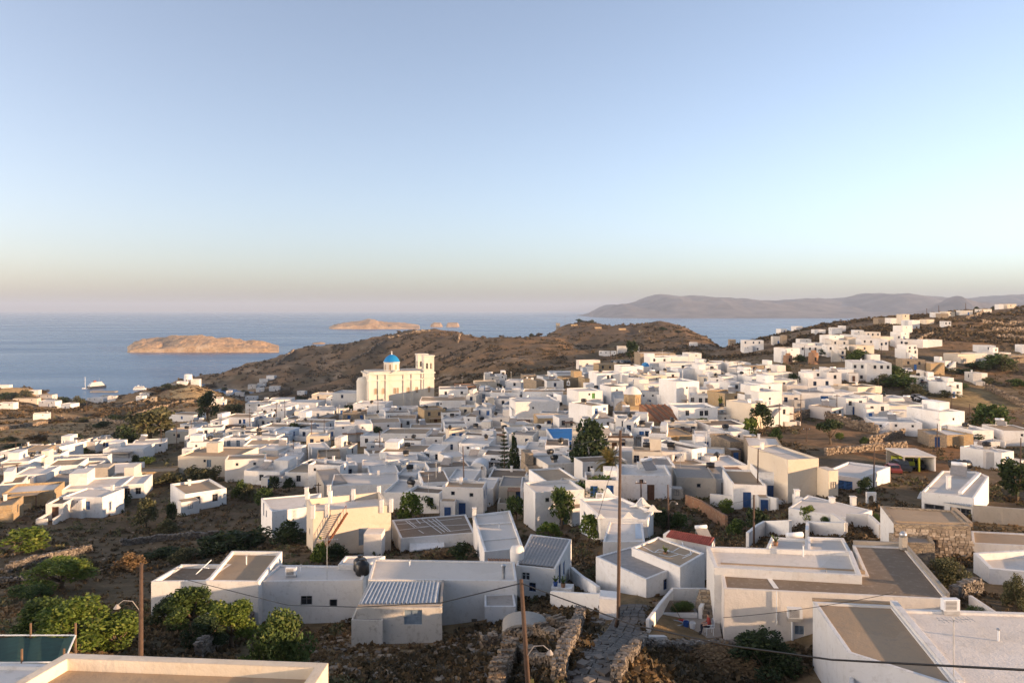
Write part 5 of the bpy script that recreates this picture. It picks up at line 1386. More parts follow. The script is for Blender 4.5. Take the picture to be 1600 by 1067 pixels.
mb = MB(); zc = H + 29 * s_; mb.lathe([(0.25, zc - 0.1), (0.22, zc + 0.4), (0, zc + 0.5)], 8, (cx, cyy, 0)); mb.box(cx - 0.06, cx + 0.06, cyy - 0.06, cyy + 0.06, zc + 0.3, zc + 1.3); mb.box(cx - 0.3, cx + 0.3, cyy - 0.06, cyy + 0.06, zc + 0.85, zc + 0.98); mb.build('cross', 'frame_white', root)
tw = 16.5 * s_; TH = 83 * s_
for (tx, ty) in ((L / 2 - tw / 2 + 0.15, -0.5), (L / 2 - tw / 2 + 0.15, Dp - tw + 0.5)):
    hb = 57 * s_; mb = MB(); mb.box(tx - tw / 2, tx + tw / 2, ty, ty + tw, -2.5, hb); mb.box(tx - tw / 2 - 0.2, tx + tw / 2 + 0.2, ty - 0.2, ty + tw + 0.2, hb - 8 * s_, hb - 7 * s_)
    T = mb.build('bell_tower', 'church_cream', root)
    mb = MB()
    for (ax, ay, rz) in ((tx, ty + 0.2, 0), (tx, ty + tw - 0.2, math.pi), (tx - tw / 2 + 0.2, ty + tw / 2, -math.pi / 2), (tx + tw / 2 - 0.2, ty + tw / 2, math.pi / 2)):
        m2 = MB(); arch_wall(m2, tw - 0.02, TH - hb, [(-tw * 0.2, tw * 0.2, 1.6, (TH - hb) * 0.55), (tw * 0.2, tw * 0.2, 1.6, (TH - hb) * 0.55)], 0.4)
        k = len(mb.v); c2, s2 = math.cos(rz), math.sin(rz); off = 0.003 * (1 if abs(rz) > 1 and abs(rz) < 2 else 0)
        mb.v += [(ax + x * c2 - y * s2, ay + x * s2 + y * c2, hb + z - off) for x, y, z in m2.v]; mb.f += [tuple(k + i for i in f) for f in m2.f]; mb.mi += m2.mi
    mb.box(tx - tw / 2 - 0.25, tx + tw / 2 + 0.25, ty - 0.25, ty + tw + 0.25, TH, TH + 0.45); mb.build('belfry', 'church_cream', T)
    mb = MB(); mb.lathe([(0.1, hb + 4.2), (0.25, hb + 4.0), (0.4, hb + 3.2), (0.55, hb + 3.0)], 10, (tx, ty + tw / 2, 0)); mb.build('bell', 'rust', T, True)
    arch_window(T, tx, ty, H * 0.47, 0.95, 2.2)
mb = MB(); mb.lathe([(3.2, -2.5), (3.2, H * 0.8), (2.6, H * 0.88), (0, H * 0.92)], 20, (-L / 2, Dp * 0.5, 0)); mb.build('apse', 'church_cream', root, True)
tag(root, 'large cream church with blue dome and twin bell towers', 'church'); FOOT.append((p.x, p.y + 5, 13))

# stone-domed church in the centre
p = hit(1010, 655, 0, 120); s_ = p.y / F; root = empty('church', p, R(8))
mb = MB(); mb.box(-28 * s_, 42 * s_, 0, 9, -2, 12 * s_); mb.box(-24 * s_, 4 * s_, 1.0, 8, 12 * s_, 20 * s_); mb.build('wall', 'stone_ochre', root)
mb = MB(); n = 10
for (x0, x1, y0, y1, zb, rh) in ((-28 * s_, 42 * s_, -0.1, 9.1, 12 * s_, 3.4 * s_ * 1.6),):
    pr = [(y0 + (y1 - y0) * i / n, zb + rh * math.sin(math.pi * i / n)) for i in range(n + 1)]
    for a, b_ in zip(pr[:-1], pr[1:]): mb.quad((x0, a[0], a[1]), (x1, a[0], a[1]), (x1, b_[0], b_[1]), (x0, b_[0], b_[1]))
    mb.poly([(x0, a, z) for a, z in pr]); mb.poly([(x1, a, z) for a, z in pr[::-1]])
mb.build('vault', 'cream', root)
cx, cyy = -14 * s_, 4.5
mb = MB(); mb.lathe([(14 * s_, 18 * s_), (14 * s_, 36 * s_), (15 * s_, 36 * s_), (15 * s_, 37 * s_)], 8, (cx, cyy, 0)); dm = mb.build('dome_drum', 'stone_ochre', root)
for k in range(8):
    g = 2 * math.pi * (k + 0.5) / 8; arch_window(dm, cx + 14 * s_ * 0.924 * math.cos(g), cyy + 14 * s_ * 0.924 * math.sin(g), 24 * s_, 0.5, 1.2, g + math.pi / 2, 'stone_ochre')
mb = MB(); mb.lathe([(15 * s_, 37 * s_), (12 * s_, 42 * s_), (8 * s_, 46 * s_), (3 * s_, 48.5 * s_), (0, 49 * s_)], 20, (cx, cyy, 0)); mb.build('dome', 'pink', root, True)
mb = MB(); mb.lathe([(12 * s_, -3), (12 * s_, 14 * s_), (8 * s_, 22 * s_), (3 * s_, 26 * s_), (0, 27 * s_)], 18, (-34 * s_, 3.0, 0)); mb.build('apse', 'stone', root, True)
bell_gable(root, 16 * s_, 6, 13 * s_, 12 * s_, 10 * s_, 2, 0, 'cream')
tag(root, 'weathered stone church with a pale octagonal dome', 'church'); FOOT.append((p.x, p.y + 4, 9))
# building with the striped terracotta roof
p = hit(1040, 672, 0, 100); s_ = p.y / F; root = empty('stone_hall', p, R(6))
mb = MB(); mb.box(-50 * s_, 48 * s_, 0, 8, -2, 12 * s_); mb.build('wall', 'stone_ochre', root)
x0, x1 = -24 * s_, 30 * s_
mb = MB(); zt_ = 33 * s_
mb.quad((x0 + 2, -0.3, 12.4 * s_), (x1 + 0.6, -0.3, 12.4 * s_), (x1 - 2.0, 8, zt_), (x0 - 0.5, 8, zt_)); mb.poly([(x0 + 2, -0.25, 12.3 * s_), (x0 - 0.5, 8, zt_), (x0 - 0.5, 8, 10 * s_)]); mb.poly([(x1 + 0.6, -0.25, 12.3 * s_), (x1 - 2, 8, 10 * s_), (x1 - 2.0, 8, zt_)]); mb.build('tiled_roof', 'terracotta', root)
for k in range(5):
    t = (k + 0.1) / 4.2; a = Vector((x0 + 2, -0.32, 12.6 * s_)).lerp(Vector((x1 + 0.6, -0.32, 12.6 * s_)), t); b_ = Vector((x0 - 0.5, 8, zt_ + 0.05)).lerp(Vector((x1 - 2.0, 8, zt_ + 0.05)), t)
    mb = MB(); mb.tube([tuple(a), tuple(b_)], 0.16, 6); mb.build('roof_ridge', 'rust', root)
tag(root, 'low stone hall with a striped terracotta roof slope', 'building'); FOOT.append((p.x, p.y + 4, 9))
# blue-roofed chapel with bell gable
r, W, z0 = block('chapel', [(866, 688), (942, 689), (936, 667), (853, 669)], 82.8, 'wu', {0: [(0.3, -1.9, 'e'), (0.7, -1.6, 'k', 0.8, 1.0)]}, 0.12, 'white chapel with bright blue flat roof and bell gable', 0.2, 'chapel', group='chapels')
q = W2L(r, onz(905, 687, 82.8)); bell_gable(r, q[0], q[1] + 0.2, q[2] - 0.1, 1.8, 2.3, 2)
# three-arched long chapel
r, W, z0 = block('chapel', [(957, 705), (1020, 706), (1024, 698), (960, 697)], 84.9, 'ww', {}, 0.15, 'long white chapel with three dark arched openings', 0.25, 'chapel', group='chapels')
A, B = onz(957, 705, 84.9), onz(1020, 706, 84.9); u = (B - A).normalized(); rz = math.atan2(u.y, u.x)
for t in (0.24, 0.56, 0.88):
    q = W2L(r, A.lerp(B, t)); arch_window(r, q[0], q[1] - 0.02, q[2] - 3.0, 0.7, 1.7, rz, 'white', 'brown', 'arched_door')
q = W2L(r, onz(1016, 705, 84.9)); bell_gable(r, q[0], q[1], q[2] - 0.1, 0.9, 1.5, 1)
# small vaulted chapel with a double bell gable
p = hit(746, 752, 0, 80); s_ = p.y / F; root = empty('chapel', p, R(-6))
mb = MB(); mb.box(-14 * s_, 14 * s_, 0, 5, -2, 18 * s_); mb.build('wall', 'white', root)
mb = MB(); n = 12; pr = [(-14 * s_ * math.cos(math.pi * i / n), 18 * s_ + 11 * s_ * math.sin(math.pi * i / n)) for i in range(n + 1)]
for a, b_ in zip(pr[:-1], pr[1:]): mb.quad((a[0], -0.05, a[1]), (b_[0], -0.05, b_[1]), (b_[0], 5.05, b_[1]), (a[0], 5.05, a[1]))
mb.poly([(a, -0.05, z) for a, z in pr]); mb.poly([(a, 5.05, z) for a, z in pr[::-1]]); mb.build('vault', 'white', root)
arch_window(root, 7 * s_, -0.05, 19 * s_, 0.35, 0.6, 0, 'white')
bell_gable(root, 25 * s_, 1.0, 3 * s_, 18 * s_, 19 * s_, 2); tag(root, 'small white vaulted chapel with a double-arched bell gable', 'chapel', 'chapels')
# little blue dome chapel on the far side
p = hit(1010, 582, 0, 150); s_ = p.y / F; root = empty('chapel', p); mb = MB(); mb.box(-7 * s_, 9 * s_, 0, 5, -2, 9 * s_); mb.build('wall', 'white', root)
mb = MB(); mb.lathe([(6.5 * s_, 8.8 * s_), (6 * s_, 11 * s_), (4 * s_, 14 * s_), (0, 15.5 * s_)], 16, (0, 2.4, 0)); mb.build('dome', 'blueroof', root, True); tag(root, 'tiny white chapel with low blue dome among the far houses', 'chapel', 'chapels')
for (px, py, lab) in ((888, 600, 'small white bell gable on a roof behind the ochre ruin'), (786, 612, 'tiny bell gable on a white parapet left of stone house'), (743 + 40, 588, 'pale bell gable on far rooftop above the dark bush')):
    p = hit(px, py, 4.4, 150); r2 = empty('bell_gable', (p.x, p.y, p.z + 3.9)); bell_gable(r2, 0, 0, 0, 1.2, 1.7, 1, 0, 'white', 'arched_wall'); tag(r2, lab, 'bell gable')
# school
house(1331, 1393, 567, 6.6, -16, 16, 'xw', 'k12 rk4', 'long two-storey white school block with two rows of windows', 150)
# windmills
def windmill(px, py, wpx, hpx, material, label, cap, dmin):
    p = hit(px, py, 0, dmin); s_ = p.y / F; r = empty('windmill', p); mb = MB(); R0 = wpx * s_ / 2
    mb.lathe([(R0 * 1.08, -2), (R0 * 1.02, hpx * s_ * 0.5), (R0 * 0.95, hpx * s_), (R0 * 0.8, hpx * s_), (R0 * 0.8, hpx * s_ - 0.5), (0, hpx * s_ - 0.5)], 24); mb.build('tower', material, r, True)
    if cap:
        mb = MB(); mb.box(-R0 * 0.4, R0 * 0.5, -R0 * 0.3, R0 * 0.4, hpx * s_ - 0.6, hpx * s_ + hpx * s_ * 0.22); mb.build('broken_rim', material, r)
    arch_window(r, 0, -R0 * 1.03, hpx * s_ * 0.3, 0.8, 1.6, 0, material, 'pane', 'doorway')
    tag(r, label, 'windmill', 'old windmills'); return r
windmill(294, 599, 12, 14, 'white', 'round white windmill house on the clifftop knoll', False, 600)
house(276, 292, 596, 4.5, 6, 8, 'ww', 'o1', 'white house wing left of the round white windmill', 600); house(298, 311, 593, 5.5, 8, 8, 'ww', 'o1', 'white house wing right of the round white windmill', 600); house(262, 284, 601, 3, 6, 6, 'ww', 'x', 'white terrace wall below the round white windmill', 600)
windmill(1231, 569, 14, 14, 'stone_red', 'squat ruined stone mill left of its taller twin', True, 200); windmill(1271, 569, 15, 18, 'stone_red', 'taller ruined stone mill with a broken rim', True, 200)
# carport and trucks
p = hit(1435, 737, 0, 90); s_ = p.y / F; r = empty('carport', p, R(-4)); CP = p.copy()
mb = MB(); mb.box(-22 * s_, 27 * s_, 0, 7, 2.35, 2.55); mb.build('roof', 'deck_white', r)
for x in (-21 * s_, 2 * s_): mb = MB(); mb.box(x - 0.12, x + 0.12, 0.1, 0.34, -0.5, 2.35); mb.build('post', 'car_yellow' if x > 0 else 'concrete', r)
mb = MB(); mb.box(24 * s_, 26.5 * s_, 0.05, 6.9, -0.5, 2.34); mb.build('side_wall', 'white', r); mb = MB(); mb.box(-21 * s_, 24 * s_, 6.7, 6.9, -0.5, 2.34); mb.build('back_wall', 'concrete', r)
tag(r, 'white flat-roofed carport sheltering a yellow truck', 'carport'); FOOT.append((p.x, p.y + 2, 5)); FOOT.append((p.x - 1, p.y - 4, 5))
# pool and tarp
p = hit(1402, 658, 0, 120); mb = MB(); s_ = p.y / F
r = empty('swimming_pool', (p.x, p.y, p.z + 2.9)); mb.box(-13 * s_, 13 * s_, -1, 5, -0.2, 0.0); mb.build('water', 'pool', r); mb = MB(); mb.box(-15 * s_, 15 * s_, -1.5, 5.5, -3.5, -0.05); mb.build('rim', 'white', r); tag(r, 'blue pool on a white terrace left of the tall villa', 'pool')
# hilltop masts and hut
p = hit(872, 504, 0, 800); s_ = p.y / F; r = empty('radio_hut', p); mb = MB(); mb.box(-3 * s_, 3 * s_, 0, 5, -2, 8 * s_); mb.build('wall', 'concrete', r); mb = MB(); mb.box(-3.4 * s_, 3.4 * s_, -0.4, 5.4, 8 * s_, 8.5 * s_); mb.build('roof', 'concrete', r); tag(r, 'grey block hut on the hilltop beside two masts', 'hut')
for px, hp, lab in ((869, 15, 'left radio mast on the far hilltop'), (883, 16, 'right radio mast on the far hilltop')):
    p = hit(px, 503, 0, 800); s_ = p.y / F; r = empty('radio_mast', p); mb = MB()
    for k in range(3):
        g = k * 2.1; mb.tube([(0.8 * math.cos(g), 0.8 * math.sin(g), -1), (0.15 * math.cos(g), 0.15 * math.sin(g), hp * s_)], 0.07, 4)
    mb.build('lattice', 'frame_dark', r); tag(r, lab, 'mast', 'radio masts')
# church steps and awning tent at its foot
p = hit(655, 628, 0, 180); s_ = p.y / F; r = empty('terrace', p, R(6))
for k in range(4): mb = MB(); mb.box(-34 * s_, 22 * s_, -3.5 + k * 0.9, 4, -2, k * 0.45); mb.build('step', 'stone', r)
tag(r, 'stepped stone terrace at the foot of the cream church', 'terrace')
# arch gate and vaulted garden shapes
for px, py, w_, lab in ((1361, 786, 13, 'white arched garden gate beside leafy shrub'),):
    p = hit(px, py, 0, 60); s_ = p.y / F; r = empty('garden_gate', p); mb = MB(); arch_wall(mb, w_ * s_ * 1.15, 1.35, [(0, w_ * s_ * 0.75, 0, 0.6)], 0.3); mb.build('arched_wall', 'white', r); tag(r, lab, 'gate')
# dark sloped shed roofs in the left middle
r, W, z0 = block('shed', [(506, 757), (543, 753), (526, 731), (494, 734)], 80.6, 'kg', {}, 0.05, 'lean-to shed with a dull grey slab roof', 0.15, 'shed', group='sheds')
p = hit(398, 738, 0, 90); s_ = p.y / F; r = empty('pergola', p, R(-8)); mb = MB(); mb.quad((-24 * s_, -1.5, 2.2), (26 * s_, -1.5, 2.2), (30 * s_, 3, 2.9), (-20 * s_, 3, 2.9)); mb.quad((-24 * s_, -1.5, 2.1), (-20 * s_, 3, 2.8), (30 * s_, 3, 2.8), (26 * s_, -1.5, 2.1)); mb.build('canopy', 'deck_tan', r)
for x in (-22, 0, 24): mb = MB(); mb.tube([(x * s_, -1.3, -0.5), (x * s_, -1.3, 2.2)], 0.07, 5); mb.build('post', 'brown', r)
tag(r, 'tan pergola roof on thin brown posts', 'pergola')
# bottom-left green net
p0 = [at(-20, 1035, 27), at(100, 1034, 27), at(118, 992, 30), at(-20, 992, 31)]
r = empty('shade_net', (p0[0].x, p0[0].y, 92)); mb = MB(); n = 8
for i in range(n):
    for j in range(4):
        def Q(a, b_): v = p0[0].lerp(p0[1], a).lerp(p0[3].lerp(p0[2], a), b_); return W2L(r, (v.x, v.y, v.z - 0.25 * math.sin(math.pi * ((a * 3) % 1)) * 0.5))
        mb.quad(Q(i / n, j / 4), Q((i + 1) / n, j / 4), Q((i + 1) / n, (j + 1) / 4), Q(i / n, (j + 1) / 4))
mb.build('net', 'net_green', r)
for a, b_ in ((p0[0], p0[1]), (p0[1], p0[2]), (p0[3], p0[2])):
    mb = MB(); mb.tube([W2L(r, a), W2L(r, b_)], 0.035, 5); mb.build('rail', 'frame_white', r)
for v in (p0[1], p0[2], p0[0].lerp(p0[1], 0.45), p0[3].lerp(p0[2], 0.5)):
    mb = MB(); mb.tube([W2L(r, (v.x, v.y, float(G(v.x, v.y)) - 0.3)), W2L(r, (v.x, v.y, v.z + 0.5))], 0.04, 5); mb.build('post', 'dead_wood', r)
tag(r, 'dark green shade netting on a frame at the lower left', 'netting')
# ------------------------------------------------------------------ foliage
def leaf_cloud(rnd, n, clumps, lw, squash=1.0, up=0.0):
    """n leaf quads gathered on clump shells (x, y, z, r)"""
    cl = np.array(clumps); wgt = cl[:, 3] ** 2; wgt /= wgt.sum()
    k = rnd.choice(len(cl), n, p=wgt); C = cl[k, :3]; rr = cl[k, 3]
    d = rnd.normal(size=(n, 3)); d /= np.linalg.norm(d, axis=1)[:, None]
    rad = rr * rnd.uniform(0.55, 1.08, n); P = C + d * rad[:, None] * np.array([1, 1, squash])
    a = rnd.normal(size=(n, 3)) + d * 0.3; a[:, 2] += up * 2.5; a /= np.linalg.norm(a, axis=1)[:, None]
    b_ = np.cross(a, rnd.normal(size=(n, 3))); b_ /= np.linalg.norm(b_, axis=1)[:, None]
    s = lw * rnd.uniform(0.6, 1.3, n)[:, None]
    q = np.stack([P - a * s - b_ * s * 0.1, P + b_ * s * 0.55, P + a * s, P - b_ * s * 0.55], 1)
    return q
def quads_mesh(name, Q, material):
    n = len(Q); me = bpy.data.meshes.new(name); me.vertices.add(n * 4); me.vertices.foreach_set('co', Q.reshape(-1).astype(np.float32))
    me.loops.add(n * 4); me.loops.foreach_set('vertex_index', np.arange(n * 4, dtype=np.int32)); me.polygons.add(n); me.polygons.foreach_set('loop_start', np.arange(0, n * 4, 4, dtype=np.int32))
    me.update(calc_edges=True); me.materials.append(M[material]); return me
def crown_mesh(kind, seed, material, n, lw):
    """unit crown: about 1 wide (radius .5), from z 0 to 1"""
    rnd = np.random.RandomState(seed); cl = []
    if kind == 'round':
        for i in range(26):
            g = rnd.uniform(0, 6.28); e = rnd.uniform(-0.5, 1.35); r = rnd.uniform(0.18, 0.36)
            cl.append((r * math.cos(g) * math.cos(e) * 1.05, r * math.sin(g) * math.cos(e) * 1.05, 0.48 + 0.36 * math.sin(e) + rnd.uniform(-.05, .05), rnd.uniform(0.10, 0.19)))
    elif kind == 'umbrella':
        for i in range(24):
            g = rnd.uniform(0, 6.28); r = math.sqrt(rnd.uniform(0, 1)) * 0.42; cl.append((r * math.cos(g), r * math.sin(g), 0.66 + 0.16 * (1 - r * 2) + rnd.uniform(-.06, .06), rnd.uniform(0.09, 0.16)))
    elif kind == 'cypress':
        for i in range(40):
            z = rnd.uniform(0.03, 0.97); w_ = 0.42 * (1 - z) ** 0.7 * min(1, z * 6 + 0.4); g = rnd.uniform(0, 6.28); cl.append((w_ * 0.7 * math.cos(g), w_ * 0.7 * math.sin(g), z, max(0.03, w_ * 0.38)))
    elif kind == 'broom':
        for i in range(22):
            g = rnd.uniform(0, 6.28); r = rnd.uniform(0, 0.36); cl.append((r * math.cos(g), r * math.sin(g), 0.5 - 0.5 * r + rnd.uniform(-.25, .2), rnd.uniform(0.12, 0.2)))
    else:
        for i in range(20):
            g = rnd.uniform(0, 6.28); r = rnd.uniform(0, 0.40); cl.append((r * math.cos(g), r * math.sin(g), rnd.uniform(0.2, 0.75 - 0.6 * r), rnd.uniform(0.12, 0.22)))
    Q = leaf_cloud(rnd, n, cl, lw, 1.0 if kind != 'cypress' else 1.5, 0.8 if kind in ('broom', 'cypress') else 0.0)
    return quads_mesh('crown', Q, material)
CR = {}
def crown(kind, material, var, near):
    k = (kind, material, var, near)
    if k not in CR: CR[k] = crown_mesh(kind, var * 7 + 3, material, 5200 if near else 1300, 0.028 if near else 0.05)
    return CR[k]
TK = {}
def trunk_mesh(var):
    if var not in TK:
        rnd = random.Random(var); mb = MB(); mb.tube([(0, 0, -0.08), (0.01, 0, 0.15), (0.03 * rnd.uniform(-1, 1), 0.02, 0.32)], [0.05, 0.038, 0.03], 7)
        for i in range(6):
            g = i * 1.05 + rnd.uniform(-.3, .3); mb.tube([(0, 0, 0.25), (0.12 * math.cos(g), 0.12 * math.sin(g), 0.42), (0.27 * math.cos(g), 0.27 * math.sin(g), 0.6 + rnd.uniform(-.1, .15))], [0.026, 0.017, 0.006], 5)
        TK[var] = mb.mesh('trunk', 'bark', True)
    return TK[var]
nv = [0]
def tree(px, pbase, wpx, hpx, kind, material, look=None, label=None, cat='tree', grp='trees and shrubs', dmin=25, trunk=True, h0=0.0, name=None):
    p = hit(px, pbase, h0, dmin); s_ = p.y / F; nv[0] += 1; v = nv[0] % 3
    r = empty(name or ('tree' if cat == 'tree' else 'shrub'), (p.x, p.y, p.z - 0.05), nv[0] * 1.7)
    c = link('crown', crown(kind, material, v, p.y < 75), r); W_, H_ = wpx * s_ * 1.12, hpx * s_ * 1.3
    c.scale = (W_, W_ * random.uniform(0.85, 1.1), H_)
    if trunk:
        t = link('trunk', trunk_mesh(v), r); t.scale = (W_, W_, H_)
    else:
        mb_k = ('stem', v)
        if mb_k not in TK:
            mb = MB(); rr = random.Random(v)
            for i in range(7):
                g = i * 0.9; mb.tube([(0, 0, -0.05), (0.12 * math.cos(g), 0.12 * math.sin(g), 0.25), (0.26 * math.cos(g), 0.26 * math.sin(g), 0.5)], [0.014, 0.01, 0.004], 4)
            TK[mb_k] = mb.mesh('stem', 'bark')
        t = link('stem', TK[mb_k], r); t.scale = (W_, W_, H_)
    if label: tag(r, label, cat, grp)
    else: pend(r, look, cat, grp, (p.x, p.y, p.z + H_ / 2))
    return r
# (x, base row, width, height)
tree(920, 738, 72, 66, 'round', 'leaf_dark', label='large round dark tree between the blue chapel and palm')
tree(803, 748, 26, 58, 'cypress', 'leaf_pine', label='dense pointed cypress in the middle of the village')
tree(1548, 676, 62, 36, 'round', 'leaf_mid', label='broad bright evergreen right of the tall villa', dmin=100)
tree(1297, 694, 40, 32, 'umbrella', 'leaf_pine', label='flat-topped umbrella pine in the brown lot', dmin=80)
tree(988, 566, 24, 26, 'round', 'leaf_dark', label='dark round tree beside the far arcaded house', dmin=200)
tree(235, 692, 84, 44, 'round', 'leaf_olive', label='wide dark tree with rusty top at village left edge', dmin=150)
tree(198, 700, 50, 34, 'bush', 'leaf_dark', label='dark shrub mass left of the wide rusty-topped tree', dmin=150)
tree(324, 658, 34, 36, 'round', 'leaf_pine', label='dark tall tree before the clifftop fields', dmin=200); tree(365, 655, 36, 20, 'round', 'leaf_olive', label='olive-brown round tree right of dark tall tree', dmin=200)
tree(776, 610, 28, 12, 'bush', 'leaf_dark', label='low dark bush on a far rooftop yard', dmin=150)
tree(932, 800, 66, 44, 'round', 'leaf_mid', label='lush green tree behind the scalloped-parapet house', dmin=60)
tree(878, 826, 46, 54, 'round', 'leaf_mid', label='tall leafy tree left of the scalloped-parapet house', dmin=60)
tree(920, 846, 40, 34, 'round', 'leaf_fig', label='fig tree before the scalloped-parapet house', dmin=50); tree(858, 848, 42, 26, 'round', 'leaf_fig', label='low fig shrub above the grey ribbed roof', dmin=50)
tree(806, 812, 40, 30, 'round', 'leaf_mid', label='leafy tree behind the broad white roof', dmin=60)
tree(640, 815, 52, 36, 'round', 'leaf_fig', label='yellow-green tree right of the rusty-stair house', dmin=60); tree(672, 800, 34, 22, 'round', 'leaf_mid', label='small green tree beside white gate box', dmin=60)
tree(612, 748, 30, 22, 'bush', 'leaf_mid', label='green shrub left of white roofs in the middle', dmin=60, trunk=False, cat='shrub')
for i, (x, y, w_, h) in enumerate([(1150, 836, 30, 26), (1182, 838, 40, 34), (1135, 806, 22, 22), (1060, 826, 34, 26), (1035, 828, 30, 26), (1262, 818, 26, 24), (1290, 818, 16, 12), (1352, 776, 28, 24), (1298, 770, 20, 18), (1370, 822, 16, 20), (1104, 664, 20, 22), (1130, 650, 18, 26), (1095, 674, 36, 20), (1190, 676, 42, 36), (1172, 690, 26, 30), (1212, 690, 26, 22), (1240, 612, 20, 22), (1312, 688, 16, 10), (1350, 694, 14, 12)]):
    tree(x, y, w_, h, 'round' if i % 3 else 'bush', ['leaf_mid', 'leaf_dark', 'leaf_fig'][i % 3], look=['green leafy shrub', 'dark leafy shrub', 'yellow-green leafy shrub'][i % 3], cat='shrub', dmin=48, trunk=False)
for i, (x, y, w_, h) in enumerate([(1480, 668 - 48, 44, 10), (1440, 598, 30, 12), (1410, 608, 60, 22), (1380, 604, 40, 18), (1360, 622, 50, 16), (1400, 590, 40, 18), (1430, 618, 40, 16), (1345, 612, 40, 12), (1490, 607, 40, 12), (1470, 582, 40, 10), (1510, 586, 36, 12), (1555, 572, 50, 18), (1570, 580, 40, 20), (1530, 578, 40, 14), (1340, 566, 36, 20), (1320, 560, 26, 14), (1300, 556, 40, 12), (1250, 566, 20, 12), (1225, 580, 20, 12), (1515, 690, 36, 16), (1560, 692, 30, 12), (1585, 684, 30, 16), (1560, 562, 20, 12), (1590, 604, 30, 12), (1545, 600, 30, 10)]):
    tree(x, y, w_, h, 'bush', ['leaf_olive', 'leaf_dark', 'leaf_mid'][i % 3], look=['olive grey scrubby bush', 'dark scrubby bush', 'green scrubby bush'][i % 3], cat='shrub', dmin=90, trunk=False)
tree(1588, 782, 60, 52, 'round', 'leaf_pine', label='big dark tree at the right edge beside concrete wall', dmin=60)
tree(1478, 915, 60, 42, 'bush', 'leaf_olive', label='olive bush right of the rubble-walled annex', cat='shrub', dmin=40, trunk=False)
tree(1590, 950, 40, 48, 'bush', 'leaf_olive', label='bush at right edge below sunken white roof', cat='shrub', dmin=35, trunk=False); tree(1540, 972, 60, 18, 'bush', 'leaf_mid', label='low green bush beside the thin white wall', cat='shrub', dmin=35, trunk=False)
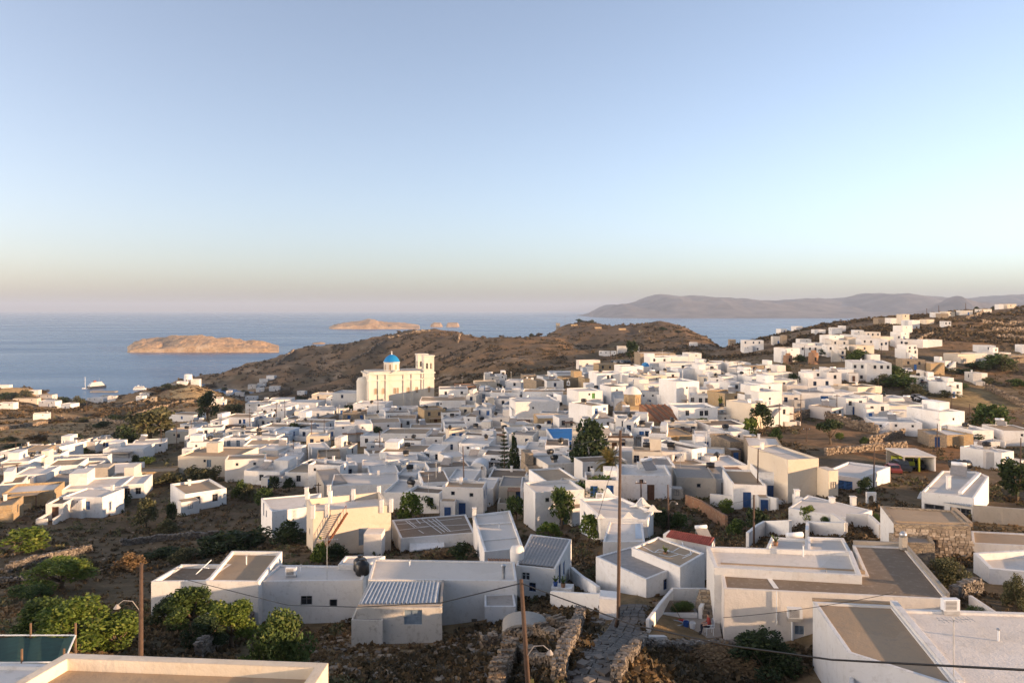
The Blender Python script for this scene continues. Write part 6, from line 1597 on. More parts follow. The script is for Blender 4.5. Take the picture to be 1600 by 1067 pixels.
# foreground left
for (x, y, w_, h, k, m_, lab) in [(118, 1018, 130, 66, 'round', 'leaf_fig', 'large bright fig tree beside the green netting'), (70, 1000, 90, 50, 'round', 'leaf_mid', 'green tree behind the green netting'), (180, 1020, 90, 50, 'round', 'leaf_fig', 'bright fig tree just left of the near lamp pole'), (300, 985, 96, 54, 'round', 'leaf_mid', 'leafy tree before the low white house wing'), (262, 978, 60, 36, 'round', 'leaf_dark', 'dark tree at the corner of low white house wing'), (362, 1012, 80, 62, 'round', 'leaf_fig', 'bright fig tree left of the broom bush'), (318, 1020, 70, 44, 'round', 'leaf_dark', 'dark low tree behind the closest tan roof'), (437, 1036, 118, 80, 'broom', 'leaf_broom', 'big feathery green broom bush above the tan roof'),
    (500, 962, 60, 28, 'round', 'leaf_mid', 'green shrub under the low white house windows'), (40, 862, 80, 30, 'round', 'leaf_fig', 'yellow-green fig tree at the left edge of terraces'), (95, 920, 110, 38, 'round', 'leaf_fig', 'spreading fig tree in the left terraces'), (50, 932, 60, 20, 'bush', 'leaf_mid', 'low fig shrub left of spreading fig tree'), (228, 824, 46, 36, 'round', 'leaf_olive', 'olive tree left of the tan-roofed field house'), (262, 832, 34, 20, 'bush', 'leaf_olive', 'small olive shrub beside the field house corner'), (268, 818, 18, 28, 'round', 'leaf_dark', 'slim dark shrub against the field house wall'), (285, 878, 46, 22, 'bush', 'leaf_olive', 'rounded olive bush in the left garden slope'), (330, 865, 80, 26, 'bush', 'leaf_dark', 'dark green hedge mass in left garden'), (375, 860, 80, 34, 'bush', 'leaf_dark', 'dark garden thicket below the pale low house'), (260, 872, 60, 18, 'bush', 'leaf_dark', 'dark trailing bush in the left garden slope'), (200, 890, 50, 24, 'bush', 'leaf_dry', 'dry brown bush left of garden thicket'), (120, 885, 44, 18, 'bush', 'leaf_olive', 'olive bush beside a terrace wall'), (180, 790, 44, 26, 'bush', 'leaf_dark', 'dark bush beside the teal awning house'),
    (450, 850, 60, 34, 'bush', 'leaf_dark', 'dark shrubs left of the rusty-stair house'), (500, 876, 34, 30, 'cypress', 'leaf_fig', 'bright conical shrub at the foot of the rusty stair'), (525, 872, 40, 22, 'bush', 'leaf_dark', 'dark grassy shrub at the stair house wall'), (722, 872, 46, 24, 'bush', 'leaf_dark', 'dark bush against the grey side wall'), (690, 868, 46, 12, 'bush', 'leaf_dry', 'dry brush before the seam-lined roof house'), (412, 790, 36, 22, 'round', 'leaf_mid', 'green tree beside low pale-roofed house'), (390, 782, 30, 24, 'bush', 'leaf_olive', 'reddish-olive bush before the pergola house'), (428, 768, 22, 20, 'round', 'leaf_dark', 'left clipped shrub before the tan gabled house'), (452, 766, 22, 16, 'round', 'leaf_dark', 'right clipped shrub before the tan gabled house'), (300, 752, 40, 22, 'bush', 'leaf_olive', 'grey-green bushes left of cream house terrace'), (325, 752, 36, 24, 'bush', 'leaf_olive', 'tall olive bush under the two-storey cream house'), (265, 756, 50, 18, 'bush', 'leaf_olive', 'olive hedge behind the tan-roofed field house'), (375, 778, 30, 26, 'bush', 'leaf_mid', 'green bush right of the tan-roofed field house'),
    (225, 726, 30, 14, 'bush', 'leaf_mid', 'low green bush in the dry lot left of cream house'), (212, 735, 18, 20, 'round', 'leaf_dark', 'small dark tree in the dry lot'), (312, 700, 20, 12, 'bush', 'leaf_dark', 'dark bush by the two-storey white houses'), (345, 698, 20, 14, 'bush', 'leaf_dark', 'small bush under a long two-storey house'), (118, 688, 20, 12, 'bush', 'leaf_dark', 'dark tree in dry field at left'), (130, 708, 30, 8, 'bush', 'leaf_mid', 'green hedge before the blue-awning house'), (590, 690, 18, 20, 'round', 'leaf_dark', 'dark tree between houses below church'), (545, 655, 26, 18, 'round', 'leaf_dark', 'dark tree under the tall three-windowed house'), (410, 684, 24, 12, 'bush', 'leaf_mid', 'green bush beside the white yard wall'), (460, 680, 20, 16, 'round', 'leaf_dark', 'dark tree beside blue-shuttered white house'), (1120, 1040, 120, 20, 'bush', 'leaf_dry', 'dry weeds in the shaded field at bottom'), (1200, 1050, 110, 60, 'bush', 'leaf_dark', 'dark bush at the foot of the close white house'), (1180, 1010, 60, 26, 'bush', 'leaf_mid', 'leafy bush tips below the sunlit wall')]:
    tree(x, y, w_, h, k, m_, label=lab, cat='tree' if ' tree' in lab else 'shrub', dmin=20 if y > 850 else 60, trunk=k == 'round')
for i, (x, y, w_, h) in enumerate([(10, 625, 40, 12), (38, 622, 30, 12), (66, 616, 16, 8), (100, 632, 26, 12), (120, 634, 24, 14), (150, 650, 20, 6), (180, 656, 30, 8), (205, 660, 24, 8), (245, 612, 30, 8), (262, 608, 24, 8), (280, 606, 30, 6), (330, 606, 20, 7), (350, 612, 14, 7), (15, 690, 30, 8), (60, 690, 40, 12), (160, 668, 30, 10), (130, 660, 30, 8), (90, 660, 40, 6), (30, 700, 40, 8), (380, 618, 18, 8), (445, 640 - 22, 24, 9), (470, 626, 16, 7), (830, 505, 10, 5), (842, 502, 14, 6), (905, 502, 12, 5), (925, 505, 12, 5), (1010, 513, 12, 5), (1035, 516, 14, 5), (1060, 520, 12, 4), (1458, 484, 5, 4), (1525, 478, 8, 6), (1552, 478, 8, 5)]):
    tree(x, y, w_, h, 'bush', ['leaf_dark', 'leaf_olive', 'leaf_scrub'][i % 3], look=['distant dark bush', 'distant olive bush', 'distant brown bush'][i % 3], cat='shrub', dmin=200 if x < 600 else 400, trunk=False)
tree(762, 728, 26, 8, 'bush', 'leaf_bougain', label='dark magenta bougainvillea above the small vaulted chapel', cat='shrub', dmin=80, trunk=False)
tree(1164, 668, 14, 8, 'bush', 'leaf_bougain', label='red flowering shrub in a garden below cream tower', cat='shrub', dmin=80, trunk=False)
# palm
def palm(px, py, hpx, wpx, label):
    p = hit(px, py, 0, 70); s_ = p.y / F; r = empty('palm_tree', p); Hh = hpx * s_ * 0.55; rnd = random.Random(px)
    mb = MB(); mb.tube([(0, 0, -0.3), (0.05, 0, Hh * 0.5), (0, 0.05, Hh)], [0.32, 0.26, 0.3], 10); mb.build('trunk', 'bark', r, True)
    Q = []; Lf = wpx * s_ * 0.62
    for i in range(64):
        g = rnd.uniform(0, 6.28); e0 = rnd.uniform(-0.9, 1.35); P = Vector((0, 0, Hh)); d = Vector((math.cos(g) * math.cos(e0), math.sin(g) * math.cos(e0), math.sin(e0))); side = Vector((-math.sin(g), math.cos(g), 0)); n = 12
        for k in range(n):
            q = P + d * Lf / n; d = (d + Vector((0, 0, -0.11))).normalized(); w_ = 0.32 * math.sin(math.pi * (k + 1.2) / (n + 1.2)) ** 0.7
            dn = d.cross(side)
            for sgn in (-1, 1):
                t = side * sgn * w_ * 1.5 + d * w_ * 0.8 - Vector((0, 0, 0.12))
                Q.append([tuple(P), tuple(P + (q - P) * 0.5), tuple(P + (q - P) * 0.6 + t), tuple(P + (q - P) * 0.45 + t)])
                Q.append([tuple(P + (q - P) * 0.5), tuple(q), tuple(q + t), tuple(P + (q - P) * 0.9 + t)])
            P = q
    link('crown', quads_mesh('crown', np.array(Q), 'leaf_palm'), r); tag(r, label, 'palm', 'trees and shrubs')
palm(952, 756, 60, 44, 'feathery date palm with golden lower fronds')
palm(75, 716, 18, 16, 'small palm in a white courtyard at left')
# tiered pine
p = hit(788, 748, 0, 80); s_ = p.y / F; r = empty('pine_tree', p); H_ = 78 * s_; mb = MB(); mb.tube([(0, 0, -0.3), (0, 0, H_)], [0.16, 0.03], 6); mb.build('trunk', 'bark', r)
rnd = np.random.RandomState(5); Q = []
for k in range(11):
    z = H_ * (0.12 + 0.08 * k); L_ = 13 * s_ * (1.0 - k / 13)
    for j in range(6):
        g = j * 1.047 + k; tip = np.array([L_ * math.cos(g), L_ * math.sin(g), z + 0.15 * L_])
        cl = [(*(np.array([0, 0, z]) + (tip - np.array([0, 0, z])) * t), 0.16 + 0.14 * (1 - t)) for t in (0.35, 0.55, 0.75, 0.95)]
        Q.append(leaf_cloud(rnd, 60, cl, 0.11, 0.5))
link('crown', quads_mesh('crown', np.concatenate(Q), 'leaf_pine'), r); tag(r, 'thin tiered pine with sparse whorled branches beside the cypress', 'tree', 'trees and shrubs')

# ------------------------------------------------------------------ dry-stone walls and ruins
def dry_wall(pts, h, th, label, material='rubble', dmin=20, big=0.22, name='dry_stone_wall'):
    g = [hit(x, y, 0, dmin) for x, y in pts]; r = empty(name, g[0]); rnd = random.Random(int(pts[0][0] * 13 + pts[0][1])); mb = MB()
    tot = sum((b_ - a).length for a, b_ in zip(g[:-1], g[1:])); big = max(big, g[0].y * 0.0016, math.sqrt(tot * h / 2200) * 0.5)
    for a, b_ in zip(g[:-1], g[1:]):
        d = b_ - a; d.z = 0; L = d.length; d.normalize(); nn = Vector((-d.y, d.x, 0)); rz = math.atan2(d.y, d.x); s = 0.0
        while s < L:
            st_ = big * rnd.uniform(1.3, 2.4); c0 = a + d * (s + st_ / 2); zg = float(G(c0.x, c0.y)); hh = h * rnd.uniform(0.85, 1.12) * (1 - (0.45 * (0.5 + 0.5 * math.sin(s * 1.9 + pts[0][0]))) * (name == 'ruined_wall')); z = -0.25
            while z < hh:
                sz = big * rnd.uniform(0.8, 1.4)
                kk = max(1, min(4, int(th / big / 1.5)))
                for o in range(kk):
                    c1 = c0 + nn * th * ((o + 0.5) / kk - 0.5) + d * rnd.uniform(-.4, .4) * st_; mb.rock(W2L(r, (c1.x + rnd.uniform(-.04, .04), c1.y + rnd.uniform(-.04, .04), zg + z + sz / 2 + rnd.uniform(-.3, .3) * sz)), st_ * rnd.uniform(0.45, 0.75), th / kk * 0.72, sz * 0.66, rnd, rz + rnd.uniform(-.5, .5))
                z += sz
            s += st_
    o = mb.build('stones', material, r); o['kind'] = 'stuff'; tag(r, label, 'stone wall', 'dry-stone walls'); return r
for pts, h, th, lab, dm in [
    ([(1290, 712), (1340, 706), (1382, 702), (1414, 700)], 1.1, 0.5, 'long sunlit stone wall beyond the blue double shutters', 80),
    ([(1357, 694), (1385, 688), (1412, 681)], 1.4, 0.5, 'short sunlit stone wall below the white long house', 100),
    ([(1224, 664), (1250, 655), (1275, 648)], 1.8, 0.5, 'sunlit stone wall at the upper left of brown lot', 100),
    ([(1278, 652), (1310, 662), (1345, 672), (1372, 678)], 2.0, 0.5, 'long shaded stone wall at the back of the brown lot', 110),
    ([(205, 655), (240, 640), (270, 632), (305, 628)], 1.4, 0.6, 'pale winding wall round the tan field near windmill', 250),
    ([(95, 652), (150, 660), (200, 664)], 1.0, 0.6, 'pale roadside wall across the dry left fields', 250),
    ([(178, 638), (205, 631), (236, 626)], 1.5, 0.6, 'sunlit wall leading to the harbour houses', 300),
    ([(0, 672), (40, 667), (78, 657)], 1.2, 0.6, 'wall beside the pale track at the left edge', 250),
    ([(1430, 540), (1445, 528), (1458, 524)], 1.5, 0.6, 'terrace wall curving above the hillside houses', 250),
    ([(1510, 499), (1530, 494), (1536, 490)], 2.0, 0.6, 'ochre terrace wall high on the right hill', 300),
    ([(1540, 608), (1570, 622), (1600, 636)], 1.6, 0.6, 'long grey wall above the straw field', 150),
    ([(1535, 504), (1600, 505)], 1.6, 0.7, 'uppermost terrace wall at the right edge', 250), ([(1550, 516), (1600, 517)], 1.6, 0.7, 'second terrace wall at the right edge', 250), ([(1560, 528), (1600, 529)], 1.6, 0.7, 'third terrace wall at the right edge', 250),
    ([(430, 572), (445, 560), (460, 548)], 2.2, 1.2, 'pale wall climbing the headland left end', 900), ([(545, 566), (575, 552), (600, 535)], 2.2, 1.2, 'long pale wall climbing the headland slope', 800), ([(606, 530), (640, 522), (670, 518)], 2.0, 1.2, 'wall along the headland crest', 900), ([(716, 536), (720, 524), (735, 519)], 2.2, 1.2, 'wall running up the rocky hill crest', 750)]:
    dry_wall(pts, h, th, lab, dmin=dm)
for pts, h, th, lab in [
    ([(10, 895), (60, 880), (140, 862)], 0.9, 0.5, 'low terrace wall in the left gardens'), ([(0, 912), (45, 910)], 0.6, 0.4, 'short wall remnant at the left edge'), ([(188, 852), (240, 846), (290, 842), (340, 838)], 0.7, 0.5, 'rough stone row below the field house'), ([(310, 1028), (360, 1000), (395, 975)], 1.0, 0.4, 'stone wall slanting up beside the broom bush'), ([(60, 806), (120, 800), (150, 798)], 0.8, 0.5, 'rubble wall under the round-topped white house'), ([(1490, 938), (1530, 925)], 0.8, 0.5, 'rough wall behind the thin white wall'),
    ([(962, 1068), (985, 1030), (1006, 1004)], 0.55, 0.45, 'dark rubble wall on the right side of lane'), ([(1008, 1014), (1080, 1016), (1130, 1016), (1175, 1016)], 0.5, 0.5, 'long rubble wall below the seated man terrace'), ([(872, 1070), (892, 1012), (908, 968)], 0.8, 0.55, 'tall rubble wall on the left side of lane')]:
    dry_wall(pts, h, th, lab, 'rubble_grey', 18, 0.09)
yard_wall([(1516, 945), (1545, 965), (1575, 985)], 0.6, 0.2, 'white', 'thin white wall slanting down at the right edge')
yard_wall([(1072, 790), (1095, 800), (1135, 826)], 1.5, 0.3, 'stone_red', 'reddish sloping wall in the dark dirt yard', dmin=50)
yard_wall([(1110, 790), (1150, 794), (1185, 792), (1215, 798)], 1.6, 0.3, 'white', 'undulating white wall before the cream block', dmin=50)
yard_wall([(1520, 815), (1610, 822)], 1.8, 0.3, 'concrete', 'grey concrete wall at right edge under the dark tree', dmin=50)
yard_wall([(1262, 800), (1240, 790)], 1.5, 0.3, 'white', 'short white wall at the end of the pale roof', dmin=50)
# ruin: rubble walls of roofless rooms
for pts, h, lab in [([(775, 1090), (790, 1050), (806, 1028)], 2.2, 'left sunlit-topped rubble wall of the foreground ruin'), ([(806, 1030), (846, 1040), (872, 1044)], 1.3, 'low cross wall inside the foreground ruin'), ([(752, 1018), (790, 1008), (840, 1000), (880, 1003)], 1.6, 'rear rubble wall of the foreground ruin'), ([(800, 985), (850, 978), (900, 985)], 1.3, 'back yard rubble wall behind ruin')]:
    dry_wall(pts, h * 0.55, 0.7, lab, 'rubble', 16, 0.085, 'ruined_wall')
p = hit(820, 1000, 0, 20); r = empty('ruined_vault', p); mb = MB(); n = 14; pr = [(-1.7 * math.cos(math.pi * i / n), 0.8 + 0.9 * math.sin(math.pi * i / n)) for i in range(n + 1)]
for i, (a, b_) in enumerate(zip(pr[:-1], pr[1:])):
    mb.quad((a[0], -0.6, a[1]), (b_[0], -0.6, b_[1]), (b_[0], 1.6, b_[1] + 0.1), (a[0], 1.6, a[1] + 0.1)); mb.quad((a[0], -0.6, a[1]), (a[0] * 0.86, -0.6, a[1] * 0.86), (b_[0] * 0.86, -0.6, b_[1] * 0.86), (b_[0], -0.6, b_[1]))
    mb.quad((b_[0] * 0.86, -0.6, b_[1] * 0.86), (a[0] * 0.86, -0.6, a[1] * 0.86), (a[0] * 0.86, 1.6, a[1] * 0.86), (b_[0] * 0.86, 1.6, b_[1] * 0.86))
r.scale = (0.8, 0.8, 0.7); mb.build('vault', 'concrete', r); mb = MB(); mb.box(-1.75, -1.4, -0.6, 1.6, -0.6, 0.85); mb.build('jamb', 'stone', r); mb = MB(); mb.box(1.4, 1.75, -0.6, 1.6, -0.6, 0.85); mb.build('jamb', 'stone', r); tag(r, 'collapsed vault mouth inside the foreground ruin', 'ruin')
# lane paving: stone slabs with pale joints
def lane(c0, c1, w0, w1, nl, nw, label):
    A, B = hit(*c0, 0, 18), hit(*c1, 0, 18); r = empty('paved_lane', A); d = B - A; d.z = 0; L = d.length; d.normalize(); nn = Vector((-d.y, d.x, 0)); rnd = random.Random(3)
    mb = MB(); K = 40
    for i in range(K):
        q = []
        for t, s in ((i / K, -1), (i / K, 1), ((i + 1) / K, 1), ((i + 1) / K, -1)):
            w_ = (w0 + (w1 - w0) * t) / 2 * 1.03; v = A + d * L * t + nn * s * w_; q.append(W2L(r, (v.x, v.y, float(G(v.x, v.y)) + 0.03)))
        mb.quad(*q[::-1])
    mb.build('pale_joints', 'deck_grey', r)
    for i in range(nl):
        off = rnd.uniform(-0.15, 0.15)
        for j in range(nw):
            t0, t1 = (i + 0.05) / nl, (i + 0.95) / nl; u0, u1 = (j + 0.05 + off * (j > 0)) / nw, (j + 0.95 + off * (j < nw - 1)) / nw; q = []
            for t, u_ in ((t0, u0), (t0, u1), (t1, u1), (t1, u0)):
                w_ = w0 + (w1 - w0) * t; v = A + d * L * t + nn * ((u_ - 0.5) * w_) + Vector((rnd.uniform(-.03, .03), rnd.uniform(-.03, .03), 0)); q.append(W2L(r, (v.x, v.y, float(G(v.x, v.y)) + 0.075)))
            mb = MB(); mb.quad(*q[::-1]); b_ = [(x, y, z - 0.07) for x, y, z in q]
            for k in range(4): mb.quad(q[k], q[(k + 1) % 4], b_[(k + 1) % 4], b_[k])
            mb.build('slab', 'slab', r)
    r['kind'] = 'structure'
lane((905, 1090), (992, 944), 2.1, 2.0, 30, 4, 'x')
# loose rubble
def rubble_field(px0, px1, py0, py1, n, s0, s1, name, material, seed):
    rnd = random.Random(seed); mb = MB()
    for i in range(n):
        x, y = rnd.uniform(px0, px1), rnd.uniform(py0, py1); p = hit(x, y, 0, 16); s = rnd.uniform(s0, s1) * (0.4 + rnd.random() ** 3 * 1.6); mb.rock((p.x, p.y, p.z + s * 0.3), s, s * rnd.uniform(.6, 1), s * 0.6, rnd, rnd.uniform(0, 3))
    o = mb.build(name, material); tag(o, None, None, kind='stuff')
rubble_field(490, 760, 985, 1067, 900, 0.06, 0.16, 'rubble', 'rubble', 4); rubble_field(740, 960, 960, 1067, 800, 0.06, 0.17, 'rubble', 'rubble_grey', 6); rubble_field(0, 480, 800, 900, 320, 0.06, 0.2, 'rubble', 'rubble', 8); rubble_field(1000, 1200, 770, 840, 200, 0.06, 0.18, 'rubble', 'rubble', 9)
# coursed stones proud of the stone-faced house
r, W = STONE_HOUSE; A, B = W[0], W[1]; d = (B - A); L = d.length; d.normalize(); nn = Vector((d.y, -d.x, 0)); rnd = random.Random(2); mb = MB(); z = -0.35
while z > -3.4:
    hh = rnd.uniform(0.16, 0.26); s = 0.05
    while s < L - 0.1:
        ln = rnd.uniform(0.22, 0.5); c0 = A + d * (s + ln / 2) + nn * 0.03
        if not (abs((s + ln / 2) / L - 0.5) < 0.09 and -2.1 < z < -1.0): mb.rock(W2L(r, (c0.x, c0.y, A.z + z - hh / 2)), ln * 0.55, 0.07, hh * 0.55, rnd, math.atan2(d.y, d.x))
        s += ln
    z -= hh
o = mb.build('rubble_facing', 'facing_stone', r); o['kind'] = 'stuff'

# ------------------------------------------------------------------ scrub: too many to count
FT = np.array(FOOT)
def scatter(n, box, dens, material, name, size, seed, leaves=14, lw=0.33, dmin=20, dmax=620):
    rnd = np.random.RandomState(seed)
    th = rnd.uniform(R(-38), R(38), n); rr = np.exp(rnd.uniform(math.log(dmin), math.log(dmax), n)); x = rr * np.sin(th); y = rr * np.cos(th)
    z = G(x, y); k = (fbm(x, y, 0.05, seed, 3) > dens) & (z > 2) & (y > 15)
    px = 800 + x / y * F; py = HZ + (EYE - z) / y * F
    k &= (px > -60) & (px < 1660) & (py < 1110)
    for poly in ([(860, 1110), (965, 1110), (1020, 930), (965, 930)], [(1000, 1004), (1135, 1004), (1125, 925), (1030, 925)]): k &= ~inpoly(px, py, poly)
    for poly in ([(1440, 614), (1470, 607), (1552, 604), (1592, 630), (1590, 640), (1510, 641), (1465, 628)], [(1222, 690), (1278, 655), (1400, 676), (1440, 690), (1385, 708), (1300, 702)]): k &= ~inpoly(px, py, poly)
    for (fx, fy, fr) in FT: k &= (x - fx) ** 2 + (y - fy) ** 2 > (fr * 0.75) ** 2
    x, y, z = x[k], y[k], z[k]; m_ = len(x); s = size * rnd.uniform(0.5, 1.5, m_) * (1 + np.hypot(x, y) / 500)
    D = rnd.normal(size=(m_, leaves, 3)); D /= np.linalg.norm(D, axis=2)[..., None]; D[..., 2] = np.abs(D[..., 2]) * 0.8
    P = np.stack([x, y, z], 1)[:, None] + D * (s[:, None] * rnd.uniform(0.4, 1, (m_, leaves)))[..., None]
    a = rnd.normal(size=P.shape) + D; a /= np.linalg.norm(a, axis=2)[..., None]; b_ = np.cross(a, rnd.normal(size=P.shape)); b_ /= np.linalg.norm(b_, axis=2)[..., None]
    ss = (s[:, None] * lw * rnd.uniform(0.7, 1.3, (m_, leaves)))[..., None]
    Q = np.stack([P - a * ss, P + b_ * ss * 0.6, P + a * ss, P - b_ * ss * 0.6], 2).reshape(-1, 4, 3)
    tag(link(name, quads_mesh(name, Q, material)), None, None, kind='stuff')
scatter(30000, None, -0.03, 'leaf_scrub', 'scrub', 0.38, 1)
scatter(16000, None, 0.02, 'leaf_dry', 'dry_grass', 0.22, 2, 10, 0.5)
scatter(9000, None, 0.06, 'leaf_olive', 'low_bushes', 0.5, 3, 22, 0.25)
scatter(42000, None, 0.03, 'leaf_scrub', 'hill_scrub', 0.7, 5, 9, 0.5, 450, 1400)

scatter(14000, None, -0.06, 'leaf_dry', 'near_dry_grass', 0.17, 12, 12, 0.75, 18, 90)
scatter(7000, None, -0.02, 'leaf_scrub', 'near_weeds', 0.28, 14, 20, 0.35, 18, 90)
# ------------------------------------------------------------------ filler: the other houses of the dense quarter, in its free plots
FR = random.Random(11); PLOTS = []
VP = [(250, 706), (330, 664), (440, 632), (560, 622), (700, 612), (800, 598), (930, 572), (1180, 572), (1250, 606), (1240, 640), (1150, 655), (1110, 690), (1170, 715), (1150, 745), (1040, 745), (930, 760), (840, 785), (740, 775), (640, 770), (600, 745), (500, 735), (420, 735), (300, 700)]
tries = 0; made = 0
while tries < 4000 and made < 110:
    tries += 1
    x = FR.uniform(250, 1250); y = FR.uniform(580, 785)
    if not inpoly(np.array([x]), np.array([y]), VP)[0]: continue
    h = FR.choice([2.9, 3.2, 3.5, 4.4]); p = hit(x, y, h, 70)
    wd, dp = FR.uniform(4, 8), FR.uniform(4, 6.5); c_ = (p.x, p.y + dp / 2)
    if any((c_[0] - a) ** 2 + (c_[1] - b_) ** 2 < (max(wd, dp) * 0.5 + r_ * 0.52) ** 2 for a, b_, r_ in FOOT): continue
    if any(abs(c_[0] - q[0]) < 5 and abs(c_[1] - q[1]) < 5 for q in ((hit(918, 738, 0, 60)), hit(803, 748, 0, 60), hit(788, 748, 0, 60), hit(952, 756, 0, 60))): continue
    hp = wd * F / p.y / 2
    house(x - hp, x + hp, y, h / (0.78 if y > 640 else 1), FR.choice([-14, -8, -4, 8, 14, 20]), dp, FR.choice(['ww', 'ww', 'xw', 'wt', 'xg', 'xw', 'cw', 'wd']), '', None, 70); made += 1

# ------------------------------------------------------------------ poles and wires
def pole(px, ytop, ybase, lean=0.0, lamp=None, arm=False, look='thin wooden utility pole', label=None, dmin=25, rad=None, d=None):
    p = hit(px, ybase, 0, dmin) if d is None else at(px, ybase, d)
    s_ = p.y / F; h = (ybase - ytop) * s_; r = empty('utility_pole', p); rad = rad or max(0.10, 0.00042 * p.y)
    mb = MB(); mb.tube([(-lean * h, 0, -0.6), (0, 0, 0), (lean * h, 0, h)], [rad * 1.15, rad * 1.1, rad * 0.75], 8); mb.build('pole', 'pole_wood', r, True)
    if arm:
        mb = MB(); mb.box(lean * h - 0.75, lean * h + 0.75, -0.06, 0.06, h - 0.45, h - 0.33); a = mb.build('crossarm', 'pole_wood', r)
        for k in (-0.6, 0, 0.6): mb = MB(); mb.lathe([(0.05, h - 0.33), (0.07, h - 0.25), (0.03, h - 0.15), (0, h - 0.14)], 8, (lean * h + k, 0, 0)); mb.build('insulator', 'plastic_white', a)
    if lamp:
        sx, zf = lamp; z = h * zf; x0 = lean * z
        mb = MB(); mb.tube([(x0, -0.05, z - 0.35), (x0 + sx * 0.35, -0.1, z + 0.15), (x0 + sx * 0.75, -0.15, z + 0.2), (x0 + sx * 1.0, -0.2, z + 0.02)], 0.02, 6); l_ = mb.build('lamp_arm', 'steel_grey', r)
        mb = MB(); mb.lathe([(0.03, 0.08), (0.06, 0.04), (0.15, -0.1), (0.12, -0.1), (0, -0.04)], 12, (x0 + sx * 1.02, -0.2, z - 0.02)); mb.build('lamp_shade', 'steel_grey', l_)
    if label: tag(r, label, 'utility pole', 'utility poles')
    else: pend(r, look, 'utility pole', 'utility poles', (p.x, p.y, p.z + h / 2))
    return Vector((p.x + lean * h, p.y, p.z + h))
P1 = pole(220, 880, 1045, 0.005, (-0.95, 0.62), label='near wooden lamp pole beside the bright fig trees', d=33)
P2 = pole(826, 905, 1085, -0.065, (0.95, 0.4), label='near leaning lamp pole standing in the foreground ruin', d=30)
P3 = pole(966, 672, 963, 0.012, None, True, label='tallest dark pole rising over the paved lane', d=44)
P4 = pole(726, 697, 790, -0.03, None, False, label='slim dark pole right of seam-lined roof', dmin=70)
P5 = pole(1178, 773, 856, 0.0, None, False, label='brown pole among yard walls left of solar heater', dmin=45)
P6 = pole(1183, 701, 790, 0.02, None, False, label='tall dark pole before the cream block', dmin=70)
P7 = pole(1365, 697, 764, 0.02, None, False, label='dark pole in front of blue double shutters', dmin=70)
P8 = pole(1045, 757, 830, -0.02, (0.9, 0.62), False, label='brown lamp pole right of scalloped-parapet house', dmin=55)
for (x, a, b_) in [(1002, 750, 786), (594, 673, 729), (252, 670, 706), (276, 660, 702), (299, 655, 697), (25, 691, 720), (131, 729, 758), (390, 638, 678), (432, 629, 664), (445, 625, 668), (487, 657, 697), (506, 655, 692), (572, 636, 672), (590, 618, 660), (603, 605, 634), (670, 608, 626), (728, 618, 652), (748, 603, 637), (812, 637, 668), (902, 686, 736), (1171, 576, 608), (1218, 630, 678), (1251, 616, 660), (1308, 616, 654), (1372, 590, 610), (1426, 592, 618), (1487, 615, 642), (1515, 631, 660), (1464, 662, 704), (458, 690, 720), (498, 754, 778), (1594, 684, 745), (311, 672 - 32, 660), (82, 640, 652), (135, 628, 648), (1260, 668, 690), (1467, 477, 492), (1448, 482, 494), (1509, 473, 486), (895, 566, 584), (1152, 567, 590), (1050, 560, 580), (790, 590, 606), (954, 548, 566), (1377, 540, 558), (1257, 540, 560)]:
    pole(x, a, b_, FR.uniform(-.02, .02), None, FR.random() < 0.3, dmin=60 if b_ > 720 else 100)
def wire(pts, rad, label, sag=0.0, n=20):
    r = empty('overhead_cable', pts[0]); mb = MB(); Q = []
    for a, b_ in zip(pts[:-1], pts[1:]):
        for i in range(n + (b_ is pts[-1])):
            t = i / n; v = a.lerp(b_, t); v.z -= sag * 4 * t * (1 - t); Q.append(W2L(r, v))
    mb.tube(Q, rad, 5); mb.build('cable', 'black_plastic', r, True); tag(r, label, 'cable', 'overhead cables')
A = P2 + Vector((0, 0, -0.15)); wire([A, at(990, 976, 25), at(1140, 1008, 21), at(1300, 1030, 17.5), at(1640, 1048, 13)], 0.024, 'thick black cable sweeping from the leaning pole to the right edge', 0.0, 8)
wire([A, at(690, 941, 35), at(560, 948, 42), at(450, 945, 49), at(266, 899, 57)], 0.026, 'black cable from leaning pole to the low white house corner', 0.0, 8)
for a, b_, sg, lab in [(P3, P4, 1.0, 'thin wire between tallest pole and the slim dark pole'), (P5, P8, 1.2, 'thin wire crossing the dark dirt yard'), (P6, P7, 0.8, 'thin wire right of the cream block'), (P3, at(905, 890, 50), 0.5, 'thin wire from tallest pole down to ribbed-roof house'), (at(1130, 955, 37), at(1400, 925, 36), 0.15, 'thin wire along the sunlit wall below brown roof')]:
    wire([a - Vector((0, 0, 0.3)), b_], 0.014, lab, sg)

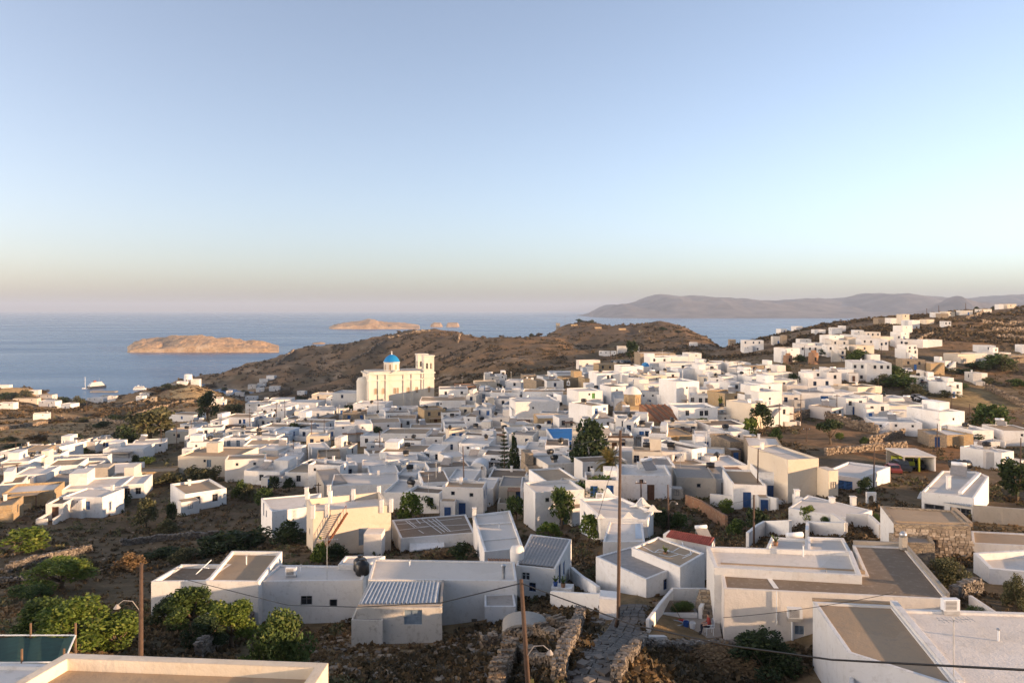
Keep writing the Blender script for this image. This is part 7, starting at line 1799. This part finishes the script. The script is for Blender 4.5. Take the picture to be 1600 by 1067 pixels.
# ------------------------------------------------------------------ vehicles
def car_meshes(col):
    mb = MB(); L, Wd = 2.0, 0.82
    prof = [(-L, 0.35), (-L, 0.72), (-L + 0.15, 0.85), (-1.15, 0.92), (-0.75, 1.38), (0.75, 1.42), (1.35, 0.98), (L - 0.1, 0.9), (L, 0.7), (L, 0.35)]
    for a, b_ in zip(prof[:-1], prof[1:]): mb.quad((a[0], -Wd, a[1]), (a[0], Wd, a[1]), (b_[0], Wd, b_[1]), (b_[0], -Wd, b_[1]))
    mb.poly([(x, -Wd, z) for x, z in prof][::-1]); mb.poly([(x, Wd, z) for x, z in prof]); mb.quad((-L, -Wd, 0.35), (L, -Wd, 0.35), (L, Wd, 0.35), (-L, Wd, 0.35))
    body = mb.mesh('body', col)
    mb = MB()
    for s in (-1, 1):
        y = s * (Wd + 0.012); q = [(-0.95, y, 0.97), (-0.68, y, 1.32), (0.70, y, 1.35), (1.18, y, 1.0)]; mb.poly(q if s < 0 else q[::-1])
    mb.quad((1.33, -0.7, 1.02), (1.33, 0.7, 1.02), (0.8, 0.7, 1.40), (0.8, -0.7, 1.40)); mb.quad((-1.16, 0.7, 0.97), (-1.16, -0.7, 0.97), (-0.8, -0.7, 1.36), (-0.8, 0.7, 1.36))
    gl = mb.mesh('window_glass', 'glass'); return body, gl
_w = MB(); _w.tube([(0, -0.1, 0), (0, 0.1, 0)], 0.31, 14); WHEEL = _w.mesh('wheel', 'tyre')
CARM = {}
def car(p, rz, col, label, sc=1.0, name='parked_car', tall=False):
    if col not in CARM: CARM[col] = car_meshes(col)
    r = empty(name, p, rz); b_, g = CARM[col]; link('body', b_, r); link('window_glass', g, r)
    for x in (-1.25, 1.25):
        for y in (-0.78, 0.78): link('wheel', WHEEL, r, (x, y, 0.31))
    r.scale = (sc, sc, sc * (1.2 if tall else 1)); tag(r, label, 'car', 'parked cars')
for i in range(9):
    px = 1432 + i * 3.6; py = 622.5 + i * 1.9; p = hit(px, py, 0, 120); car(p, R(100), ['car_silver', 'car_dark', 'car_white', 'car_silver', 'car_dark', 'car_silver', 'car_white', 'car_dark', 'car_silver'][i], '%s car, %s from the upper end of the row beside the straw field' % (['silver', 'dark', 'white', 'silver', 'dark', 'silver', 'white', 'dark', 'silver'][i], ['first', 'second', 'third', 'fourth', 'fifth', 'sixth', 'seventh', 'eighth', 'ninth'][i]))
for i in range(6):
    p = hit(957 + i * 5, 568, 0, 200); car(p, R(90), ['car_dark', 'car_silver', 'car_dark', 'car_silver', 'car_dark', 'car_dark'][i], '%s car, %s from left in the row by the far arcaded house' % (['dark', 'silver', 'dark', 'silver', 'dark', 'dark'][i], ['first', 'second', 'third', 'fourth', 'fifth', 'sixth'][i]))
for i, (x, y) in enumerate([(1405, 580), (1413, 581), (1420, 581), (1410, 584)]):
    p = hit(x, y, 0, 200); car(p, R(20 + i * 30), 'car_white', '%s white car parked right of the school block' % ['first', 'second', 'third', 'fourth'][i])
car(hit(1396, 738, 0, 80), R(80), 'car_red', 'red and white car left of the carport', 0.95); car(hit(1407, 736, 0, 80), R(85), 'car_dark', 'dark van beside the carport', 1.1, 'parked_van', True); car(CP + Vector((1.3, 3.2, 0)), R(85), 'car_dark', 'dark car under the right end of carport', 1.0)
p = CP + Vector((-0.7, 3.4, 0)); r = empty('truck', p, R(-95)); mb = MB(); mb.box(0.6, 2.2, -0.95, 0.95, 0.55, 1.35); mb.box(0.6, 1.95, -0.92, 0.92, 1.352, 2.0); mb.build('cab', 'car_yellow', r); mb = MB(); mb.quad((1.97, -0.8, 1.42), (1.97, 0.8, 1.42), (1.97, 0.8, 1.92), (1.97, -0.8, 1.92)); mb.build('windscreen', 'glass', r); mb = MB(); mb.box(-2.4, 0.55, -0.95, 0.95, 0.8, 1.5); mb.build('cargo_bed', 'car_yellow', r); mb = MB(); mb.box(2.2, 2.26, -0.9, 0.9, 0.5, 0.75); mb.build('bumper', 'frame_dark', r)
for x in (-1.6, 1.4):
    for y in (-0.85, 0.85): link('wheel', WHEEL, r, (x, y, 0.31), None, (1.2, 1, 1.2))
tag(r, 'yellow-green truck parked nose out under the carport', 'truck')

# ------------------------------------------------------------------ harbour: ferry, boat, sailing yacht, quay
def ship(px, d, L, H, decks, rz, label, name='ferry'):
    x = (px - 800) / F * d; r = empty(name, (x, d, 0), R(rz)); mb = MB(); B = L * 0.14; n = 10; hull = []
    for i in range(n + 1):
        t = i / n; w_ = B * (1 - max(0, (t - 0.65) / 0.35) ** 2); hull.append((-L / 2 + L * t, w_))
    for a, b_ in zip(hull[:-1], hull[1:]):
        for s in (-1, 1): mb.quad((a[0], s * a[1] * 0.8, -0.5), (b_[0], s * b_[1] * 0.8, -0.5), (b_[0], s * b_[1], H * 0.3), (a[0], s * a[1], H * 0.3))
        mb.quad((a[0], -a[1], H * 0.3), (b_[0], -b_[1], H * 0.3), (b_[0], b_[1], H * 0.3), (a[0], a[1], H * 0.3))
    mb.quad((-L / 2, -B * 0.8, -0.5), (-L / 2, B * 0.8, -0.5), (-L / 2, B, H * 0.3), (-L / 2, -B, H * 0.3)); mb.build('hull', 'car_dark' if name == 'ferry' else 'frame_white', r)
    for k in range(decks):
        z = H * 0.3 + k * H * 0.5 / decks; c = 1 - k * 0.16; mb = MB(); mb.box(-L * 0.45 * c, L * 0.32 * c, -B * 0.9 * c, B * 0.9 * c, z + 0.02, z + H * 0.5 / decks * 0.9); dk = mb.build('deck_house', 'frame_white', r)
        mb = MB(); mb.box(-L * 0.42 * c, L * 0.325 * c, -B * 0.91 * c, B * 0.91 * c, z + H * 0.5 / decks * 0.35, z + H * 0.5 / decks * 0.65); mb.build('window_band', 'glass', dk)
    mb = MB(); mb.box(-L * 0.2, -L * 0.08, -B * 0.3, B * 0.3, H * 0.8, H); mb.build('funnel', 'car_red' if name == 'ferry' else 'frame_white', r); mb = MB(); mb.tube([(L * 0.1, 0, H * 0.75), (L * 0.1, 0, H * 1.25)], 0.12, 5); mb.build('mast', 'metal', r); tag(r, label, 'boat', 'boats in the harbour')
ship(152, 1040, 26, 11, 3, 60, 'white ferry moored at the harbour quay'); ship(219, 1020, 17, 6, 2, 10, 'low white motor yacht right of the ferry', 'motor_yacht')
r = empty('sailing_boat', ((133 - 800) / F * 1030, 1030, 0)); mb = MB(); mb.box(-4, 4, -1.1, 1.1, -0.4, 1.2); mb.box(-2, 1.5, -0.8, 0.8, 1.22, 1.8); mb.build('hull', 'frame_white', r); mb = MB(); mb.tube([(0, 0, 1), (0, 0, 17)], 0.16, 6); mb.build('mast', 'metal', r); tag(r, 'sailing boat with a tall bare mast left of the ferry', 'boat', 'boats in the harbour')
mb = MB(); a = ((150 - 800) / F * 1000); mb.box(a, a + 34, 985, 992, -3, 1.4); o = mb.build('quay', 'concrete'); tag(o, 'grey concrete quay stretching right of the ferry', 'quay')

# ------------------------------------------------------------------ terrace life: seated man, chair, buckets, garden bed, steps
PT = hit(1101, 990, 0, 20); s_ = PT.y / F
mb = MB(); c = [hit(1022, 995, 0, 20), hit(1128, 997, 0, 20), hit(1118, 950, 0, 20), hit(1055, 945, 0, 20)]; zt = PT.z + 0.05
r = empty('terrace', (c[0].x, c[0].y, zt)); mb = MB(); mb.poly([W2L(r, (q.x, q.y, zt)) for q in c]); 
for i in range(4): a, b_ = c[i], c[(i + 1) % 4]; mb.quad(W2L(r, (a.x, a.y, zt - 2)), W2L(r, (b_.x, b_.y, zt - 2)), W2L(r, (b_.x, b_.y, zt)), W2L(r, (a.x, a.y, zt)))
mb.build('paving', 'deck_grey', r); tag(r, 'grey paved terrace where the man sits', 'terrace')
def onz2(px, py): return onz(px, py, zt)
q = onz2(1088, 958); mb = MB(); r = empty('garden_bed', (q.x - 1.2, q.y, zt)); mb.box(-1.5, 1.0, -0.6, 1.6, 0, 0.25); mb.build('soil', 'deck_dark', r); mb = MB(); mb.box(-1.6, 1.1, -0.72, -0.6, 0, 0.32); mb.build('edging', 'white', r); tag(r, 'sunken garden bed of dark soil beside white walls', 'garden bed')
q = onz2(1068, 960); rr = empty('shrub', (q.x, q.y, zt + 0.2)); o = link('crown', crown('bush', 'leaf_mid', 1, True), rr); o.scale = (1.8, 1.5, 0.9); o = link('stem', TK[('stem', 1)], rr); o.scale = (1.6, 1.4, 0.8); tag(rr, 'spiky green plants in the sunken garden bed', 'shrub', 'trees and shrubs')
st = empty('outdoor_stair', (onz2(1113, 966).x, onz2(1113, 966).y, zt))
for k in range(6): mb = MB(); mb.box(-0.7 + k * 0.06, 0.75, k * 0.3, 1.9, k * 0.2, k * 0.2 + 0.2); mb.build('step', 'stone', st)
tag(st, 'short stone steps beside the blue window', 'stair')
for (x, y, m_, lab) in ((1072, 979, 'plastic_blue', 'blue bucket on the terrace'), (1082, 981, 'plastic_white', 'white and green bucket on the terrace')):
    q = onz2(x, y); r = empty('bucket', q); mb = MB(); mb.lathe([(0, 0), (0.16, 0), (0.2, 0.36), (0.17, 0.36), (0.14, 0.04)], 14); mb.build('pail', m_, r); mb = MB(); mb.tube([(0.19 * math.cos(g), 0, 0.34 + 0.16 * math.sin(g)) for g in [i * math.pi / 8 for i in range(9)]], 0.01, 4); mb.build('handle', 'metal', r); tag(r, lab, 'bucket')
q = onz2(1065, 971); r = empty('broom', q); mb = MB(); mb.tube([(0, 0, 0.1), (-0.6, 0.3, 1.2)], 0.018, 5); mb.build('stick', 'dead_wood', r); mb = MB(); mb.box(-0.2, 0.2, -0.06, 0.06, 0, 0.16); mb.build('brush_head', 'plastic_red', r); tag(r, 'red broom lying by the garden bed', 'broom')
q = onz2(1047, 976); r = empty('fishing_basket', q); mb = MB(); mb.tube([(0.85 * math.cos(g), 0.45 * math.sin(g), 0.12) for g in [i * math.pi / 12 for i in range(25)]], 0.05, 5, False); mb.build('rim', 'metal', r); mb = MB(); mb.lathe([(0, 0.02), (0.4, 0.03)], 12); mb.build('base', 'deck_grey', r); tag(r, 'oval wire frame lying on the terrace', 'frame')
# chair and man facing left
q = onz2(1108, 990); ch = empty('garden_chair', q, R(180))
mb = MB(); mb.box(-0.24, 0.24, -0.24, 0.24, 0.42, 0.46); mb.build('seat', 'plastic_white', ch); mb = MB(); mb.box(-0.29, -0.25, -0.24, 0.24, 0.47, 0.92); mb.build('backrest', 'plastic_white', ch)
for x in (-0.21, 0.21):
    for y in (-0.21, 0.21): mb = MB(); mb.tube([(x, y, 0), (x * 0.95, y * 0.95, 0.42)], 0.025, 5); mb.build('leg', 'plastic_white', ch)
for y in (-0.26, 0.26): mb = MB(); mb.box(-0.27, 0.2, y - 0.03, y + 0.03, 0.64, 0.67); mb.build('armrest', 'plastic_white', ch)
tag(ch, 'white plastic garden chair under the seated man', 'chair')
def skinned(name, verts, edges, radii, material, parent, sub=2, root=0):
    me = bpy.data.meshes.new(name); me.from_pydata(verts, edges, []); me.update(); o = bpy.data.objects.new(name, me); COL.objects.link(o); o.parent = parent
    md = o.modifiers.new('skin', 'SKIN'); sv = me.skin_vertices[0].data if me.skin_vertices else None
    if sv is None: return o
    for i, r_ in enumerate(radii): sv[i].radius = (r_, r_)
    sv[root].use_root = True
    sb = o.modifiers.new('sub', 'SUBSURF'); sb.levels = sub; sb.render_levels = sub; me.materials.append(M[material]); return o
man = empty('person', q, R(180))
def skin_build(name, verts, edges, radii, mats_fn, parent):
    """grow one continuous body with Skin + Subdivision, then bake it so faces can take clothing materials"""
    o = bpy.data.objects.new(name, bpy.data.meshes.new(name)); o.data.from_pydata(verts, edges, []); COL.objects.link(o)
    bpy.context.view_layer.objects.active = o
    md = o.modifiers.new('skin', 'SKIN')
    for i, r_ in enumerate(radii): o.data.skin_vertices[0].data[i].radius = (r_, r_)
    o.data.skin_vertices[0].data[0].use_root = True
    sb = o.modifiers.new('sub', 'SUBSURF'); sb.levels = 2
    dg = bpy.context.evaluated_depsgraph_get(); me = bpy.data.meshes.new_from_object(o.evaluated_get(dg)); old = o.data
    bpy.data.objects.remove(o)
    b2 = link(name, me, parent); me.materials.clear()
    names, fn = mats_fn
    for k in names: me.materials.append(M[k])
    for f in me.polygons: f.material_index = fn(f.center); f.use_smooth = True
    return b2
V = [(0, 0, 0.54), (-0.02, 0, 0.72), (0.0, 0, 0.94), (0.03, 0, 1.05), (0.05, 0, 1.12), (0.06, 0, 1.22), (0.08, 0, 1.30)]
E = [(0, 1), (1, 2), (2, 3), (3, 4), (4, 5), (5, 6)]; RD = [0.15, 0.14, 0.16, 0.07, 0.06, 0.095, 0.075]
for s in (-1, 1):
    k = len(V); V += [(0.02, s * 0.19, 0.98), (0.06, s * 0.25, 0.72), (0.30, s * 0.2, 0.66), (0.37, s * 0.18, 0.64)]; E += [(2, k), (k, k + 1), (k + 1, k + 2), (k + 2, k + 3)]; RD += [0.07, 0.048, 0.036, 0.034]
    for f in range(4): V.append((0.45 - 0.008 * abs(f - 1.4), s * (0.15 + f * 0.02), 0.60 - 0.005 * f)); E.append((k + 3, len(V) - 1)); RD.append(0.01)
    V.append((0.41, s * 0.13, 0.66)); E.append((k + 3, len(V) - 1)); RD.append(0.011)
    k = len(V); V += [(0.06, s * 0.1, 0.53), (0.46, s * 0.14, 0.55), (0.50 + 0.05 * s, s * 0.15, 0.10), (0.66 + 0.05 * s, s * 0.16, 0.04)]; E += [(0, k), (k, k + 1), (k + 1, k + 2), (k + 2, k + 3)]; RD += [0.1, 0.07, 0.045, 0.04]
def dress(c):
    if c.z > 1.06: return 2
    if c.z < 0.12: return 3
    if c.x > 0.16 and c.z > 0.585 and abs(c.y) > 0.08 and c.z < 0.75: return 2
    return 1 if c.z > 0.60 else 0
skin_build('body', V, E, RD, (['cloth_navy', 'cloth_red', 'skin', 'tyre'], dress), man)
mb = MB(); mb.lathe([(0.092, 1.25), (0.098, 1.30), (0.085, 1.36), (0.05, 1.40), (0, 1.41)], 14, (0.055, 0, 0)); mb.build('hair', 'hair', man, True)
mb = MB(); mb.box(0.155, 0.185, -0.012, 0.012, 1.215, 1.25); mb.build('nose', 'skin', man)
tag(man, 'person in dark trousers and patterned red top seated on terrace', 'person')
# ------------------------------------------------------------------ labels: what it looks like and where it stands, unique for each thing
LAND = [('the blue-domed church', 625, 595), ('the stone-domed church', 1000, 625), ('the blue-roofed chapel', 900, 674), ('the palm tree', 952, 725), ('the pointed cypress', 802, 715),
        ('the white school block', 1370, 580), ('the round ruined mill', 1271, 560), ('the white round windmill', 294, 592), ('the rubble-walled house', 1455, 838), ('the curvy-parapet house', 965, 800),
        ('the rusty-stair house', 545, 815), ('the tall white villa', 1488, 660), ('the cream tower house', 1182, 645), ('the ochre stone house', 675, 645), ('the tan-roofed field house', 290, 785),
        ('the yellow truck', 1430, 720), ('the round dark tree', 918, 705), ('the harbour ferry', 152, 604), ('the ridge chapel', 1564, 474), ('the striped terracotta roof', 1045, 652),
        ('the cream block', 1255, 745), ('the brown L-shaped roof', 1370, 890), ('the foreground ruin', 850, 1000), ('the two-storey cream house', 322, 728), ('the corrugated shed', 620, 930),
        ('the hilltop masts', 875, 497), ('the green netting', 60, 1010), ('the straw field', 1510, 625), ('the villa evergreen', 1548, 660), ('the broom bush', 437, 990)]
def where(px, py, L):
    dx = px - L[1]; dy = (py - L[2]) * 1.6
    a = math.degrees(math.atan2(dy, dx)) % 360
    k = int((a + 22.5) // 45) % 8
    return ['right of', 'front-right of', 'in front of', 'front-left of', 'left of', 'behind-left of', 'behind', 'behind-right of'][k]
ORD = ['nearest', 'second', 'third', 'fourth', 'fifth', 'sixth', 'seventh', 'eighth', 'ninth', 'tenth', 'eleventh', 'twelfth']
groups = {}
for (o, look, cat, grp, px, py) in PEND:
    L = min(LAND, key=lambda q: math.hypot(px - q[1], (py - q[2]) * 1.6))
    groups.setdefault((look, where(px, py, L), L), []).append((math.hypot(px - L[1], (py - L[2]) * 1.6), o, cat, grp))
for (look, wh, L), lst in groups.items():
    lst.sort(key=lambda q: q[0])
    for i, (_, o, cat, grp) in enumerate(lst):
        s = '%s %s %s' % (look, wh, L[0]) if len(lst) == 1 else '%s, %s %s %s' % (look, ORD[min(i, 11)], wh, L[0])
        tag(o, ' '.join(s.split()[:16]), cat, grp)
# ------------------------------------------------------------------ beyond the 300 houses that show largest, the far ones read as one mass
KIDS = {}
for o in COL.objects:
    if o.parent is not None: KIDS.setdefault(o.parent.name, []).append(o)
def descend(o):
    out = []
    for c in KIDS.get(o.name, []): out.append(c); out += descend(c)
    return out
bpy.context.view_layer.update()
hs = []
for o in list(COL.objects):
    if o.parent is None and o.get('category') == 'house':
        w_ = next((c for c in KIDS.get(o.name, []) if c.name.startswith('wall')), None)
        pts = [topix(w_.matrix_world @ Vector(b_)) for b_ in w_.bound_box]
        hs.append(((max(p[0] for p in pts) - min(p[0] for p in pts)) * (max(p[1] for p in pts) - min(p[1] for p in pts)), o))
hs.sort(key=lambda q: -q[0])
rest = [o for _, o in hs[298:]]
if rest:
    mb = MB(); names = []
    for o in rest:
        for c in descend(o):
            if c.type != 'MESH': continue
            mn = c.data.materials[0].name
            if mn not in names: names.append(mn)
            k = len(mb.v); mw = c.matrix_world; mb.v += [tuple(mw @ v.co) for v in c.data.vertices]
            for f in c.data.polygons: mb.f.append(tuple(k + i for i in f.vertices)); mb.mi.append(names.index(mn))
        for c in descend(o): bpy.data.objects.remove(c)
        bpy.data.objects.remove(o)
    tag(mb.build('distant_houses', names), None, None, kind='stuff')
